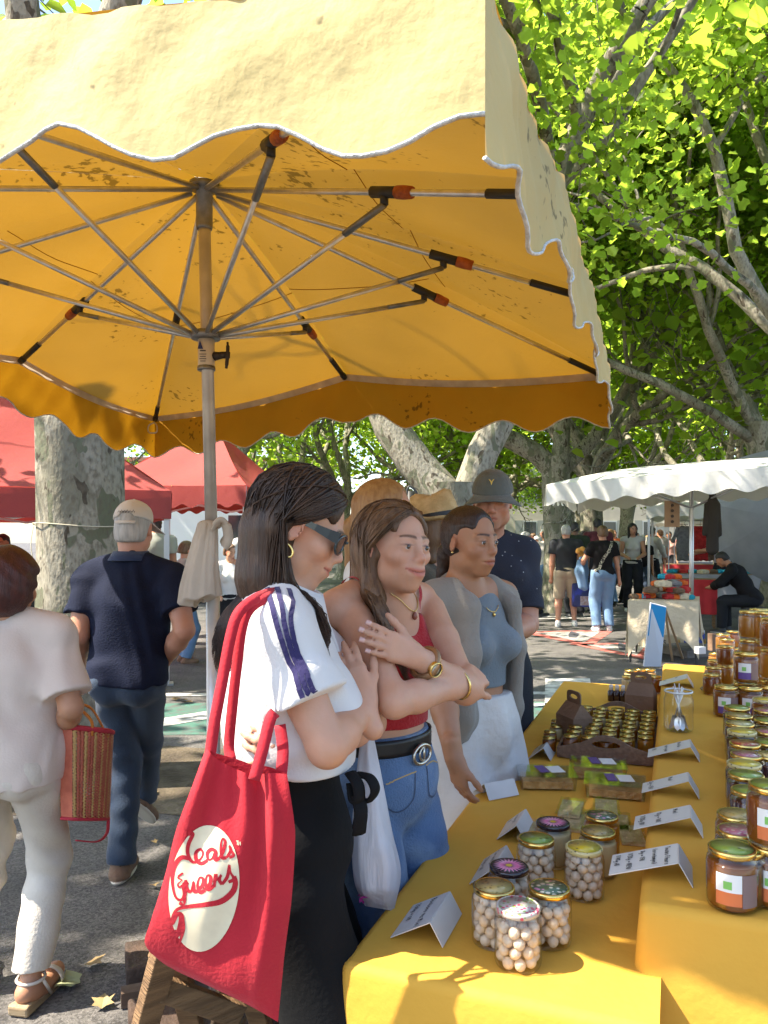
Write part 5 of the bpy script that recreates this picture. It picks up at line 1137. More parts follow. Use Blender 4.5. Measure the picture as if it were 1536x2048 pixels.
# ================================================================ the man in the grey cap
W4L, W4R = (.46, 3.42, 0), R(176); L4 = to_local(W4L, W4R)
J4 = skel(1.86, 'm', sh=.152, head=(R(-6), R(-7), 0), hands=((-.07, .27, 1.09), (.14, .22, 1.07)), elbows=((-.4, -1, -.4), (.4, -1, -.4)))
J4['head'] = L4(P(985, 1003, 3.32))
T4 = J4['T']; spk = M('cloth_speckled_navy', (.02, .024, .04), .85, bump=.15, bscale=120)
def speckle(m, base, dot, scale, thr):
    t = m.node_tree; N = t.nodes; L = t.links; tc = N.new('ShaderNodeTexCoord'); vo = N.new('ShaderNodeTexVoronoi'); vo.inputs['Scale'].default_value = scale; L.new(tc.outputs['Object'], vo.inputs['Vector'])
    lt = N.new('ShaderNodeMath'); lt.operation = 'LESS_THAN'; lt.inputs[1].default_value = thr; L.new(vo.outputs['Distance'], lt.inputs[0]); mx = N.new('ShaderNodeMix'); mx.data_type = 'RGBA'; mx.inputs[6].default_value = (*base, 1); mx.inputs[7].default_value = (*dot, 1); L.new(lt.outputs[0], mx.inputs[0]); L.new(mx.outputs[2], N['Principled BSDF'].inputs['Base Color'])
speckle(spk, (.02, .024, .04), (.4, .4, .4), 34, .1)
tp4 = top_ops(J4, .86, 1, .012, .78, .93, .07, .014) + [folds(.004, 40, (.5, .4, .8), 2)]
charcoal = cloth('charcoal', (.035, .037, .042))
w4 = person('tall man in a grey cap and navy speckled shirt looking down at his phone', W4L, W4R, J4, 'red', (hair_cap_ops(J4, .002), 'grey'), [('shirt', tp4, spk)], ('trousers', pants_ops(J4, .92, .014, .085, .08, 1.0, 1.0, .105), charcoal), (black_cloth, M('white_sole', (.7, .7, .68), .6)), res=.007, hres=.004, eye=.002, smile=0, brow=(.12, .07, .04), fat=.92, curl=(.5, .6, .4), stubble=(.35, .2, .14))
def cap_hat(J, label, loc, rz, m, brim_m, fwd=1, back=False):
    t = thing('baseball_cap', label, 'cap', loc, rz); hs = J.get('hs', J['s'] ** .5); C, Rm = J['head'], J['Rh']
    def T(x, y, z): return C + Rm @ (hs * v3(x, y, z))
    ops = [ell(T(0, -.014, .04), np.array((.085, .105, .095)) * hs, Rm), ell(T(0, .04, .075), np.array((.06, .055, .05)) * hs, Rm, .03), plane(T(0, 0, .034), Rm @ v3(0, -.12, -1), .003)]
    if back: ops.append(cut(ell(T(0, -.125, .04), np.array((.04, .05, .03)) * hs, Rm), .004))
    sobj('crown', ops, m, t, .005)
    b = MB(); rows = []
    for a in np.linspace(-.95, .95, 17):
        rows.append([T(r_ * math.sin(a) * (.083 if r_ == 1 else .083), (.088 * math.cos(a) - .01) + (r_ - 1) * .085 * math.cos(a) ** .7, .034 - (r_ - 1) * .03 - .018 * abs(math.sin(a)) ** 2 * (r_ - 1) * 3) for r_ in (1, 1.25, 1.5, 1.75)])
    b.grid(rows); b.build('brim', brim_m, t, True, thick=.004)
    b = MB(); b.lathe([(.007, 0), (.005, .004), (.001, .005)], 10, T(0, -.014, .134)); b.build('button', m, t, True)
    return t, T
capgrey = cloth('cap_grey', (.115, .13, .125), (.095, .108, .104), bump=.2)
ct_, Tc = cap_hat(J4, 'grey baseball cap with a small gold emblem on the tall man', W4L, W4R, capgrey, capgrey)
b = MB(); b.add([Tc(-.012, .103, .098), Tc(-.005, .106, .088), Tc(0, .109, .073), Tc(.005, .106, .088), Tc(.012, .103, .098), Tc(.004, .1045, .094), Tc(0, .1065, .088), Tc(-.004, .1045, .094)], [(0, 1, 7), (1, 2, 6, 7), (2, 3, 5, 6), (3, 4, 5)]); b.build('emblem', M('emblem_gold', (.6, .45, .1), .4), ct_, False, thick=.003)
ph = thing('phone', 'black phone held by the tall man in the grey cap', 'phone', W4L, W4R); pc = J4['wrL'] + v3(.03, .09, .0)
b = MB(); Rp = rotz(R(10)) @ rotx(R(-40)); b.box(pc, (.075, .15, .009), Rp); b.build('case', M('phone_black', (.01, .01, .012), .25), ph, bevel=.004)
b = MB(); b.box(pc + Rp @ v3(0, 0, .0052), (.068, .14, .001), Rp); b.build('screen', M('phone_glass', (.02, .022, .03), .05, coat=1), ph)
# ================================================================ walkers on the left
N1L, N1R = (-1.16, 3.5, 0), R(-6); LN = to_local(N1L, N1R); k_ = 1.72 / 1.70
JN = skel(1.74, 'm', head=(R(4), R(-6), 0), lean=(0, .03), feet=((LN(G(238, 1762)) / k_ + v3(0, .02, .085)).tolist() + [-.15, .0], (LN(G(284, 1672)) / k_ + v3(0, .02, .13)).tolist() + [.15, .75]), hands=((-.26, .22, .9), (.21, .2, .93)), elbows=((-.7, -.8, -.3), (1, -.8, -.3)))
JN['shR'] = LN(P(348, 1165, 3.47)); JN['shL'] = LN(P(178, 1170, 3.52)); JN['elR'] = LN(P(374, 1232, 3.42)) * v3(1, 1, 1) + v3(0, -.03, -.06); JN['wrR'] = LN(P(322, 1330, 3.62)); JN['elL'] = LN(P(158, 1270, 3.45)); JN['wrL'] = LN(P(158, 1335, 3.72))
navy_polo = cloth('navy_polo', (.008, .011, .027), (.011, .015, .035), bump=.2, bs=130); jean_dk = cloth('dark_jeans', (.018, .034, .065), (.028, .05, .09), bump=.3, bs=200)
tpn = top_ops(JN, .96, 1, .014, .6, .91, .062, .02, boxy=.008)[:-1] + [cut(ell(JN['neck'] + v3(0, .02, .055), (.06, .06, .05)), .01), folds(.007, 26, (.6, .3, .7), 2, 1.6), folds(.005, 55, (.9, .3, .3), 3, 1.6)]
nm = person('man in a navy polo shirt, jeans and white cap walking away', N1L, N1R, JN, 'red', (hair_cap_ops(JN, .003, low=-.055), 'grey'), [('polo_shirt', tpn, navy_polo)], ('jeans', pants_ops(JN, .9, .01, .074, .064, 1.06, 1.0, .096) + [folds(.004, 60, (.2, .3, 1), 3, 1.3)], jean_dk), (M('suede_tan', (.22, .14, .09), .9, (.17, .1, .065), 20, bump=.3, bscale=90), M('sole_cream', (.62, .57, .48), .7)), res=.0075, hres=.005, fat=1.0, curl=(.6, .8, .5))
b = MB(); c_ = JN['neck'] + v3(0, 0, .036); rows = []
for a in np.linspace(R(-70), R(250), 30)[::-1]: rows.append([c_ + v3(.066 * math.cos(a), -.066 * math.sin(a) + .01, .02), c_ + v3(.076 * math.cos(a), -.08 * math.sin(a) + .006, .022), c_ + v3(.096 * math.cos(a), -.104 * math.sin(a) - .002, -.018)])
b.grid(rows); b.build('collar', cloth('navy_collar', (.02, .035, .085)), child(nm, 'polo_shirt'), True, thick=.004)
capw = cloth('cap_white', (.62, .57, .52), (.55, .5, .45)); cc, Tc = cap_hat(JN, 'white cap with dark back lettering on the man in navy', N1L, N1R, capw, capw, back=True)
b = MB(); b.grid([[Tc(.046 * x, -.112 - .012 * (1 - x * x), z) for z in (.012, .026)] for x in np.linspace(-1, 1, 9)]); b.build('back_strap', capw, cc, True, thick=.003)
b = MB()
for i, x in enumerate(np.linspace(-.032, .032, 6)): b.tube([Tc(x, -.1235 + x * x * 3.5, .062), Tc(x + .005, -.1225 + x * x * 3.5, .071 + .003 * (i % 2)), Tc(x + .01, -.123 + x * x * 3.5, .061), Tc(x + .012, -.122 + x * x * 3, .068)], .0013, 4)
o_ = b.build('embroidery', M('thread_dark', (.05, .05, .05), .8), cc, True)
# woman in cream at the left edge
C1L, C1R = (-1.22, 2.5, 0), R(4); LC = to_local(C1L, C1R); k_ = 1.56 / 1.7
JC = skel(1.56, 'f', head=(R(-14), R(-8), 0), feet=((LC(G(-62, 1975)) / k_ + v3(0, 0, .15)).tolist() + [-.1, .35], (LC(G(62, 2012)) / k_ + v3(0, 0, .11)).tolist() + [.25, .25]), hands=((-.27, .1, .85), (.2, .14, .93)), elbows=((-.8, -.6, -.2), (.9, -.6, -.3)))
JC['head'] = LC(P(18, 1172, 2.5)); JC['elR'] = LC(P(142, 1415, 2.44)); JC['wrR'] = LC(P(128, 1470, 2.62)); JC['shR'] = LC(P(112, 1295, 2.5)); JC['shL'] = LC(P(-62, 1295, 2.5)); JC['neck'] = LC(P(15, 1262, 2.5))
cream = cloth('cream_tee', (.74, .63, .55), (.66, .56, .49), tr=.1, bump=.1, bs=140); creamp = cloth('cream_trousers', (.72, .65, .55), (.62, .55, .46), tr=.08, bump=.15, bs=100)
tpc = top_ops(JC, 1.0, .9, .012, .78, .87, .058, .024, boxy=.014) + [folds(.006, 34, (.5, .3, .8), 6, 1.5), folds(.003, 70, (.8, .3, .4), 8, 1.5)]
cw = person('woman in a cream T-shirt and cream trousers carrying a woven basket', C1L, C1R, JC, 'warm', (hair_cap_ops(JC, .02, low=-.075) + [ell(HT(JC, 0, -.04, .0), (.098, .092, .105), JC['Rh'], .03), folds(.0025, 120, (.5, .2, 1), 3)], 'auburn'), [('t_shirt', tpc, cream)], ('trousers', pants_ops(JC, .98, .012, .078, .064, .97, 1.0, .1) + [folds(.006, 45, (.3, .3, 1), 4, 1.2), folds(.004, 70, (.6, .3, .6), 9, 1.2)], creamp), None, res=.0065, hres=.005, fat=1.02, curl=(.9, 1.0, .6), skin_legs=True)
# wedge sandals
espad = M('esparto', (.46, .34, .2), .9, (.32, .22, .12), 8, bump=.5, bscale=70, stretch=(1, 1, 14), bstretch=(1, 1, 10)); sand = M('sandal_leather', (.6, .53, .45), .6)
for n in 'LR':
    a = JC['an' + n]; d = foot_dir(JC, n); d = nrm(d * v3(1, 1, 0)); x = np.cross(d, (0, 0, 1)); zt = a[2] - .075
    sdl = thing('wedge_sandal', 'cream wedge sandal on the %s foot of the woman in cream' % ('right' if n == 'R' else 'left'), 'sandal', C1L, C1R)
    b = MB(); pr = [(-.07, 0.0 - a[2] + .003), (.16, 0.0 - a[2] + .003), (.165, -a[2] + .022), (.07, -.085), (-.06, -.06), (-.075, -.062)]
    b.prism([(p, q) for p, q in pr], -.037, .037, d, (0, 0, 1), a); b.build('wedge', espad, sdl, bevel=.008)
    ops = [cone(a + v3(0, 0, -.04) - d * .03, a + d * .05 + v3(0, 0, -.07), .034, .03, .02), cone(a + d * .05 + v3(0, 0, -.07), a + d * .14 + v3(0, 0, -a[2] + .045), .03, .03, .02), cone(a, a - v3(0, 0, .05), .034, .034, .02)]
    sobj('foot', ops, skin_mat('warm', TONES['warm']), cw, .006, None, lambda V: np.tile(np.array(TONES['warm']), (len(V), 1)))
    b = MB(); b.tube([a + d * .115 + x * .044 * math.cos(t) + v3(0, 0, .042 * math.sin(t) - a[2] + .03) for t in np.linspace(0, 3.14, 12)], .016, 6, flat=.25); b.tube([a + v3(0, 0, -.005) + .044 * (x * math.cos(t) + d * math.sin(t)) for t in np.linspace(0, 6.28, 20)[:-1]], .006, 5, closed=True); b.tube([a + .044 * x + v3(0, 0, -.005), a + .042 * x + d * .05 - v3(0, 0, .08)], .006, 5); b.tube([a - .044 * x + v3(0, 0, -.005), a - .042 * x + d * .05 - v3(0, 0, .08)], .006, 5); b.build('straps', sand, sdl, True)
# woven basket
bk = thing('woven_basket', 'orange and yellow woven basket with red rims hanging beside the navy-shirted man', 'basket', P(175, 1640, 2.6), world=True)
bc0 = P(172, 1545, 2.62); ax_ = nrm(P(222, 1535, 2.8) - P(122, 1560, 2.5)); dp = nrm(np.cross(ax_, (0, 0, 1)))
weave_a = M('straw_red', (.6, .17, .1), .7, (.48, .12, .07), 30); weave_b = M('straw_gold', (.68, .42, .15), .7, (.56, .33, .12), 30); rim_m = M('basket_rim', (.45, .03, .05), .8)
def bpt(u, v, d): # u along, v up, d front/back
    wdt = .112 + .012 * v; return bc0 + ax_ * (u * wdt) + v3(0, 0, -.155 + .30 * v - .02 * u) + dp * d * (.055 + .02 * v) * math.cos(u * 1.2)
nu, nv = 22, 30
for d in (1, -1):
    for i in range(nu):
        m_ = weave_a if i % 3 else weave_b
        u0 = -1 + 2 * i / nu; u1 = -1 + 2 * (i + .92) / nu; b = MB(); rows = []
        for j in range(nv * 2 + 1):
            v = j / (nv * 2); bump_ = .0035 * math.sin(math.pi * (j + i)) + .003 * math.cos(math.pi * (j / 1.0 + i)) ; sl_ = .03 * ((j % 4) / 4)
            rows.append([bpt(np.clip(u0 + sl_, -1, 1), v, d) + dp * d * bump_, bpt(np.clip((u0 + u1) / 2 + sl_, -1, 1), v, d) + dp * d * (bump_ + .002), bpt(np.clip(u1 + sl_, -1, 1), v, d) + dp * d * bump_])
        b.grid(rows); b.build('woven_strip', m_, bk, True)
for sd in (-1, 1):
    b = MB(); b.grid([[bpt(sd, v, f) for f in np.linspace(-1, 1, 5)] for v in np.linspace(0, 1, 12)]); b.build('side', weave_a, bk, True)
b = MB(); b.grid([[bpt(u, 0, f) for f in np.linspace(-1, 1, 5)] for u in np.linspace(-1, 1, 9)]); b.build('bottom', weave_a, bk)
for v in (0, 1):
    b = MB(); lp = [bpt(u, v, 1) for u in np.linspace(-1, 1, 12)] + [bpt(u, v, -1) for u in np.linspace(1, -1, 12)]; b.tube(lp, .009 if v else .006, 6, closed=True); b.build('rim', rim_m, bk, True)
hb = M('handle_orange', (.6, .2, .03), .6)
for d in (1, -1):
    b = MB(); b.tube(smoothpath([bpt(-.5, 1, d) - v3(0, 0, .02), bpt(-.55, 1, d) + v3(0, 0, .03), bpt(-.7, 1, d * .4) + v3(0, 0, .075), bpt(-.1, 1, d * .4) + v3(0, 0, .07), bpt(.1, 1, d) - v3(0, 0, .02)], 6), .008, 6, flat=.5); b.build('handle', hb, bk, True)
b = MB(); b.tube(smoothpath([bpt(.9, 0, 1), bpt(.5, 0, 1) - v3(0, 0, .05), bpt(-.2, 0, 1) - v3(0, 0, .075), bpt(-.9, 0, 1) - v3(0, 0, .07)]), .006, 5, flat=.4); b.build('loose_strap', rim_m, bk, True)

GLC = {'F': [[(.2, 1.8), (.2, 0)], [(.15, 1.8), (.9, 1.8)], [(.2, 1), (.7, 1)]], 'S': [[(.85, 1.6), (.4, 1.8), (.2, 1.3), (.8, .6), (.6, 0), (.15, .2)]], 'R': [[(.2, 0), (.2, 1.8), (.8, 1.6), (.75, 1), (.2, .9), (.9, 0)]], 'O': [[(.5, 1.8), (.1, 1), (.45, 0), (.9, .8), (.5, 1.8)]], 'U': [[(.15, 1.8), (.2, .3), (.5, 0), (.8, .3), (.85, 1.8)]], 'A': [[(.05, 0), (.5, 1.8), (.95, 0)], [(.2, .7), (.8, .7)]], 'L': [[(.2, 1.8), (.2, 0), (.9, 0)]]}
# ================================================================ people behind the shoppers
def gp(label, px, feet_py, head_py, rzdeg, sex='f', tone='warm', hair='brown', top=None, bottom=None, tl=.6, long=False, bl=1.0, shoes=None, res=.014, hands=None, elbows=None, feet=None, fat=1., head=(0, -.08, 0), hairx=None, Y=None, group_=None, lean=(0, .02), hem=.92, cap=None, hz=None, knees=None, sleeve_loose=.02, rk=.085, ra=.075):
    """a passer-by: where the feet stand and where the head reaches"""
    if Y is None: p = G(px, feet_py)
    else: p = P(px, HY, Y); p[2] = 0
    h = (H - p[1] * (head_py - HY) / F); h = h - .015
    J_ = skel(h if hz is None else 1.72, sex, lean=lean, head=head, hands=hands, elbows=elbows, feet=feet, hz=hz, knees=knees)
    hc_ = hair_cap_ops(J_, .014 if sex == 'f' else .008, low=-.05) + (hairx(J_) if hairx else []) + [folds(.003, 90, (.5, .3, 1), int(px))]
    rr = R(rzdeg)
    t = person(label, p, rr, J_, tone, group_=group_, hair= (hc_, hair), top=[('top', top_ops(J_, fat, 1, .013, tl, hem, .066, sleeve_loose, long) + [folds(.004, 35, (.4, .4, .8), int(px), 1.4)], top)], pants=('trousers' if bl > .6 else 'shorts', pants_ops(J_, fat, .012, rk, ra, bl, 1.0, .105) + [folds(.004, 40, (.3, .3, 1), int(px) + 1, 1.2)], bottom), shoes=shoes, res=res, hres=.009, fat=fat, skin_legs=bl < .98)
    return t, J_, p, rr
def longhair(L_=.3, r=.05, back=.06): return lambda J_: chain([HT(J_, 0, -.05, .03), HT(J_, 0, -back - .02, -.08), HT(J_, 0, -back - .04, -L_)], [.08, r + .03, r], .03) + [cone(HT(J_, .075, -.01, .02), HT(J_, .08, 0, -L_ * .8), .03, .022, .03), cone(HT(J_, -.075, -.01, .02), HT(J_, -.08, 0, -L_ * .8), .03, .022, .03)]
def bun(J_): return [ell(HT(J_, 0, -.13, -.01), (.04, .045, .045), None, .02)]
black_tee = cloth('black_tee', (.014, .013, .014)); tan_sh = cloth('beige_shorts', (.4, .32, .22)); lt_jean = cloth('light_jeans', (.16, .27, .42), (.12, .21, .35)); white_sh = M('white_shoe', (.68, .66, .62), .6); pale_sh = (white_sh, white_sh); dark_sh = (blackp if 'blackp' in globals() else black_cloth, white_sh)
wtee = cloth('white_tee', (.68, .67, .64)); dgreen = cloth('dark_green_tee', (.03, .04, .025)); maroon = cloth('maroon', (.09, .012, .018)); tank = cloth('tank', (.5, .47, .42)); cardi = cloth('pale_cardigan', (.6, .56, .5)); lav = cloth('lavender', (.45, .42, .5)); orange_c = cloth('orange_shirt', (.6, .12, .03)); pinkc = cloth('pink_shirt', (.55, .3, .25)); olive = cloth('olive', (.07, .065, .045)); lightblue = cloth('light_blue', (.38, .44, .52)); patt = cloth('patterned', (.45, .42, .38), (.12, .11, .1)); dkpants = cloth('dark_pants', (.02, .021, .025)); greyc = cloth('grey_shirt', (.25, .25, .24)); sage = cloth('sage_tee', (.38, .4, .34))
# tied-back blond shopper and straw hat shopper, right behind the front row
t, JB, pB, rB = gp('shopper with tied-back reddish-blond hair and a white lettered shirt', 748, 0, 952, -100, 'f', 'fair', 'blond', wtee, lt_jean, Y=2.75, res=.009, hairx=lambda J_: [ell(HT(J_, 0, -.125, -.03), (.03, .032, .034), None, .02), cone(HT(J_, 0, -.13, -.04), HT(J_, 0, -.14, -.17), .028, .018, .02)], head=(0, .05, 0))
b = MB(); b.lathe([(.024, -.012), (.032, -.006), (.032, .006), (.024, .012)], 14, HT(JB, 0, -.108, -.02), JB['Rh'] @ rotx(R(80))); o = b.build('scrunchie', wtee, None, True); o.location = pB; o.rotation_euler = (0, 0, rB); tag(o, 'white scrunchie in the reddish-blond hair', 'scrunchie')
t2, JS, pS, rS = gp('shopper with a straw hat and brown hair behind the woman in red', 852, 0, 998, -105, 'f', 'fair', 'chestnut', olive, dkpants, Y=3.05, res=.01, hairx=longhair(.12, .05, .03))
straw = M('straw_hat', (.66, .5, .26), .8, (.5, .36, .17), 30, bump=.5, bscale=120, bstretch=(1, 1, 3))
ht = thing('straw_hat', 'straw trilby hat with a black band', 'hat', pS, rS); hc = JS['head']; Rh = JS['Rh'] @ rotx(R(14))
def HP(x, y, z): return hc + Rh @ v3(x, y, z)
b = MB(); rows = []
for r_, z, pin in ((.086, .045, 1), (.088, .075, 1), (.082, .115, 1), (.072, .148, .9), (.05, .158, .7), (.02, .148, .6), (.002, .144, .6)): rows.append([HP(r_ * math.cos(a) * (.88 if z > .1 else 1), (r_ * 1.15) * math.sin(a), z - (.012 * math.cos(2 * a) if z > .14 else 0)) for a in np.linspace(0, 6.283, 33)[:-1]])
b.grid(rows, True); b.build('crown', straw, ht, True)
b = MB(); b.grid([[HP(r_ * math.cos(a), r_ * 1.12 * math.sin(a), .045 + (r_ - .086) * (.55 * abs(math.cos(a)) - .25 + .2 * (math.sin(a) < 0))) for a in np.linspace(0, 6.283, 33)[:-1]] for r_ in (.086, .11, .135)], True); b.build('brim', straw, ht, True, thick=.003)
b = MB(); b.grid([[HP(r_ * math.cos(a), r_ * 1.15 * math.sin(a), z) for a in np.linspace(0, 6.283, 33)[:-1]] for r_, z in ((.0895, .046), (.0905, .062), (.0895, .078))], True); b.build('band', blk, ht, True)
_s = child(t, 'top'); _R = rotz(rB); bvl = BVHTree.FromPolygons([Vector(_R @ np.array(v.co) + pB) for v in _s.data.vertices], [p.vertices for p in _s.data.polygons])
def cast(bv_, x, y, off):
    d = Vector(P(x, y, 1.0) - v3(0, 0, H)).normalized(); h_ = bv_.ray_cast(Vector((0, 0, H)), d); return None if h_[0] is None else np.array(h_[0] - d * off)
for txt, x0, y0, sz in (('OUFF', 645, 1152, 13), ('SUR', 650, 1186, 15), ('LA', 648, 1232, 15)):
    for k, ch in enumerate(txt):
        for st in {'O': GLC['O'], 'U': GLC['U'], 'F': GLC['F'], 'S': GLC['S'], 'R': GLC['R'], 'L': GLC['L'], 'A': GLC['A']}[ch]:
            pth = smoothpath([(x0 + (k + q[0] * .75) * sz, y0 - q[1] * sz * .85, 0) for q in st], 4) if len(st) > 2 else np.array([(x0 + (k + q[0] * .75) * sz, y0 - q[1] * sz * .85, 0.) for q in st])
            tg = np.gradient(pth, axis=0); tg /= np.linalg.norm(tg, axis=1)[:, None] + 1e-9; rows = []
            for p_, g_ in zip(pth, tg):
                pr = [cast(bvl, p_[0] - g_[1] * w_, p_[1] + g_[0] * w_, .003) for w_ in (-1.6, 1.6)]
                if None not in [None if a is None else 0 for a in pr]: rows.append([_R.T @ (a - pB) for a in pr])
            if len(rows) > 1: b = MB(); b.grid(rows); b.build('shirt_lettering', black_cloth, _s)
# people by the red tents
gp('dark-haired man in a pale T-shirt standing behind the white-capped man', 312, 1290, 1030, 20, 'm', 'warm', 'espresso', sage, dkpants, shoes=dark_sh, res=.012)
gp('man in dark clothes deep under the middle red tent', 325, 1190, 1072, 160, 'm', 'tan', 'black', black_tee, dkpants, shoes=dark_sh)
gp('curly-haired woman with glasses bending in a patterned blouse and jeans', 368, 1325, 1082, -60, 'f', 'fair', 'chestnut', patt, lt_jean, tl=.7, shoes=(cloth('sandal_brown', (.25, .14, .08)),) * 2, head=(0, -.35, 0), hands=((-.2, .3, .95), (.2, .3, .95)), res=.012)
gp('short-haired woman in a white shirt looking down behind the umbrella pole', 462, 1330, 1085, -170, 'f', 'fair', 'brown', wtee, dkpants, tl=.8, long=True, shoes=dark_sh, head=(.4, -.2, 0), hands=((-.16, .25, 1.0), (.16, .25, 1.0)), res=.012, hairx=None)
gp('grey-haired person mostly hidden behind the dark hair of the woman in sunglasses', 505, 1330, 1030, 10, 'f', 'fair', 'white', wtee, dkpants, shoes=dark_sh)
gp('dark-haired man at the left edge under the red tent', 8, 1330, 1066, 180, 'm', 'tan', 'black', greyc, dkpants, shoes=dark_sh)
gp('person in dark clothes half hidden behind the woman in cream', 52, 1450, 1172, -30, 'f', 'warm', 'black', black_tee, dkpants, shoes=dark_sh, hairx=longhair(.25))
# the crowd on the right
t, J_, p_, r_ = gp('grey-haired man in a dark polo and beige shorts carrying a blue shopping bag', 1132, 1254, 1047, -12, 'm', 'red', 'grey', charcoal, tan_sh, bl=.5, shoes=pale_sh, fat=1.08, feet=((-.13, -.02, .08, 0), (.14, .12, .08, .1)))
BLUEBAG = p_ + rotz(r_) @ J_['wrR']
t, JT, pT, rT = gp('woman in a black T-shirt and light jeans with a patterned bag strap, seen from behind', 1206, 1262, 1050, 2, 'f', 'red', 'chestnut', black_tee, lt_jean, shoes=pale_sh, fat=1.1, hands=((-.24, .3, 1.05), (.27, .03, .86)), rk=.085, ra=.075)
bvt = bvh_of(child(t, 'top')); o = sticker(t, bvt, [JT['T'](.14, -.03, 1.46), JT['T'](.06, -.15, 1.3), JT['T'](-.1, -.2, 1.1), JT['T'](-.17, -.1, .98)], .05, M('strap_pattern', (.5, .46, .36), .8, (.05, .05, .05), 45, ramp=(.48, .52)), 'bag_strap', .008, n=4)
den = thing('denim_jacket', 'denim jacket carried over the arm of the woman in the black T-shirt', 'jacket', pT, rT); q = JT['wrL']; sobj('cloth', chain([q + v3(.0, .0, .1), q + v3(-.02, -.02, -.1), q + v3(0, -.02, -.35)], [.09, .12, .09], .04) + [folds(.02, 30, (.8, .4, .3), 3, 1.6)], lt_jean, den, .015)
bnd = thing('orange_scarf', 'orange cloth bundle on top of the denim jacket', 'cloth', pT, rT); sobj('cloth', [ell(q + v3(-.02, 0, .23), (.08, .07, .1)), folds(.02, 40, (1, .3, .2), 5)], cloth('amber', (.6, .28, .05)), bnd, .012)
gp('black-haired man in a dark green T-shirt between the grey-haired man and the woman in black', 1150, 1235, 1042, 5, 'm', 'deep', 'black', dgreen, dkpants, shoes=dark_sh)
gp('person in a maroon top with dark cap behind the woman in black', 1196, 1225, 1035, 0, 'm', 'deep', 'black', maroon, dkpants, shoes=dark_sh, fat=1.1)
gp('woman with long black hair in a pale tank top facing the camera', 1265, 1222, 1045, 165, 'f', 'warm', 'black', tank, dkpants, tl=.0, shoes=pale_sh, hairx=longhair(.3, .05, .03), hands=((-.12, .28, 1.05), (.12, .28, 1.05)), head=(.3, -.05, 0))
gp('dark-haired woman in a pale cardigan at the far stall', 1302, 1200, 1052, -50, 'f', 'warm', 'black', cardi, dkpants, tl=.9, long=True, shoes=dark_sh, hairx=bun, hands=((-.15, .35, 1.0), (.15, .35, 1.0)))
gp('person in grey beside the hanging scarves', 1322, 1180, 1058, 20, 'm', 'warm', 'brown', greyc, dkpants, shoes=dark_sh)
gp('person in a pink shirt browsing the far rail', 1338, 1172, 1062, 160, 'f', 'tan', 'black', pinkc, dkpants, shoes=dark_sh)
gp('person in an orange shirt far down the avenue', 1228, 1172, 1060, 170, 'm', 'red', 'brown', orange_c, dkpants, shoes=dark_sh)
gp('white-haired man with a rucksack far down the avenue', 1084, 1182, 1058, 178, 'm', 'red', 'white', patt, tan_sh, bl=.5, shoes=dark_sh)
gp('woman in denim shorts walking behind the man in dark polo', 1102, 1188, 1072, 10, 'f', 'warm', 'brown', greyc, jean_dk, bl=.28, shoes=pale_sh, hairx=longhair(.2))
gp('walker in a white shirt and dark trousers at the elbow of the tall man', 1048, 1242, 1062, -80, 'm', 'warm', 'grey', lightblue, dkpants, shoes=dark_sh, feet=((-.1, .38, .1, 0, -.2), (.1, -.3, .13, 0, .5)), tl=.7)
gp('person in red beside the trunk far down the avenue', 1068, 1172, 1066, 90, 'f', 'red', 'chestnut', cloth('red_tee', (.4, .05, .04)), dkpants, shoes=dark_sh)
gp('dark-haired stroller far down the avenue left of the white-haired man', 1062, 1166, 1068, 200, 'm', 'tan', 'black', olive, dkpants, shoes=dark_sh)
gp('bearded vendor in a lavender shirt behind the wool table', 1444, 1225, 1040, 90, 'm', 'warm', 'grey', lav, dkpants, tl=.8, shoes=dark_sh, hands=((-.15, .4, 1.15), (.15, .4, 1.1)))
rs_ = random.Random(21); tops_ = [wtee, greyc, lightblue, pinkc, olive, maroon, cardi, black_tee, sage, patt, orange_c, lav]; hr_ = ['brown', 'black', 'grey', 'chestnut', 'white', 'blond', 'espresso']
for i in range(20):
    px = 1052 + 14.5 * i + rs_.uniform(-5, 5); fy = rs_.uniform(1146, 1180); hy = HY - (1.68 + rs_.uniform(-.1, .1) - H) * (fy - HY) / H
    gp('stroller in the dense crowd far down the avenue', px, fy, hy, rs_.choice((0, 15, -20, 175, 190, 90, -90)), rs_.choice('mf'), rs_.choice(('fair', 'warm', 'tan', 'red')), rs_.choice(hr_), rs_.choice(tops_), rs_.choice((dkpants, jean_dk, lt_jean, tan_sh)), bl=rs_.choice((1.0, 1.0, .5)), shoes=rs_.choice((dark_sh, pale_sh)), res=.022, group_='dense crowd far down the avenue', hairx=rs_.choice((None, bun, None)), feet=rs_.choice((None, ((-.1, .25, .1, 0, -.2), (.1, -.2, .12, 0, .4)))))
for i, (px, fy) in enumerate([(1078, 1206), (1092, 1214), (1168, 1210), (1182, 1204), (1222, 1212), (1246, 1206), (1284, 1208), (1312, 1196)]):
    hy = HY - (1.66 + rs_.uniform(-.08, .12) - H) * (fy - HY) / H
    gp(['shopper in %s between the crowd and the tall man' % 'pale clothes', 'shopper with back turned left of the man in beige shorts', 'shopper behind the denim jacket', 'shopper half hidden behind the woman in the black T-shirt', 'shopper just right of the woman in the black T-shirt', 'shopper left of the long-haired woman in the tank top', 'shopper right of the long-haired woman', 'shopper at the left end of the far stall tables'][i], px, fy, hy, rs_.choice((0, 20, 170, 95, -80)), rs_.choice('mf'), rs_.choice(('fair', 'warm', 'tan')), rs_.choice(hr_), tops_[(i * 5 + 1) % len(tops_)], rs_.choice((dkpants, jean_dk, lt_jean, tan_sh)), shoes=dark_sh, res=.019)
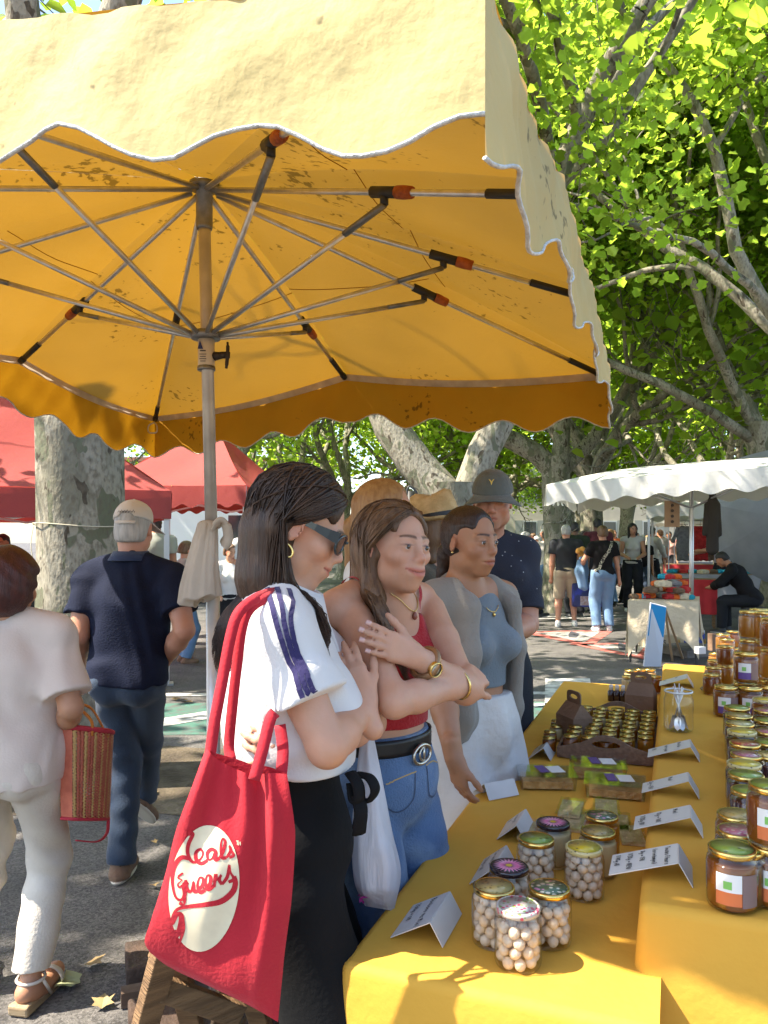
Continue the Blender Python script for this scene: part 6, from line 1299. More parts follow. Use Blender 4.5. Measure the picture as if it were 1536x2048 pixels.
# seated man in black
sp = G(1492, 1266); spz = thing
Jq = skel(1.75, 'm', lean=(0, .32), hip=(0, -.1), hz=.56, feet=((-.14, .34, .08, 0), (.13, .3, .08, 0)), knees=((-.1, 1, .6), (.1, 1, .6)), hands=((-.08, .48, .74), (.08, .48, .74)), elbows=((-1, 0, -.4), (1, 0, -.4)), head=(0, -.65, 0))
Jq['head'] = Jq['T'](0, .09, 1.55)
sm = person('man in black sitting bent over his phone under the grey parasol', sp, R(58), Jq, 'tan', (hair_cap_ops(Jq, .006), 'black'), [('sweatshirt', top_ops(Jq, 1.0, 1, .022, .9, .9, .06, .03, True) + [folds(.006, 30, (.4, .4, .8), 3)], black_tee)], ('trousers', pants_ops(Jq, 1.0, .016, .09, .075, 1.0, 1.0, .11), dkpants), dark_sh, .014, .009)
# ================================================================ honey tables
ZT, ZU = .80, .92
clothY = M('yellow_tablecloth', (.72, .39, .055), .75, (.66, .35, .045), 3, 3, bump=.07, bscale=60, transl=.12, c3=(.7, .37, .05), scale3=14, spec=.25)
woodm = M('old_wood', (.26, .15, .07), .8, (.15, .085, .04), 7, 5, bump=.5, bscale=30, stretch=(1, 1, 9), bstretch=(1, 1, 8))
wood2 = M('tray_wood', (.2, .12, .075), .75, (.14, .08, .05), 9, 5, bump=.3, bscale=40, stretch=(12, 1.5, 12))
def drape(name, label, u0, u1, v0, v1, z, z0, hangs, seed, fold=.03, r=.018):
    """a cloth over a board: flat top, rounded edge, hanging sides with folds"""
    t = tag(None, None, None) if False else None
    b = MB(); us = np.linspace(u0, u1, 60); vs_ = np.linspace(v0, v1, 22)
    b.grid([[TT(u, v, z + .0025 * math.exp(-((math.sin(2.6 * u + .8 * v + seed)) / .12) ** 2) * min(1, 20 * (u - u0), 20 * (v - v0)) + .0015 * math.sin(9 * u + 4 * v + seed) * math.sin(7 * v) * min(1, 20 * (u - u0), 20 * (v - v0))) for v in vs_] for u in us])
    def side(path, out):
        n = len(path); s_ = np.r_[0, np.cumsum(np.linalg.norm(np.diff(path, axis=0), axis=1))]; rows = []
        for k, p in enumerate(path):
            row = [p]; 
            for a in np.linspace(.3, 1.5708, 4): row.append(p + out[k] * r * math.sin(a) + v3(0, 0, -r * (1 - math.cos(a))))
            for h in np.linspace(.06, 1, 12):
                f = fold * h ** .8 * (math.sin(11 * s_[k] + seed + 1.2 * math.sin(5 * s_[k])) + .4 * math.sin(29 * s_[k] + seed)) + .035 * h
                row.append(p + out[k] * (r + max(f, -.012)) + v3(0, 0, -r - h * (z - z0 - r)))
            rows.append(row)
        return rows
    path, out = [], []
    near = [TT(u0, v, z) for v in np.linspace(v1, v0, 70)]; left = [TT(u, v0, z) for u in np.linspace(u0, u1, 110)]
    if 'near' in hangs: path += near; out += [-U] * len(near)
    if 'corner' in hangs:
        for a in np.linspace(0, 1.5708, 9)[1:-1]: path.append(TT(u0, v0, z)); out.append(-U * math.cos(a) - Vv * math.sin(a))
    if 'left' in hangs: path += left; out += [-Vv] * len(left)
    b.grid(side(np.array(path), out))
    o = b.build(name, clothY, None, True); 
    return tag(o, label, 'tablecloth')
drape('tablecloth', 'yellow tablecloth on the lower honey table, hanging to the ground at the near end', 0, 2.95, 0, .535, ZT, .02, ('near', 'corner', 'left'), 1)
drape('tablecloth', 'yellow tablecloth on the raised right-hand honey table', .17, 2.98, .515, 1.5, ZU, .03, ('near', 'corner', 'left'), 5, .02)
# rolled fold of cloth at the step between the two tables
def trestle(label, u0, u1, v0, v1, z):
    t = thing('trestle_table', label, 'table', TT((u0 + u1) / 2, (v0 + v1) / 2), world=True); Rt = frame(U)
    b = MB(); b.box(TT((u0 + u1) / 2, (v0 + v1) / 2, z - .018), (v1 - v0, u1 - u0, .024), Rt); b.build('board', woodm, t)
    for u in (u0 + .3, u1 - .3):
        b = MB(); b.box(TT(u, (v0 + v1) / 2, z - .07), (v1 - v0 - .06, .06, .08), Rt); b.build('crossbeam', woodm, t)
        for v in (v0 + .08, v1 - .08):
            for s_ in (-1, 1):
                b = MB(); b.beam(TT(u, v, z - .05), TT(u + s_ * .12, v, 0), .045, .03); b.build('leg', woodm, t)
trestle('wooden trestle under the lower yellow cloth', .03, 2.9, .03, .5, ZT - .008)
trestle('wooden trestle under the raised yellow cloth', .2, 2.93, .55, 1.45, ZU - .008)

# ---------------------------------------------------------------- handwriting
GL = {'a': [[(.8, .9), (.3, 1), (.1, .5), (.4, .1), (.8, .5), (.8, 1), (.85, .05)]], 'b': [[(.2, 1.8), (.2, .1), (.7, .1), (.8, .6), (.25, .8)]], 'c': [[(.8, .85), (.4, 1), (.15, .5), (.4, .05), (.85, .2)]], 'd': [[(.8, .8), (.3, .9), (.15, .4), (.5, .05), (.8, .4), (.8, 1.8), (.85, 0)]], 'e': [[(.15, .5), (.8, .6), (.6, 1), (.2, .8), (.2, .2), (.6, 0), (.9, .2)]], 'f': [[(.8, 1.7), (.5, 1.7), (.45, 0)], [(.2, .9), (.75, .9)]], 'g': [[(.8, .9), (.3, 1), (.2, .4), (.6, .3), (.8, .9), (.8, -.4), (.4, -.6), (.15, -.4)]], 'h': [[(.2, 1.8), (.2, 0)], [(.2, .7), (.6, 1), (.8, .7), (.8, 0)]], 'i': [[(.4, 1), (.4, .1), (.6, 0)]], 'k': [[(.2, 1.8), (.2, 0)], [(.8, 1), (.2, .5), (.85, 0)]], 'l': [[(.4, 1.8), (.35, .2), (.6, 0)]], 'm': [[(.1, 1), (.1, 0)], [(.1, .8), (.4, 1), (.5, 0)], [(.5, .8), (.8, 1), (.95, 0)]], 'n': [[(.2, 1), (.2, 0)], [(.2, .7), (.6, 1), (.8, .7), (.8, 0)]], 'o': [[(.5, 1), (.15, .6), (.4, 0), (.8, .3), (.75, .9), (.5, 1)]], 'p': [[(.2, 1), (.2, -.7)], [(.2, .8), (.7, 1), (.8, .4), (.25, .2)]], 'r': [[(.25, 1), (.25, 0)], [(.25, .7), (.5, 1), (.85, .9)]], 's': [[(.8, .9), (.4, 1), (.3, .65), (.75, .35), (.6, 0), (.2, .1)]], 't': [[(.45, 1.6), (.45, .1), (.8, 0)], [(.2, 1.05), (.8, 1.05)]], 'u': [[(.2, 1), (.2, .2), (.6, 0), (.8, .3), (.8, 1), (.85, 0)]], 'v': [[(.15, 1), (.45, 0), (.85, 1)]],
      'T': [[(.0, 1.8), (1, 1.75)], [(.5, 1.8), (.45, 0)]], 'F': [[(.2, 1.8), (.2, 0)], [(.15, 1.8), (.9, 1.8)], [(.2, 1), (.7, 1)]], 'M': [[(.1, 0), (.15, 1.8), (.5, .7), (.85, 1.8), (.9, 0)]], 'B': [[(.2, 0), (.2, 1.8), (.7, 1.6), (.7, 1.1), (.2, 1), (.8, .7), (.75, .1), (.2, 0)]], 'K': [[(.2, 1.8), (.2, 0)], [(.85, 1.8), (.2, .9), (.9, 0)]], 'S': [[(.85, 1.6), (.4, 1.8), (.2, 1.3), (.8, .6), (.6, 0), (.15, .2)]], 'R': [[(.2, 0), (.2, 1.8), (.8, 1.6), (.75, 1), (.2, .9), (.9, 0)]], 'O': [[(.5, 1.8), (.1, 1), (.45, 0), (.9, .8), (.5, 1.8)]], 'U': [[(.15, 1.8), (.2, .3), (.5, 0), (.8, .3), (.85, 1.8)]], 'A': [[(.05, 0), (.5, 1.8), (.95, 0)], [(.2, .7), (.8, .7)]], 'C': [[(.85, 1.5), (.5, 1.8), (.15, .9), (.5, 0), (.9, .3)]], 'L': [[(.2, 1.8), (.2, 0), (.9, 0)]], 'E': [[(.85, 1.8), (.2, 1.8), (.2, 0), (.9, 0)], [(.2, .95), (.7, .95)]],
      '0': [[(.5, 1.8), (.15, 1), (.45, 0), (.85, .8), (.5, 1.8)]], '1': [[(.2, 1.3), (.5, 1.8), (.5, 0)]], '2': [[(.2, 1.4), (.5, 1.8), (.8, 1.4), (.15, 0), (.9, .05)]], '4': [[(.6, 0), (.6, 1.8), (.1, .6), (.9, .6)]], '5': [[(.85, 1.8), (.3, 1.8), (.25, 1), (.75, 1), (.8, .3), (.2, 0)]], '6': [[(.8, 1.7), (.3, 1), (.2, .3), (.6, 0), (.8, .5), (.3, .8)]], '8': [[(.5, 1), (.2, 1.4), (.5, 1.8), (.8, 1.4), (.2, .5), (.5, 0), (.8, .5), (.5, 1)]], '/': [[(.1, -.1), (.9, 1.9)]], '(': [[(.7, 1.9), (.35, .9), (.7, -.2)]], ')': [[(.3, 1.9), (.65, .9), (.3, -.2)]], '>': [[(0, .7), (1, .7)], [(.65, 1), (1, .7), (.65, .4)]], '€': [[(.9, 1.5), (.5, 1.75), (.2, .9), (.5, .05), (.9, .3)], [(0, 1.1), (.7, 1.1)], [(0, .7), (.65, .7)]], ',': [[(.4, .2), (.3, -.3)]], '-': [[(.1, .7), (.8, .7)]], ' ': []}
def write(b, text, o, X, Yv, N_, size, wd, seed=0, sp=1.12):
    rs = random.Random(seed); x = 0
    for ch in text:
        for st in GL.get(ch, GL['o']):
            p = smoothpath([np.array(o) + np.array(X) * (x + q[0] * .8 + rs.uniform(-.05, .05)) * size + np.array(Yv) * (q[1] * .8 + rs.uniform(-.06, .06)) * size + np.array(N_) * .0008 for q in st], 3) if len(st) > 2 else np.array([np.array(o) + np.array(X) * (x + q[0] * .8) * size + np.array(Yv) * q[1] * .8 * size + np.array(N_) * .0008 for q in st])
            tg = np.gradient(p, axis=0); sd = np.cross(tg, N_); sd /= np.linalg.norm(sd, axis=1)[:, None] + 1e-9; b.ribbon(p, sd, wd)
        x += sp * (.75 if ch in 'il1t,' else .6 if ch == ' ' else 1)
ink = M('marker_ink', (.02, .02, .025), .6); cardm = M('card_white', (.62, .6, .55), .35, (.55, .53, .49), 6, spec=.5)
def card(label, px, py, z, lines, wlen=.16, wd=.085, rz=None, ridge=1, size=.0085, steep=.55):
    """a folded price card: long sloping face toward the shoppers, short back face"""
    p = G(px, py, z); a = rz if rz is not None else math.atan2(U[1], U[0]) - R(90); t = thing('price_card', label, 'price card', (p[0], p[1], z + .0025), a)
    # local: x to the right of the row, y along the table; ridge runs along y
    hgt = .042; b = MB(); A = [(-wd * .72, 0), (.0, hgt), (.026, 0.0)]; A2 = [(-wd * .72, .002), (0, hgt + .002), (.037, 0)]
    n0 = nrm((-hgt, 0, wd * .72))
    b.add([(A[0][0], -wlen / 2, A[0][1]), (A[1][0], -wlen / 2, A[1][1]), (A[1][0], wlen / 2, A[1][1]), (A[0][0], wlen / 2, A[0][1])], [(0, 1, 2, 3)]); b.build('face', cardm, t, False, thick=.0016)
    b = MB(); b.add([(A[1][0] + .0012, -wlen / 2, A[1][1]), (A[2][0], -wlen / 2, 0), (A[2][0], wlen / 2, 0), (A[1][0] + .0012, wlen / 2, A[1][1])], [(0, 1, 2, 3)]); b.build('back', cardm, t, False, thick=.0016)
    b = MB(); Xd = v3(0, -1, 0); Yd = nrm(v3(wd * .72, 0, hgt)); L_ = math.hypot(wd * .72, hgt)
    for i, ln in enumerate(lines):
        write(b, ln, v3(A[0][0], wlen / 2 - .012, .0015) + Yd * (L_ - (i + 1) * L_ / (len(lines) + .35)), Xd, Yd, n0, size, .0018, i + int(px))
    if b.n: b.build('lettering', ink, t)
    return t
# the cards face the shoppers on the left of the tables
card('white price card at the near corner, in front of the candy jars', 880, 1858, ZT, ['Bonbons au Miel', '250g > 6€'], .14, .11, size=.0082)
card('white price card half hidden behind the pink daisy lid', 1000, 1752, ZT, ['Caramels', '250g > 6€'], .14, .075)
card('grey price card beside the sesame bars', 1042, 1668, ZT, ['Nougat', '5€'], .13, .07, size=.011)
card('white price card left of the clear plastic boxes', 998, 1592, ZT, ['Miel en rayon', '6€'], .11, .085, rz=R(-62), size=.008)
card('price card leaning against the wooden tray', 1092, 1512, ZT, ['Petits pots', '3€'], .13, .07)
card('large white price card beside the front honey jar, five lines of prices', 1356, 1752, ZU, ['Toutes Fleurs', '(Printemps)', 'Kg > 15€', '1/2Kg > 8€50', '1/4Kg 6€'], .1, .175, size=.0066)
card('white price card second from the near end of the raised table', 1380, 1662, ZU, ['Miel', '1Kg > 16€', '1/2Kg 8€'], .085, .165, size=.0075)
card('white price card third from the near end of the raised table', 1376, 1588, ZU, ['Miel', 'Kg > 15€'], .08, .155, size=.008)
card('white price card before the jar of spoons', 1380, 1516, ZU, ['Miel de', 'Garrigue', '15€'], .09, .165, size=.008)
card('white price card farthest along the raised table behind the jar of spoons', 1374, 1372, ZU, ['Miel', '9€'], .11, .16, size=.009)

# ---------------------------------------------------------------- jars
glass = thin_glass('clear_glass', (.99, .99, .985)); goldlid = M('gold_lid', (.7, .5, .16), .25, metal=1)
honeys = {'amber': M('honey_amber', (.25, .078, .007), .12, transl=.38, tcol=(.68, .23, .016), coat=.8), 'light': M('honey_light', (.42, .2, .025), .12, transl=.5, tcol=(.85, .45, .05), coat=.8), 'dark': M('honey_dark', (.09, .03, .008), .12, transl=.3, tcol=(.35, .1, .01), coat=.8), 'cream': M('honey_cream', (.55, .4, .18), .4, transl=.2), 'jam': M('jam_dark', (.05, .012, .012), .2, coat=.8)}
def printm(name, base, spots, scale, thr=.35, c3=None):
    m = M('lid_' + name, base, .3, coat=.6); t = m.node_tree; N = t.nodes; L = t.links; tc = N.new('ShaderNodeTexCoord'); vo = N.new('ShaderNodeTexVoronoi'); vo.inputs['Scale'].default_value = scale; L.new(tc.outputs['Object'], vo.inputs['Vector'])
    lt = N.new('ShaderNodeMath'); lt.operation = 'LESS_THAN'; lt.inputs[1].default_value = thr; L.new(vo.outputs['Distance'], lt.inputs[0]); mx = N.new('ShaderNodeMix'); mx.data_type = 'RGBA'; mx.inputs[6].default_value = (*base, 1); L.new(lt.outputs[0], mx.inputs[0])
    if c3 is None: mx.inputs[7].default_value = (*spots, 1)
    else:
        rp = N.new('ShaderNodeMix'); rp.data_type = 'RGBA'; rp.inputs[6].default_value = (*spots, 1); rp.inputs[7].default_value = (*c3, 1); sp_ = N.new('ShaderNodeSeparateColor'); L.new(vo.outputs['Color'], sp_.inputs[0]); g_ = N.new('ShaderNodeMath'); g_.operation = 'GREATER_THAN'; g_.inputs[1].default_value = .5; L.new(sp_.outputs[0], g_.inputs[0]); L.new(g_.outputs[0], rp.inputs[0]); L.new(rp.outputs[2], mx.inputs[7])
    L.new(mx.outputs[2], N['Principled BSDF'].inputs['Base Color']); return m
LIDS = {'green': printm('green', (.22, .3, .05), (.06, .06, .02), 55, .2), 'yellow': printm('yellow', (.62, .45, .03), (.2, .12, .02), 60, .18), 'comb': printm('comb', (.42, .3, .1), (.2, .13, .04), 110, .3), 'flowers': printm('flowers', (.08, .12, .06), (.65, .55, .4), 90, .4, (.5, .2, .3)), 'meadow': printm('meadow', (.45, .42, .38), (.5, .06, .12), 130, .42, (.2, .3, .08)), 'pinkd': printm('pinkd', (.03, .015, .02), (.05, .02, .03), 60, .2), 'red': printm('red', (.35, .06, .03), (.5, .35, .1), 90, .3), 'pinkf': printm('pinkf', (.4, .12, .16), (.5, .38, .3), 100, .35), 'dots': printm('dots', (.55, .46, .2), (.08, .06, .03), 130, .28), 'gold': goldlid}
RIM = {'green': goldlid, 'pinkd': M('lid_black', (.02, .012, .015), .25, coat=.6), 'yellow': LIDS['dots'], 'meadow': LIDS['meadow']}
lab_w = M('jar_label', (.72, .7, .66), .5); lab_o = M('jar_label_orange', (.62, .16, .05), .5); lab_p = M('jar_label_purple', (.12, .06, .22), .5); lab_g = M('jar_label_green', (.2, .45, .1), .5); lab_b = M('jar_label_brown', (.2, .13, .12), .4)
JAR_MESH = {}
def jar(label, p, fill='amber', lid='green', r=.042, h=.1, lbl=None, group_=None, rz=0., seed=0, fillh=.9, z=None):
    key = (fill, lid, r, h, lbl)
    if key in JAR_MESH: return dup(JAR_MESH[key], p, rz, label, group_ or None)
    t = thing('honey_jar' if fill not in ('candy',) else 'candy_jar', label, 'jar', p, rz, group_); n = 28 if r > .03 else 18
    prof = [(r * .86, .0), (r * .96, .003), (r, .010), (r, h * .76), (r * .96, h * .83), (r * .86, h * .88), (r * .86, h * .93)]
    b = MB(); b.lathe(prof, n); b.build('glass', glass, t, True)
    if fill != 'candy':
        ri = r * .965; top = h * (fillh * .88); b = MB(); b.lathe([(ri * .85, .004), (ri * .97, .008), (ri, .013), (ri, min(top, h * .75)), (ri * .93, top)], n); b.build('honey' if fill != 'jam' else 'jam', honeys[fill], t, True)
    else:
        rs = random.Random(seed); cm_ = JAR_MESH.get('candy')
        if cm_ is None:
            bb = MB(); bb.lathe([(.0001, -.0098), (.006, -.0088), (.0105, -.004), (.0112, 0), (.0105, .004), (.006, .0088), (.0001, .0098)], 12, cap=False); me = bpy.data.meshes.new('candy'); me.from_pydata(np.concatenate(bb.v).tolist(), [], bb.f); me.materials.append(M('candy', (.85, .74, .58), .45, (.76, .62, .44), 60, transl=.35, bump=.3, bscale=200, coat=.3)); me.polygons.foreach_set('use_smooth', [True] * len(me.polygons)); cm_ = JAR_MESH['candy'] = me
        zz = .014; lay = 0
        while zz < h * .82:
            for ring, cnt in ((r * .68, 8), (r * .25, 3)):
                for k in range(cnt):
                    a = 2 * math.pi * (k + .5 * (lay % 2)) / cnt + rs.uniform(-.1, .1); o = bpy.data.objects.new('candy', cm_); col.objects.link(o); o.parent = t; o.location = (ring * math.cos(a), ring * math.sin(a), zz + rs.uniform(-.002, .002)); o.rotation_euler = (rs.uniform(0, 3), rs.uniform(0, 3), rs.uniform(0, 3))
            zz += .0185; lay += 1
    rl = r * .93; b = MB(); b.lathe([(rl * .97, h * .90), (rl, h * .905), (rl, h * .985), (rl * .96, h), (rl * .9, h * 1.003), (rl * .88, h * .998)], n); ld = b.build('lid', RIM.get(lid, goldlid), t, True)
    b = MB(); b.lathe([(rl * .88, h * .999), (rl * .01, h * 1.001)], n); b.build('lid_print', LIDS[lid], ld, True)
    if lid == 'pinkd':
        b = MB()
        for k in range(22):
            a = 2 * math.pi * k / 22; d = v3(math.cos(a), math.sin(a), 0); s_ = v3(-d[1], d[0], 0); q = v3(0, 0, h * 1.004); b.add([q + d * .006, q + d * .018 + s_ * .0028, q + d * rl * .86, q + d * .018 - s_ * .0028], [(0, 1, 2, 3)])
        b.build('daisy_print', M('daisy', (.6, .12, .28), .4, (.7, .4, .5), 40), ld); b = MB(); b.lathe([(.007, h * 1.006), (.001, h * 1.007)], 12); b.build('daisy_eye', LIDS['yellow'], ld)
    if lbl:
        def arc(a0, a1, z0, z1, m, nm, par=t, rr=1.012):
            bb = MB(); bb.grid([[(r * rr * math.cos(a), r * rr * math.sin(a), z) for z in (z0, z1)] for a in np.linspace(a0, a1, 12)]); return bb.build(nm, m, par, True)
        a0 = R(-150); la = arc(a0, a0 + 1.0, h * .38, h * .68, lab_w, 'label'); arc(a0, a0 + 1.0, h * .16, h * .38, lab_o if lbl == 'o' else lab_p, 'label_band', la)
        arc(a0 + .3, a0 + .62, h * .43, h * .56, lab_g, 'label_mark', la, 1.02); arc(a0 + 1.02, a0 + 1.75, h * .14, h * .68, lab_b, 'label_back', la)
    JAR_MESH[key] = t; return t
def at(px, py, z): p = G(px, py, z); p[2] = z + .001; return p
CG = 'candy jars at the near corner'
jar('candy jar at the very front with a pink meadow lid', at(1036, 1928, ZT), 'candy', 'meadow', .043, .107, seed=1)
jar('candy jar with a honeycomb lid at the left of the front three', at(988, 1884, ZT), 'candy', 'comb', .043, .108, seed=2)
jar('candy jar with a flowery lid at the right of the front three', at(1098, 1884, ZT), 'candy', 'flowers', .043, .106, seed=3)
jar('candy jar with a dark lid and pink daisy behind the front three', at(1018, 1834, ZT), 'candy', 'pinkd', .043, .105, seed=4)
jar('candy jar with a green bee lid behind the pink daisy one', at(1072, 1774, ZT), 'candy', 'green', .043, .109, seed=5)
jar('candy jar with a bright yellow lid standing at the right', at(1168, 1792, ZT), 'candy', 'yellow', .043, .1075, seed=6)
jar('honey-coloured jar with dark daisy lid behind the green bee lid', at(1106, 1728, ZT), 'cream', 'pinkd', .043, .1)
jar('jar with an orange and green comb lid behind the yellow lid', at(1196, 1748, ZT), 'cream', 'comb', .043, .1)
jar('jar with a flowery lid farthest back in the candy group', at(1203, 1712, ZT), 'light', 'flowers', .043, .1)
# raised table, right-hand side
def lj(label, px, lid_py, fill, lid, r=.043, h=.1, lbl=None, z=ZU, base=None, grp=None):
    p = G(px, lid_py, z + h); p[2] = z + .001; return jar(label, p, fill, lid, r, h, lbl, grp)
pf = at(1464, 1812, ZU); jar('front honey jar with green lid and orange-banded label', pf, 'amber', 'green', .0435, .105, 'o')
p2 = at(1545, 1806, ZU); jar('honey jar under another at the right edge', p2, 'amber', 'gold', .0435, .1051, 'o')
jar('honey jar stacked on another at the right edge', p2 + v3(0, -.0, .108), 'amber', 'green', .0435, .105, 'o')
for (px, py, fl, ld, lab) in [(1482, 1694, 'dark', 'green', 'dark jar with green lid right behind the front honey jar'), (1478, 1660, 'jam', 'pinkf', 'jar with pink flowered lid behind the front honey jars'), (1476, 1628, 'amber', 'comb', 'jar with comb-patterned lid in the left file of the raised table'), (1500, 1580, 'jam', 'green', 'dark jam jar with green lid beside the stacked honey jar'), (1492, 1548, 'jam', 'green', 'dark jam jar with green lid, two behind the stacked jar'), (1488, 1526, 'jam', 'yellow', 'dark jam jar with yellow dotted lid'), (1494, 1508, 'jam', 'pinkf', 'dark jam jar with dusky pink lid'), (1490, 1486, 'jam', 'red', 'dark jam jar with red lid'), (1484, 1462, 'dark', 'yellow', 'dark honey jar with yellow lid before the comb lids'), (1480, 1446, 'dark', 'dots', 'dark honey jar with dotted lid'), (1478, 1430, 'dark', 'comb', 'dark honey jar with comb lid'), (1474, 1414, 'dark', 'green', 'dark honey jar with green lid at the far end of the jam file'),
                              (1542, 1510, 'jam', 'dots', 'jam jar with dotted lid at the right edge'), (1540, 1484, 'dark', 'green', 'dark jar with green lid at the right edge'), (1538, 1462, 'jam', 'pinkf', 'jam jar with pink lid at the right edge'), (1536, 1440, 'jam', 'green', 'jam jar with green lid at the right edge'), (1534, 1420, 'dark', 'pinkf', 'dark jar with mauve lid at the right edge'), (1530, 1398, 'amber', 'yellow', 'amber jar with yellow lid at the right edge')]:
    lj(lab, px, py, fl, ld)
bigs = [(1452, 1372, 'big honey jar with purple label, left of the pair'), (1500, 1374, 'big honey jar with purple label, right of the pair'), (1538, 1372, 'big honey jar with purple label at the right edge')]
for px, py, lab in bigs: lj(lab, px, py, 'amber', 'gold', .0445, .112, 'p')
q = lj('big honey jar with purple label stacked above the pair', 1492, 1305, 'amber', 'gold', .0445, .113, 'p', z=ZU + .114)
b_ = G(1492, 1305, ZU + .227); jar('big honey jar under the stacked one', (b_[0], b_[1], ZU + .001), 'amber', 'gold', .0445, .1125, 'p')
for i, (px, py, zz, fl) in enumerate([(1500, 1222, .24, 'light'), (1530, 1224, .24, 'light'), (1545, 1236, .24, 'amber'), (1520, 1218, .24, 'light')]):
    lj('pale honey jar in the tall stack at the right edge', px, py, fl, 'gold', .0445, .112 + .0, None, z=ZU + zz, grp='pale jars in the tall stack')
    b_ = G(px, py, ZU + zz + .112)
    for k in range(2): jar('pale honey jar in the tall stack at the right edge', (b_[0], b_[1], ZU + .001 + k * .12), 'light', 'gold', .0445, .112, None, 'pale jars in the tall stack')
for i, (px, py, st) in enumerate([(1430, 1320, 0), (1426, 1334, 0), (1424, 1348, 0), (1432, 1306, 0), (1450, 1292, 1), (1454, 1278, 1), (1458, 1284, 0), (1446, 1268, 1), (1466, 1262, 1)]):
    lj('small honey jar with a gold lid in the row behind the big purple-labelled jars', px, py, 'light' if i % 2 else 'amber', 'gold', .036, .085, None, grp='gold-lidded jars at the far end of the raised table', z=ZU + st * .088)
    if st: b_ = G(px, py, ZU + st * .088 + .085); jar('small honey jar with a gold lid in the row behind the big purple-labelled jars', (b_[0], b_[1], ZU + .001), 'light', 'gold', .036, .085, None, 'gold-lidded jars at the far end of the raised table')
# the glass of spoons
sj = thing('spoon_jar', 'tall glass jar full of metal spoons on the raised table', 'jar', at(1357, 1462, ZU)); r, h = .048, .135
b = MB(); b.lathe([(r * .8, 0), (r, .012), (r, h * .8), (r * .9, h * .88), (r * .92, h)], 28, cap=False); b.lathe([(.001, .002), (r * .8, .002)], 28, cap=False); b.build('glass', glass, sj, True)
b = MB(); b.tube([(r * .93 * math.cos(a), r * .93 * math.sin(a), h) for a in np.linspace(0, 6.28, 30)[:-1]], .0035, 6, closed=True); b.build('rim', M('rim_glass', (.6, .62, .6), .15, coat=1), sj, True)
for k in range(9):
    a = k * 2.4; d = v3(math.cos(a), math.sin(a), 0); b = MB(); b.tube([d * .02 + v3(0, 0, .03), -d * .018 + v3(0, 0, .13 + .004 * k)], .0028, 6, flat=.6); b.add((lambda cc, e: [cc + e * f * .024 + np.cross(e, d) * g_ * .012 * math.sqrt(max(0, 1 - f * f)) - d * .004 * (1 - f * f) for f in np.linspace(-1, 1, 7) for g_ in (-1, 0, 1)])(d * .026 + v3(0, 0, .03), nrm(v3(-d[0] * .3, -d[1] * .3, 1))), [(i * 3 + j, i * 3 + j + 1, i * 3 + j + 4, i * 3 + j + 3) for i in range(6) for j in range(2)]); sp_ = b.build('spoon', steel, None, True); sp_.location = sj.location; tag(sp_, 'steel spoon standing in the tall glass jar', 'spoon', 'spoons in the glass jar')
# wooden tray with small jars
tr = thing('wooden_tray', 'wooden carrying tray with an arched handle, packed with small jars', 'tray', G(1205, 1500, ZT), world=True)
ta = G(1120, 1522, ZT); tu = TT(0, 0) * 0
o0 = G(1212, 1525, ZT); uu = float((o0 - TO) @ U); vv = float((o0 - TO) @ Vv); TW, TL = .335, .6
def TR(x, y, z): return TT(uu + y, vv + x, ZT + .003 + z)
b = MB(); b.box(TR(0, TL / 2, .006), (TW, TL, .01), frame(U)); b.build('base', wood2, tr)
for s_ in (-1, 1):
    b = MB(); b.box(TR(s_ * (TW / 2 - .004), TL / 2, .02), (.008, TL - .02, .035), frame(U)); b.build('side', wood2, tr)
for y in (0, TL):
    pr = [(-TW / 2, .001), (TW / 2, .001), (TW / 2, .045)] + [(TW / 2 * f, .045 + .045 * (0.5 + .5 * math.cos(math.pi * min(1, abs(f) / .8)))) for f in np.linspace(.85, -.85, 21)] + [(-TW / 2, .045)]
    hole = [(.05 * math.cos(a), .058 + .014 * math.sin(a)) for a in np.linspace(0, 6.283, 25)[:-1]]
    # end board with a hand hole: outer ring and hole ring bridged
    N_ = 48; c0 = v3(0, .058, 0); outer = []
    for a in np.linspace(0, 2 * math.pi, N_, endpoint=False):
        d = (math.cos(a), math.sin(a)); best = None
        for i in range(len(pr)):
            x1, y1 = pr[i]; x2, y2 = pr[(i + 1) % len(pr)]; dx, dy = x2 - x1, y2 - y1; den_ = d[0] * dy - d[1] * dx
            if abs(den_) < 1e-9: continue
            tt = ((x1) * dy - (y1 - .058) * dx) / den_; ss = ((x1) * d[1] - (y1 - .058) * d[0]) / den_
            if tt > 0 and -1e-6 <= ss <= 1 + 1e-6 and (best is None or tt > best): best = tt
        outer.append((d[0] * best, .058 + d[1] * best))
    inner = [(.048 * math.cos(a), .058 + .013 * math.sin(a)) for a in np.linspace(0, 2 * math.pi, N_, endpoint=False)]
    b = MB(); b.grid([[TR(x, y + dy, z) for dy in (-.006,)] [0:1] + [TR(x2, y - .006, z2), TR(x2, y + .006, z2), TR(x, y + .006, z)] for (x, z), (x2, z2) in zip(outer + outer[:1], inner + inner[:1])]); b.grid([[TR(x, y + .006, z), TR(x, y - .006, z)] for x, z in outer + outer[:1]]); b.build('end_board', wood2, tr)
for i in range(8):
    for j in range(5):
        if i == 0 and j == 4: continue
        x = -TW / 2 + .041 + j * .062 + (i % 2) * .004; y = .048 + i * .071; p = TR(x, y, .012); jar('small gold-lidded honey jar packed in the wooden tray', p, ('amber', 'cream', 'light')[(i * 5 + j * 3) % 3], 'gold', .0275, .058, None, 'small jars packed in the wooden tray')
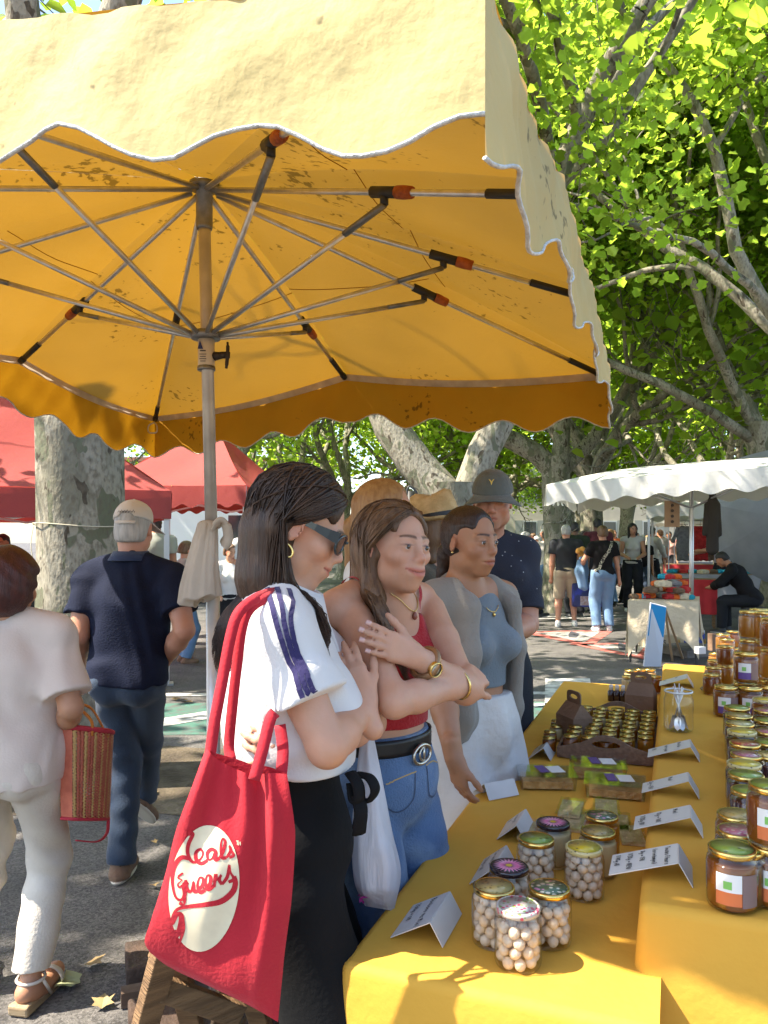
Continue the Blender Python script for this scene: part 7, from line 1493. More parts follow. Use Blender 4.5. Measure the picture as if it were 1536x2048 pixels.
for i, (px, py, fl) in enumerate([(1143, 1463, 'amber'), (1158, 1446, 'amber'), (1170, 1408, 'cream'), (1150, 1478, 'dark')]): lj('loose small honey jar at the left edge of the tray', px, py, fl, 'gold', .0245, .0562, None, z=ZT + .06, grp='small jars at the left edge of the tray') if False else jar('loose small honey jar standing left of the wooden tray', TR(-TW / 2 - .035 - .01 * (i % 2), .05 + .09 * i, -.001), fl, 'gold', .0245, .056, None, 'loose small jars left of the tray')
# clear boxes of honeycomb
clear = thin_glass('clear_plastic', (.985, .985, .975)); comb_m = M('honeycomb', (.55, .33, .12), .4, (.38, .2, .06), 30, bump=.6, bscale=90, coat=.4)
for i, (px, py, a) in enumerate([(1092, 1570, 4), (1196, 1552, -6), (1230, 1588, -8)]):
    t = thing('comb_box', ['clear plastic box of honeycomb at the left of the three', 'clear plastic box of honeycomb at the back of the three', 'clear plastic box of honeycomb at the right, nearest the raised table'][i], 'box', at(px, py, ZT), R(a - 8)); X_, Y_, Z_ = .165, .115, .042
    b = MB(); b.box((0, 0, Z_ / 2), (X_, Y_, Z_), taper=1.06); b.build('tub', clear, t); b = MB(); b.box((0, 0, Z_ + .0015), (X_ * 1.1, Y_ * 1.1, .004)); b.build('lid', clear, t)
    b = MB(); b.box((0, 0, .014), (X_ * .92, Y_ * .9, .022)); b.build('honeycomb', comb_m, t); b = MB(); b.box((.03, .01, Z_ + .0045), (.045, .065, .0006), rotz(.2)); lb = b.build('label', lab_w, t); b = MB(); b.box((-.012, .01, Z_ + .0048), (.03, .07, .0006), rotz(.2)); b.build('label_band', lab_p, lb)
# sesame bars in wrappers
ses = M('sesame', (.66, .52, .28), .5, (.52, .38, .18), 60, bump=.5, bscale=150, coat=.5)
wrap = thin_glass('wrapper', (.97, .97, .95))
for i, (px, py, a) in enumerate([(1100, 1662, 20), (1145, 1650, 20), (1190, 1648, 18), (1234, 1652, 16), (1262, 1676, 10), (1066, 1668, 24), (1142, 1632, 20), (1212, 1630, 15)]):
    p = at(px, py, ZT); p[2] += .0 if i < 6 else .013; t = thing('sesame_bar', 'wrapped sesame bar in the pile behind the candy jars', 'snack bar', p, R(-a), 'wrapped sesame bars')
    b = MB(); b.box((0, 0, .006), (.06, .115, .012)); b.build('bar', ses, t, bevel=.002); b = MB(); b.grid([[(x, y, .013 + .0015 * math.sin(300 * x + 90 * y)) for y in np.linspace(-.074, .074, 12)] for x in np.linspace(-.036, .036, 8)]); b.build('wrapper', wrap, t, True)
# kraft carriers
kraft = M('kraft', (.21, .125, .075), .85, (.17, .1, .06), 10, bump=.2, bscale=60)
for i, (px, py, a, lab) in enumerate([(1148, 1478, 20, 'brown card carry box with handle at the left of the tray'), (1282, 1430, 60, 'brown card carry box behind the tray, beside the dark bottles')]):
    t = thing('gift_carrier', lab, 'box', at(px, py, ZT), R(a)); X_, Y_, Z_ = .085, .12, .09
    b = MB(); b.box((0, 0, Z_ / 2 + .001), (X_, Y_, Z_)); b.build('box', kraft, t)
    b = MB(); b.add([(-X_ / 2, -Y_ / 2, Z_), (X_ / 2, -Y_ / 2, Z_), (X_ / 2, Y_ / 2, Z_), (-X_ / 2, Y_ / 2, Z_), (-.004, -Y_ / 2 + .01, Z_ + .05), (.004, -Y_ / 2 + .01, Z_ + .05), (.004, Y_ / 2 - .01, Z_ + .05), (-.004, Y_ / 2 - .01, Z_ + .05)], [(1, 2, 6, 5), (3, 0, 4, 7), (0, 1, 5, 4), (2, 3, 7, 6)]); b.build('gable', kraft, t)
    b = MB(); n_ = 24; out_ = [(.045 * np.sign(math.cos(a_)) * abs(math.cos(a_)) ** .5, Z_ + .07 + .026 * np.sign(math.sin(a_)) * abs(math.sin(a_)) ** .5) for a_ in np.linspace(0, 2 * math.pi, n_ + 1)]; inn_ = [(.026 * math.cos(a_), Z_ + .074 + .009 * math.sin(a_)) for a_ in np.linspace(0, 2 * math.pi, n_ + 1)]
    b.grid([[(-.003, x, z), (-.003, x2, z2), (.003, x2, z2), (.003, x, z), (-.003, x, z)] for (x, z), (x2, z2) in zip(out_, inn_)]); b.build('handle', kraft, t)
for i, px in enumerate((1222, 1234, 1246)):
    t = thing('dropper_bottle', 'small dark bottle with white cap in the row of three', 'bottle', at(px, 1402 + i, ZT), 0, 'small dark bottles'); b = MB(); b.lathe([(.014, 0), (.016, .003), (.016, .045), (.008, .055)], 16); b.build('bottle', M('dark_glass', (.03, .012, .012), .1, coat=.6), t, True); b = MB(); b.lathe([(.0095, .053), (.0095, .075), (.008, .077)], 14); b.build('cap', lab_w, t, True)
for i, (px, py) in enumerate([(1258, 1352), (1276, 1350), (1294, 1350), (1308, 1352), (1262, 1340), (1280, 1338), (1298, 1338), (1270, 1366), (1290, 1366)]): lj('gold-lidded honey jar in the cluster at the far end of the lower table', px, py, 'amber' if i % 2 else 'cream', 'gold', .036, .085, None, z=ZT, grp='jar cluster at the far end of the lower table')
# kraft paper cones and small boxes at the far end
for i in range(9):
    a = i * .5 - 1.5; p = TT(2.25 + .05 * (i % 3), .68 + .045 * i, ZU + .012 + .006 * (i % 2)); t = MB(); t.tube([p - v3(math.cos(a), .3, 0) * .06, p + v3(math.cos(a), .3, 0) * .06], [.012, .022], 8, flat=.5); tag(t.build('paper_cone', M('paper_tan', (.32, .23, .13), .85, (.25, .17, .1), 20), None, True), 'rolled brown paper sachet in the heap at the far end of the raised table', 'sachet', 'brown paper sachets')
for i, (px, py, sx, sz) in enumerate([(1400, 1292, .05, .04), (1424, 1286, .03, .1), (1440, 1286, .04, .09)]):
    b = MB(); p = at(px, py + 16, ZU); b.box((p[0], p[1], ZU + .002 + sz / 2), (sx, .04, sz), rotz(.3)); tag(b.build('soap_box', (lab_w, kraft, lab_w)[i], None, bevel=.002), ['flat white carton at the far end of the raised table', 'upright brown carton at the far end of the raised table', 'upright pale carton right of the brown carton'][i], 'carton')
# ================================================================ red tote bag
totem = M('tote_red', (.50, .008, .022), .8, (.42, .006, .018), 7, 3, bump=.12, bscale=160, sheen=.2, transl=.1)
def curve_(pts, n): p = smoothpath([(x, y, 0) for x, y in pts], 12)[:, :2]; s_ = np.r_[0, np.cumsum(np.linalg.norm(np.diff(p, axis=0), axis=1))]; s_ /= s_[-1]; t = np.linspace(0, 1, n); return np.stack((np.interp(t, s_, p[:, 0]), np.interp(t, s_, p[:, 1])), 1)
nu, nv = 46, 54
topc = curve_([(412, 1496), (440, 1522), (500, 1548), (540, 1546), (574, 1548)], nu); botc = curve_([(300, 1905), (340, 1935), (430, 1978), (500, 2012), (556, 2044)], nu)
lef = curve_([(412, 1496), (385, 1570), (352, 1660), (330, 1750), (302, 1840), (289, 1882), (300, 1905)], nv); rig = curve_([(574, 1548), (588, 1640), (590, 1690), (583, 1800), (570, 1900), (565, 1950), (556, 2044)], nv)
def coons(u, v):
    i, j = min(int(round(u * (nu - 1))), nu - 1), min(int(round(v * (nv - 1))), nv - 1)
    S = (1 - v) * topc[i] + v * botc[i] + (1 - u) * lef[j] + u * rig[j] - ((1 - u) * (1 - v) * topc[0] + u * (1 - v) * topc[-1] + (1 - u) * v * botc[0] + u * v * botc[-1]); return S
TY = 1.30
tote = thing('tote_bag', 'red cotton tote bag with a cream round logo hanging from the polo woman', 'tote bag', P(430, 2046, TY), world=True)
front, backp = [], []
for j in range(nv):
    fr_, bk_ = [], []
    for i in range(nu):
        u, v = i / (nu - 1), j / (nv - 1); x, y = coons(u, v); bul = math.sin(math.pi * u) ** .6 * (.028 * (.25 + .75 * v) * math.sin(math.pi * min(1, v * .9 + .1)) ** .5)
        fold_ = .006 * math.sin(14 * u + 2.5 * v + .5) * (1 - v) ** .7 + .004 * math.sin(26 * u - 3 * v) * (1 - v) + .006 * math.exp(-((u - .78 - .05 * v) / .05) ** 2) * (1 - v * .5) + .004 * math.sin(9 * v + 8 * u)
        fr_.append(P(x, y, TY - bul - fold_)); p_ = P(x, y, TY + .016 + bul * .7); p_[2] += .018 * (1 - v) * math.sin(math.pi * u); bk_.append(p_)
    front.append(fr_); backp.append(bk_)
b = MB(); b.grid(front); fo = b.build('front_panel', totem, tote, True)
b = MB(); b.grid(backp); 
b.grid([[front[j][0], backp[j][0]] for j in range(nv)]); b.grid([[front[j][-1], backp[j][-1]] for j in range(nv)]); b.grid([[front[-1][i], backp[-1][i]] for i in range(nu)]); b.build('back_panel', totem, tote, True)
bvf = BVHTree.FromPolygons([Vector(p) for r_ in front for p in r_], [(j * nu + i, j * nu + i + 1, (j + 1) * nu + i + 1, (j + 1) * nu + i) for j in range(nv - 1) for i in range(nu - 1)])
def on_tote(x, y, off=.0012):
    d = Vector(P(x, y, 1.0) - v3(0, 0, H)).normalized(); hit = bvf.ray_cast(Vector((0, 0, H)), d)
    if hit[0] is None: return P(x, y, TY - .02)
    return np.array(hit[0] - d * off)
b = MB(); rows = []
for r_ in np.linspace(0.02, 1, 14):
    row = []
    for a in np.linspace(0, 2 * math.pi, 61):
        ex = 70 * math.cos(a) * r_; ey = 127 * math.sin(a) * r_; th = R(6); row.append(on_tote(408 + ex * math.cos(th) - ey * math.sin(th), 1777 + ex * math.sin(th) + ey * math.cos(th)))
    rows.append(row)
b.grid(rows); logo = b.build('logo_disc', M('print_cream', (.72, .62, .42), .8, (.66, .56, .38), 40), fo, True)
def zc(x, y): return (x / 2.743 + 260, y / 2.743 + 1450)
STR = [  # script lettering drawn as strokes: (points, width in photo pixels)
    ([(292, 640), (300, 595), (322, 572), (338, 590), (320, 606)], 6), ([(318, 590), (345, 598), (322, 650), (316, 700), (335, 745), (362, 752), (392, 728), (400, 700), (385, 682), (362, 700), (364, 740), (392, 760), (425, 742)], 10),
    ([(470, 690), (445, 682), (424, 705), (430, 738), (452, 730), (470, 692), (468, 738), (492, 730)], 10), ([(492, 730), (512, 690), (522, 640), (508, 624), (498, 660), (505, 725), (530, 728)], 9), ([(530, 728), (552, 690), (545, 662), (558, 690), (568, 715), (545, 728)], 8),
    ([(330, 735), (280, 728), (242, 780), (232, 860), (248, 940), (280, 960), (300, 930), (296, 880), (318, 862)], 12), ([(262, 830), (290, 812), (262, 838), (285, 850), (262, 872), (270, 890), (288, 878)], 5),
    ([(300, 930), (296, 985), (270, 975)], 9), ([(305, 850), (312, 900), (335, 912), (348, 860), (352, 910), (372, 912)], 10), ([(372, 905), (398, 880), (402, 846), (382, 838), (370, 880), (385, 918), (412, 905)], 10), ([(412, 905), (440, 868), (440, 830), (422, 828), (414, 870), (430, 902), (462, 880)], 10),
    ([(462, 890), (470, 820), (478, 850), (500, 822), (490, 850), (505, 875)], 9), ([(505, 875), (535, 830), (545, 768), (552, 810), (570, 845), (540, 862)], 9),
    ([(570, 830), (578, 870), (560, 920), (500, 968), (420, 985), (330, 995), (262, 1010), (235, 1050), (232, 1090), (258, 1040), (282, 1050), (276, 1110), (258, 1150), (238, 1130)], 15), ([(238, 1130), (240, 1180), (262, 1210), (290, 1130), (286, 1050)], 11)]
for pts, wd_ in STR:
    pth = smoothpath([(*zc(*q), 0) for q in pts], 5)[:, :2]; tg = np.gradient(pth, axis=0); tg /= np.linalg.norm(tg, axis=1)[:, None] + 1e-9; nn = np.stack((-tg[:, 1], tg[:, 0]), 1); w2 = wd_ * .8 * (.75 + .25 * np.sin(np.linspace(0, 9, len(pth))))
    b = MB(); b.grid([[on_tote(*(p + n * w * f), .0019) for f in (-.5, 0, .5)] for p, n, w in zip(pth, nn, w2)]); b.build('logo_stroke', totem, logo, True)
for pts in ([(582, 636), (596, 636)], [(589, 636), (589, 658)], [(596, 660), (597, 640), (601, 652), (605, 640), (606, 660)]):
    pth = np.array([zc(*q) for q in pts]); tg = np.gradient(pth, axis=0); tg /= np.linalg.norm(tg, axis=1)[:, None] + 1e-9; nn = np.stack((-tg[:, 1], tg[:, 0]), 1); b = MB(); b.grid([[on_tote(*(p + n * f), .002) for f in (-.7, .7)] for p, n in zip(pth, nn)]); b.build('trademark_print', MATS['print_cream'], fo)
def strap(pts, wd_, wpx=None):
    p = smoothpath(pts, 6); tg = np.gradient(p, axis=0); sd = np.cross(tg, v3(0, 1, 0)); sd /= np.linalg.norm(sd, axis=1)[:, None] + 1e-9; b = MB(); b.ribbon(p, sd, wd_); b.build('strap', totem, tote, True, thick=.003)
strap([P(420, 1512, 1.295), P(430, 1440, 1.30), P(445, 1360, 1.31), P(462, 1270, 1.32), P(478, 1225, 1.33), P(510, 1198, 1.355), P(542, 1186, 1.40), P(570, 1184, 1.45)], .019)
strap([P(462, 1520, 1.32), P(458, 1490, 1.33), P(464, 1420, 1.33), P(474, 1330, 1.33), P(484, 1255, 1.335), P(500, 1218, 1.345), P(532, 1196, 1.375), P(560, 1186, 1.42)], .018)
strap([P(508, 1560, 1.287), P(525, 1500, 1.30), P(540, 1440, 1.315), P(550, 1425, 1.325)], .02)
strap([P(562, 1555, 1.315), P(566, 1500, 1.34), P(560, 1450, 1.36)], .02)
# black bow of the trousers
bow = MB()
for pts, w_ in (([P(715, 1548, 1.47), P(738, 1555, 1.45), P(750, 1578, 1.44), P(740, 1600, 1.45), P(718, 1602, 1.46)], .022), ([P(700, 1545, 1.45), P(716, 1570, 1.43), P(718, 1600, 1.43), P(708, 1600, 1.44), P(703, 1565, 1.45)], .022), ([P(716, 1590, 1.44), P(722, 1625, 1.43), P(718, 1668, 1.44)], .024), ([P(712, 1590, 1.45), P(712, 1630, 1.45), P(708, 1655, 1.45)], .02)):
    bow.tube(smoothpath(pts, 5), w_ * .62, 7, flat=.35)
bw = bow.build('waist_bow', black_cloth, None, True); bw.parent = w1; bw.matrix_parent_inverse = (Matrix.Translation(W1L) @ Matrix.Rotation(W1R, 4, 'Z')).inverted()
# white plastic bag with pink flowers
film = M('white_film', (.8, .79, .82), .35, (.64, .63, .67), 5, bump=.5, bscale=18, transl=.45, bstretch=(3, 3, .5)); 
pb = thing('plastic_bag', 'thin white plastic bag hanging from the arm of the polo woman', 'bag', P(760, 1820, 1.66), world=True)
lb = curve_([(722, 1465), (712, 1560), (704, 1660), (708, 1760), (730, 1812)], 40); rb = curve_([(744, 1455), (765, 1560), (784, 1660), (802, 1745), (788, 1822)], 40); 
rows = []
for j in range(40):
    row = []
    for k in range(28):
        a = 2 * math.pi * k / 28; f = .5 - .5 * math.cos(a); x = lb[j][0] * (1 - f) + rb[j][0] * f; y = lb[j][1] * (1 - f) + rb[j][1] * f; dep = (.012 + .055 * min(1, j / 26)) * math.sin(a) * (1 if j < 36 else .8 - .2 * (j - 36)); row.append(P(x, y, 1.62 + dep + .005 * math.sin(5 * a + j * .08) * min(1, j / 8)))
    rows.append(row)
b = MB(); b.grid(rows, True); b.add(rows[-1], [tuple(range(28))]); b.build('film', film, pb, True)
b = MB(); b.tube(smoothpath([P(722, 1470, 1.67), P(726, 1448, 1.655), P(735, 1440, 1.645), P(744, 1460, 1.67)]), .008, 6, flat=.4); b.build('handle', film, pb, True)
fl = thing('pink_flowers', 'bunch of pink flowers inside the white plastic bag', 'flowers', P(745, 1800, 1.68), world=True); rs_ = random.Random(8); pk = M('petal_pink', (.6, .06, .38), .6, transl=.3)
for i in range(14):
    c_ = P(745 + rs_.uniform(-22, 22), 1775 + rs_.uniform(-22, 18), 1.595 + rs_.uniform(-.012, .03)); b = MB()
    for k in range(7):
        d = nrm(np.array([rs_.gauss(0, 1) for _ in range(3)])); s_ = nrm(np.cross(d, (.3, .5, .8))); b.add([c_, c_ + d * .008 + s_ * .006, c_ + d * .017, c_ + d * .008 - s_ * .006], [(0, 1, 2, 3)])
    b.build('blossom', pk, fl)
# wooden sawhorse in the foreground
sh = thing('sawhorse', 'weathered wooden sawhorse leg behind the red tote', 'trestle', (-.52, 1.75, 0), world=True)
for a, c_, w_ in ((P(334, 1890, 1.62), G(215, 2330), .055), (P(345, 1890, 1.72), G(420, 2200), .05), (P(480, 1905, 1.78), G(560, 2180), .05), (P(470, 1905, 1.85), G(430, 2100), .05)):
    b = MB(); c_[2] = .002; b.beam(a, c_, w_, .032); b.build('leg', woodm, sh, bevel=.003)
b = MB(); b.beam(P(318, 1890, 1.67), P(500, 1908, 1.82), .06, .07); b.build('beam', woodm, sh, bevel=.003)
b = MB(); b.beam(P(310, 2010, 1.64) + v3(0, .06, 0), P(480, 2030, 1.8), .03, .05); b.build('brace', woodm, sh, bevel=.003)
# fallen leaves on the ground
lm = M('dry_leaf', (.36, .27, .12), .8, (.25, .16, .07), 12); rs_ = random.Random(3)
for i, (px, py, s_) in enumerate([(122, 1972, .14), (208, 2008, .1), (196, 1938, .1), (352, 1400, .12), (372, 1404, .1), (330, 1384, .1), (380, 1408, .12), (300, 1590, .1), (310, 1780, .06), (305, 1690, .05)]):
    p = G(px, py); a = rs_.uniform(0, 6.28); b = MB(); sh_ = LOBED * s_ * .75 * np.array([(1 + rs_.uniform(-.25, .25), 1 + rs_.uniform(-.12, .12)) for _ in range(12)]); b.add([(p[0] + x * math.cos(a) - (y - s_ / 2) * math.sin(a), p[1] + x * math.sin(a) + (y - s_ / 2) * math.cos(a), .014 + .02 * abs(x) / s_ + .012 * math.sin(20 * y)) for x, y in sh_], [(0, 1, 2, 3, 4, 5, 6), (6, 7, 8, 9, 10, 11, 0)])
    tag(b.build('fallen_leaf', lm if i != 0 else M('pale_leaf', (.33, .36, .2), .8), None), ['pale green fallen leaf beside the wedge sandal', 'dry fallen leaf on the asphalt left of the sawhorse', 'dry leaf curled in the sunlit patch of asphalt'][i] if i < 3 else 'dry fallen leaf scattered on the ground in the shade', 'leaf', None if i < 3 else 'scattered dry leaves')
# ================================================================ wool stall on the right
t = thing('folding_table', 'folding table under a cream cloth at the wool stall', 'table', (3.55, 9.6, 0), world=True)
fa, fb = G(1262, 1312), G(1392, 1308); TZ = .78
a0 = P(1258, 1185, 9.75); a1 = P(1395, 1178, 9.55); a0[2] = a1[2] = TZ; dd = nrm(v3(.39, .92, 0)) * .9
q = [a0, a1, a1 + dd, a0 + dd]
b = MB(); b.add([p + v3(0, 0, 0) for p in q] + [p - v3(0, 0, .03) for p in q], [(0, 1, 2, 3), (7, 6, 5, 4), (0, 4, 5, 1), (1, 5, 6, 2), (2, 6, 7, 3), (3, 7, 4, 0)]); b.build('top', alu, t)
c_ = sum(q) / 4
for p in q:
    b = MB(); e = p + (c_ - p) * .15; b.tube([e + v3(0, 0, -.03), v3(p[0] * .97 + c_[0] * .03, p[1] * .97 + c_[1] * .03, .0)], .014, 7); b.build('leg', blackp, t)
creamcl = M('cream_cloth', (.66, .56, .4), .85, (.58, .48, .33), 4, 4, bump=.5, bscale=26, transl=.2)
b = MB(); e = [p + nrm((p - c_) * v3(1, 1, 0)) * .02 + v3(0, 0, .006) for p in q]; b.add(e, [(0, 1, 2, 3)])
for i in range(4):
    p, r_ = e[i], e[(i + 1) % 4]; out = nrm(np.cross(r_ - p, (0, 0, 1))); rows = []
    for s_ in np.linspace(0, 1, 40):
        pt = p * (1 - s_) + r_ * s_; drop = .42 + .3 * (abs(2 * s_ - 1) ** 3) * (1 if i in (0,) else .6) + (.12 if i == 3 else 0); rows.append([pt + out * (h * (.03 + .03 * math.sin(16 * s_ + i) * h)) + v3(0, 0, -h * drop) for h in np.linspace(0, 1, 8)])
    b.grid(rows)
tag(b.build('tablecloth', creamcl, None, True), 'cream cloth on the wool stall table, corners hanging low', 'tablecloth')
# knitted hats and wool piles
cols = {'orange': (.7, .14, .02), 'red': (.5, .03, .03), 'cream': (.62, .52, .36), 'teal': (.02, .3, .4), 'brown': (.16, .1, .06), 'grey': (.2, .2, .2)}
def woolm(c): return M('wool_' + c, cols[c], .95, tuple(x * .7 for x in cols[c]), 20, bump=.7, bscale=60)
def beanie(c, p, label, s_=1.35, grp=None):
    t = thing('folded_woollen', label, 'knitwear', p, rs_.uniform(0, 3), grp)
    sobj('knit', [rbox((0, 0, .035 * s_), (.085 * s_, .07 * s_, .018 * s_), .022 * s_), ell((0, 0, .055 * s_), (.08 * s_, .07 * s_, .03 * s_), None, .03), folds(.004, 60, (1, .4, .2), 3)], woolm(c), t, .013 * s_)
    return t
HEIGHT = TZ + .012
rs_ = random.Random(5); pal = ['orange', 'red', 'cream', 'teal', 'brown', 'grey', 'red', 'cream', 'orange']
for lv, n_ in enumerate((7, 6, 5, 3)):
    for k in range(n_):
        px = 1338 + (k - (n_ - 1) / 2) * 13.5 + rs_.uniform(-3, 3); p = P(px, HY, 9.95 + rs_.uniform(-.12, .22)); beanie(pal[(lv * 4 + k * 2 + (k * k) % 3) % 9], (p[0], p[1], HEIGHT + lv * .082), 'folded knitted piece in the colourful heap on the wool table', .62 + .25 * rs_.random(), 'knitted pieces heaped on the wool table')
for i, (px, c) in enumerate([(1276, 'orange'), (1285, 'teal'), (1290, 'red'), (1268, 'brown')]):
    p = P(px, HY, 10.0); beanie(c, (p[0], p[1], HEIGHT), ['small orange trinket heap at the left of the wool table', 'small teal trinket heap at the left of the wool table', 'small red trinket heap at the left of the wool table', 'small brown trinket heap at the table corner'][i], .6)
# sign boards on an easel
es = thing('easel', 'thin wooden easel leaning before the wool table', 'easel', G(1335, 1330), world=True); p0 = G(1325, 1330); top_ = P(1329, 1213, 9.0)
for e in (G(1305, 1335), G(1345, 1322), G(1366, 1318)): b = MB(); b.beam(top_, e, .025, .02); b.build('leg', M('pale_wood', (.4, .28, .17), .7), es)
bd = thing('sign_board', 'blue and white printed board leaning on the easel', 'sign', G(1310, 1340), world=True); A_ = P(1302, 1206, 8.85); B_ = P(1333, 1214, 8.95); C_ = G(1322, 1338) + v3(0, 0, .03); D_ = G(1288, 1338) + v3(0, 0, .03)
b = MB(); nb = nrm(np.cross(B_ - A_, D_ - A_)); nb = -nb if nb[1] > 0 else nb; b.add([A_, B_, C_, D_] + [x - nb * .02 for x in (A_, B_, C_, D_)], [(0, 1, 2, 3), (7, 6, 5, 4), (0, 4, 5, 1), (1, 5, 6, 2), (2, 6, 7, 3), (3, 7, 4, 0)]); b.build('panel', M('board_white', (.66, .68, .75), .4), bd)
def bpt2(u, v): return A_ * (1 - u) * (1 - v) + B_ * u * (1 - v) + D_ * (1 - u) * v + C_ * u * v + nb * .003
b = MB(); b.add([bpt2(0.02, .01), bpt2(.98, .01), bpt2(.98, .5), bpt2(.02, .5)], [(0, 1, 2, 3)]); b.build('blue_print', M('board_blue', (.03, .3, .62), .4), bd)
for u, v in ((.35, .12), (.38, .24), (.36, .35)): b = MB(); b.add([bpt2(u + .2 * math.cos(a), v + .04 * math.sin(a)) + nb * .002 for a in np.linspace(0, 6.28, 14)[:-1]], [tuple(range(13))]); b.build('spot_print', M('board_pale', (.35, .6, .8), .4), bd)
b = MB(); b.add([bpt2(.5, .62), bpt2(.9, .6), bpt2(.85, .78), bpt2(.4, .8)], [(0, 1, 2, 3)]); b.build('photo_print', M('board_photo', (.35, .22, .2), .5), bd)
# banana cartons under the table
for i, (px, py, w_, rz_) in enumerate([(1340, 1302, .5, .2), (1392, 1300, .36, .2)]):
    p = G(px, py); bt_ = thing('fruit_carton', ['pale fruit carton with yellow banana print under the wool table', 'blue and white fruit carton at the right under the wool table'][i], 'carton', (p[0], p[1] + .35, 0), rz_)
    b = MB(); b.box((0, 0, .125), (w_, .36, .25)); b.build('box', M('carton_cream', (.55, .45, .3), .7) if i == 0 else M('carton_blue', (.5, .52, .58), .7, (.05, .08, .3), 3, ramp=(.5, .52)), bt_)
    b = MB(); 
    for k in range(4): b.tube([(.12 + .03 * math.cos(a) + .012 * k, -.183, .06 + .07 * math.sin(a) + .006 * k) for a in np.linspace(-.9, .9, 7)], .008, 5, flat=.3)
    o = b.build('banana_print', M('banana_yellow', (.7, .45, .03), .5), bt_); 
    if i == 0:
        b = MB(); write(b, 'es', (-.16, -.181, .07), (1, 0, 0), (0, 0, 1), (0, -1, 0), .07, .014, 3); b.build('lettering', M('print_grey', (.1, .1, .11), .6), bt_)
# grey parasol lying on its side behind the seated man
gp_ = thing('grey_parasol', 'open silver-grey parasol tilted on its side at the right edge', 'parasol', (6.8, 13.3, 0), world=True)
pc = P(1560, 1030, 13.2); axp = nrm(v3(-.55, -.75, -.12)); Fp = frame(axp, (0, 0, 1)); greyf = M('silver_cloth', (.26, .27, .29), .5, (.22, .23, .25), 4, transl=.2, spec=.5)
for k in range(8):
    b = MB(); rows = []
    for r_ in np.linspace(0, 1, 9):
        rows.append([pc + axp * (.28 * (1 - r_ * r_)) + (Fp[:, 0] * math.cos(a) + Fp[:, 2] * math.sin(a)) * 1.2 * r_ * (1 - .06 * math.sin(math.pi * f)) for f, a in ((f, (k + f) * math.pi / 4 + .2) for f in np.linspace(0, 1, 7))])
    b.grid(rows); b.build('panel', greyf, gp_, True)
    a = k * math.pi / 4 + .2; b = MB(); b.tube([pc + axp * (.28 * (1 - r_ * r_) - .012) + (Fp[:, 0] * math.cos(a) + Fp[:, 2] * math.sin(a)) * 1.2 * r_ for r_ in np.linspace(0, 1, 8)], .006, 5); b.build('rib', blackp, gp_, True)
b = MB(); b.tube([pc + axp * .3, pc - axp * .9 + v3(0, 0, -.1), v3(7.3, 13.9, .02)], .015, 8); b.build('pole', alu, gp_, True)
# stool under the seated man
stl = thing('stool', 'low dark stool under the man in black', 'stool', (sp[0], sp[1], 0), R(58)); b = MB(); b.lathe([(.17, .40), (.18, .41), (.18, .435), (.16, .44)], 20, (0, -.1, 0)); b.build('seat', blackp, stl, True)
for k in range(4): a = k * math.pi / 2 + .7; b = MB(); b.tube([(.12 * math.cos(a), -.1 + .12 * math.sin(a), .4), (.17 * math.cos(a), -.1 + .17 * math.sin(a), 0)], .013, 6); b.build('leg', alu, stl)
# goods of the further stalls
def stall_table(label, x, y, w_, d_, rz_, c, z=.85):
    t = thing('stall_table', label, 'table', (x, y, 0), rz_); b = MB(); b.box((0, 0, z - .015), (w_, d_, .03)); b.build('top', woodm, t); b = MB()
    for f in np.linspace(0, 1, 2): pass
    b.grid([[(-w_ / 2 + w_ * s_, -d_ / 2 - .012 - .015 * math.sin(17 * s_) * h, z - h * .6) for h in (0, .5, 1)] for s_ in np.linspace(0, 1, 30)]); b.build('skirt', c, t, True)
    for sx in (-1, 1):
        for sy in (-1, 1): b = MB(); b.box((sx * (w_ / 2 - .05), sy * (d_ / 2 - .05), (z - .03) / 2), (.04, .04, z - .03)); b.build('leg', woodm, t)
    return t
redc = cloth('red_sheet', (.5, .03, .04)); yel = cloth('yellow_sheet', (.7, .4, .04))
stall_table('stall table with a red sheet behind the wool table', 5.55, 13.6, .6, .5, -.36, redc); stall_table('stall table under the second white canopy', 6.9, 15.6, 2.2, .9, -.36, cloth('grey_sheet', (.3, .3, .33))); stall_table('stall table under the third white canopy', 8.9, 21.0, 2.4, .9, -.36, redc)
rs_ = random.Random(11); names = ['grey', 'red', 'cream', 'brown', 'teal', 'orange']
for i in range(16):
    f = i / 15; x = 6.9 - 1.0 * math.cos(.36) + 2.0 * f * math.cos(.36) ; y = 15.6 - (-.36) * 0 + (.5 - f) * 2 * .35 + rs_.uniform(-.2, .2); beanie(rs_.choice(names), (x, y, .851), 'folded garment in the row on the second stall table', .9, 'folded garments on the second stall table')
for i, (x, y, c) in enumerate([(6.6, 16.9, 'grey'), (6.9, 16.8, 'red'), (7.2, 16.7, 'brown'), (7.5, 16.6, 'orange'), (7.8, 16.5, 'teal'), (8.5, 21.6, 'red'), (8.9, 21.5, 'orange'), (9.3, 21.4, 'red'), (9.7, 21.3, 'cream')]):
    t = thing('hanging_garment', 'garment hanging under the %s canopy, %s from its left end' % ('second' if i < 5 else 'third', ['first', 'second', 'third', 'fourth', 'fifth', 'first', 'second', 'third', 'fourth'][i]), 'garment', (x, y, 1.0), -.36)
    sobj('cloth', [rbox((0, 0, .45), (.14, .03, .35), .03), cone((-.14, 0, .78), (-.24, 0, .5), .05, .04, .02), cone((.14, 0, .78), (.24, 0, .5), .05, .04, .02), folds(.012, 35, (1, 0, .1), i)], woolm(c), t, .02)
    b = MB(); b.tube([(0, 0, .82), (0, 0, .92), (.02, 0, .94)], .004, 5); b.build('hanger', blackp, t)
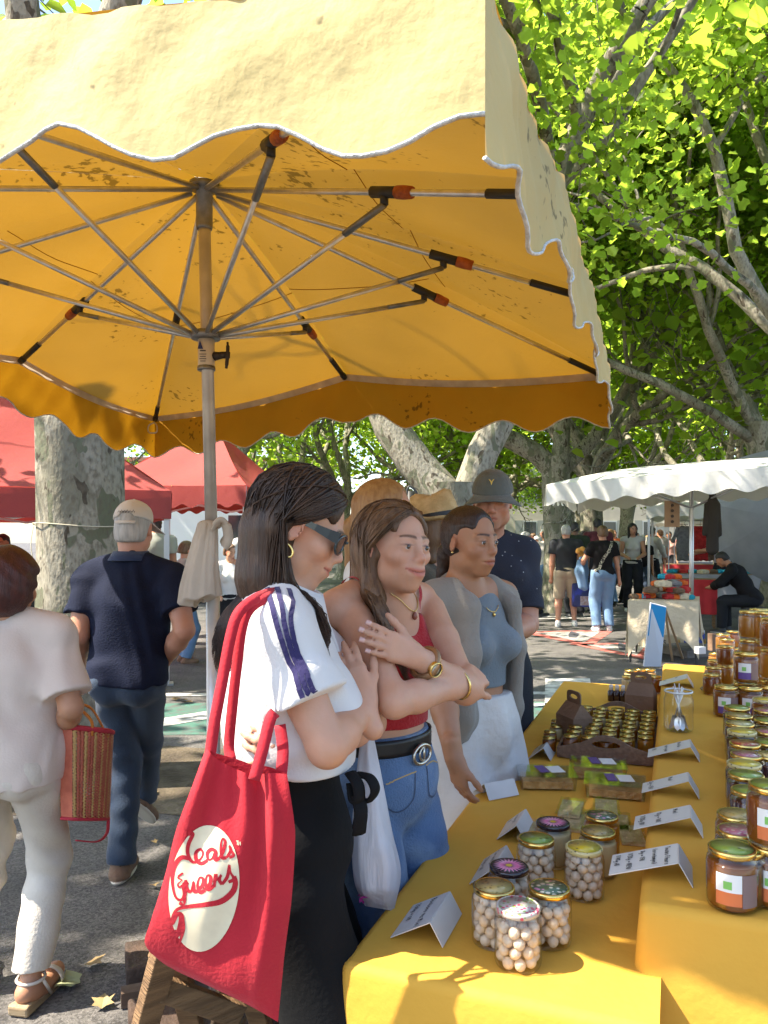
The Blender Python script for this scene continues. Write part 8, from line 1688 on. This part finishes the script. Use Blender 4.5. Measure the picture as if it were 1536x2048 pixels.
for (x0, y0, x1, y1, z, lab) in ((6.3, 17.05, 8.1, 16.38, 1.95, 'garment rail under the second canopy'), (8.2, 21.75, 10.0, 21.15, 1.95, 'garment rail under the third canopy')):
    t = thing('garment_rail', lab, 'rail', ((x0 + x1) / 2, (y0 + y1) / 2, 0), world=True); b = MB(); b.tube([(x0, y0, z), (x1, y1, z)], .014, 6); b.build('bar', alu, t)
    for x, y in ((x0, y0), (x1, y1)): b = MB(); b.tube([(x, y, 0), (x, y, z)], .014, 6); b.build('post', alu, t)
# dark dress form hanging beside the grey parasol and the framed panel
hg = thing('hanging_coat', 'dark striped coat hanging from the white stall roof', 'coat', (0, 0, 0), world=True); hp = P(1424, 985, 10.2)
sobj('cloth', [cone(hp + v3(0, 0, -.12), hp + v3(.0, 0, -.75), .065, .085, .03), ell(hp + v3(0, 0, -.04), (.045, .045, .055)), cone(hp + v3(-.07, 0, -.16), hp + v3(-.095, 0, -.55), .035, .03), cone(hp + v3(.07, 0, -.16), hp + v3(.095, 0, -.55), .035, .03), folds(.01, 40, (1, 0, 0), 3)], cloth('coat_dark', (.04, .035, .03)), hg, .018)
b = MB(); b.tube([hp, hp + v3(0, 0, .25)], .006, 5); b.build('hook', blackp, hg)
pn = thing('wall_hanging', 'brown framed panel with four dark medallions hanging in the wool stall', 'panel', (0, 0, 0), world=True); hp = P(1344, 1028, 10.6); b = MB(); b.box(hp, (.2, .02, .36), rotz(-.1)); b.build('board', M('panel_brown', (.32, .2, .12), .7), pn)
for k in range(4): b = MB(); b.lathe([(.022, 0), (.02, .012)], 12, hp + v3(0, -.012, .12 - k * .075), rotx(R(90))); b.build('medallion', M('medal', (.06, .04, .03), .5), pn)
b = MB(); b.tube([hp + v3(0, 0, .18), hp + v3(0, 0, .5)], .003, 4); b.build('cord', blackp, pn)
# blue shopping bag
bb = thing('shopping_bag', 'blue printed shopping bag carried by the man in shorts', 'bag', (BLUEBAG[0] + .1, BLUEBAG[1] - .02, 0)); zb = BLUEBAG[2] - .10
prb = M('bag_blue', (.03, .05, .35), .4, (.02, .03, .12), 4, ramp=(.45, .55)); b = MB(); b.box((0, 0, zb - .24), (.5, .16, .42), rotz(-.1), taper=1.05); b.build('body', prb, bb, bevel=.02)
b = MB(); b.box((.03, -.083, zb - .12), (.1, .004, .08), rotz(-.1)); b.build('emblem', M('bag_gold', (.5, .42, .15), .5), bb); b = MB(); b.box((.02, -.084, zb - .34), (.3, .004, .16), rotz(-.1)); b.build('picture', M('bag_picture', (.25, .12, .08), .5, (.4, .4, .45), 14), bb)
for sy in (-1, 1): b = MB(); b.tube([(-.1 + .2 * f, sy * .06 * (1 - math.sin(math.pi * f)), zb - .03 + .13 * math.sin(math.pi * f)) for f in np.linspace(0, 1, 9)], .012, 6); b.build('handle', prb, bb, True)
# loose cables on a post behind the straw hat
cp = thing('cable_post', 'dark post with a coil of black cable behind the straw hat', 'post', (.38, 7.0, 0), world=True); b = MB(); b.tube([(.24, 7.0, 0), (.24, 7.0, 2.0)], .035, 10); b.build('post', blackp, cp, True)
b = MB(); b.tube([(.24 + .055 * math.cos(a) + .01 * math.sin(3 * a), 6.93, 1.88 + .16 * math.sin(a)) for a in np.linspace(0, 18.8, 70)], .011, 6); b.build('cable', blackp, cp, True)
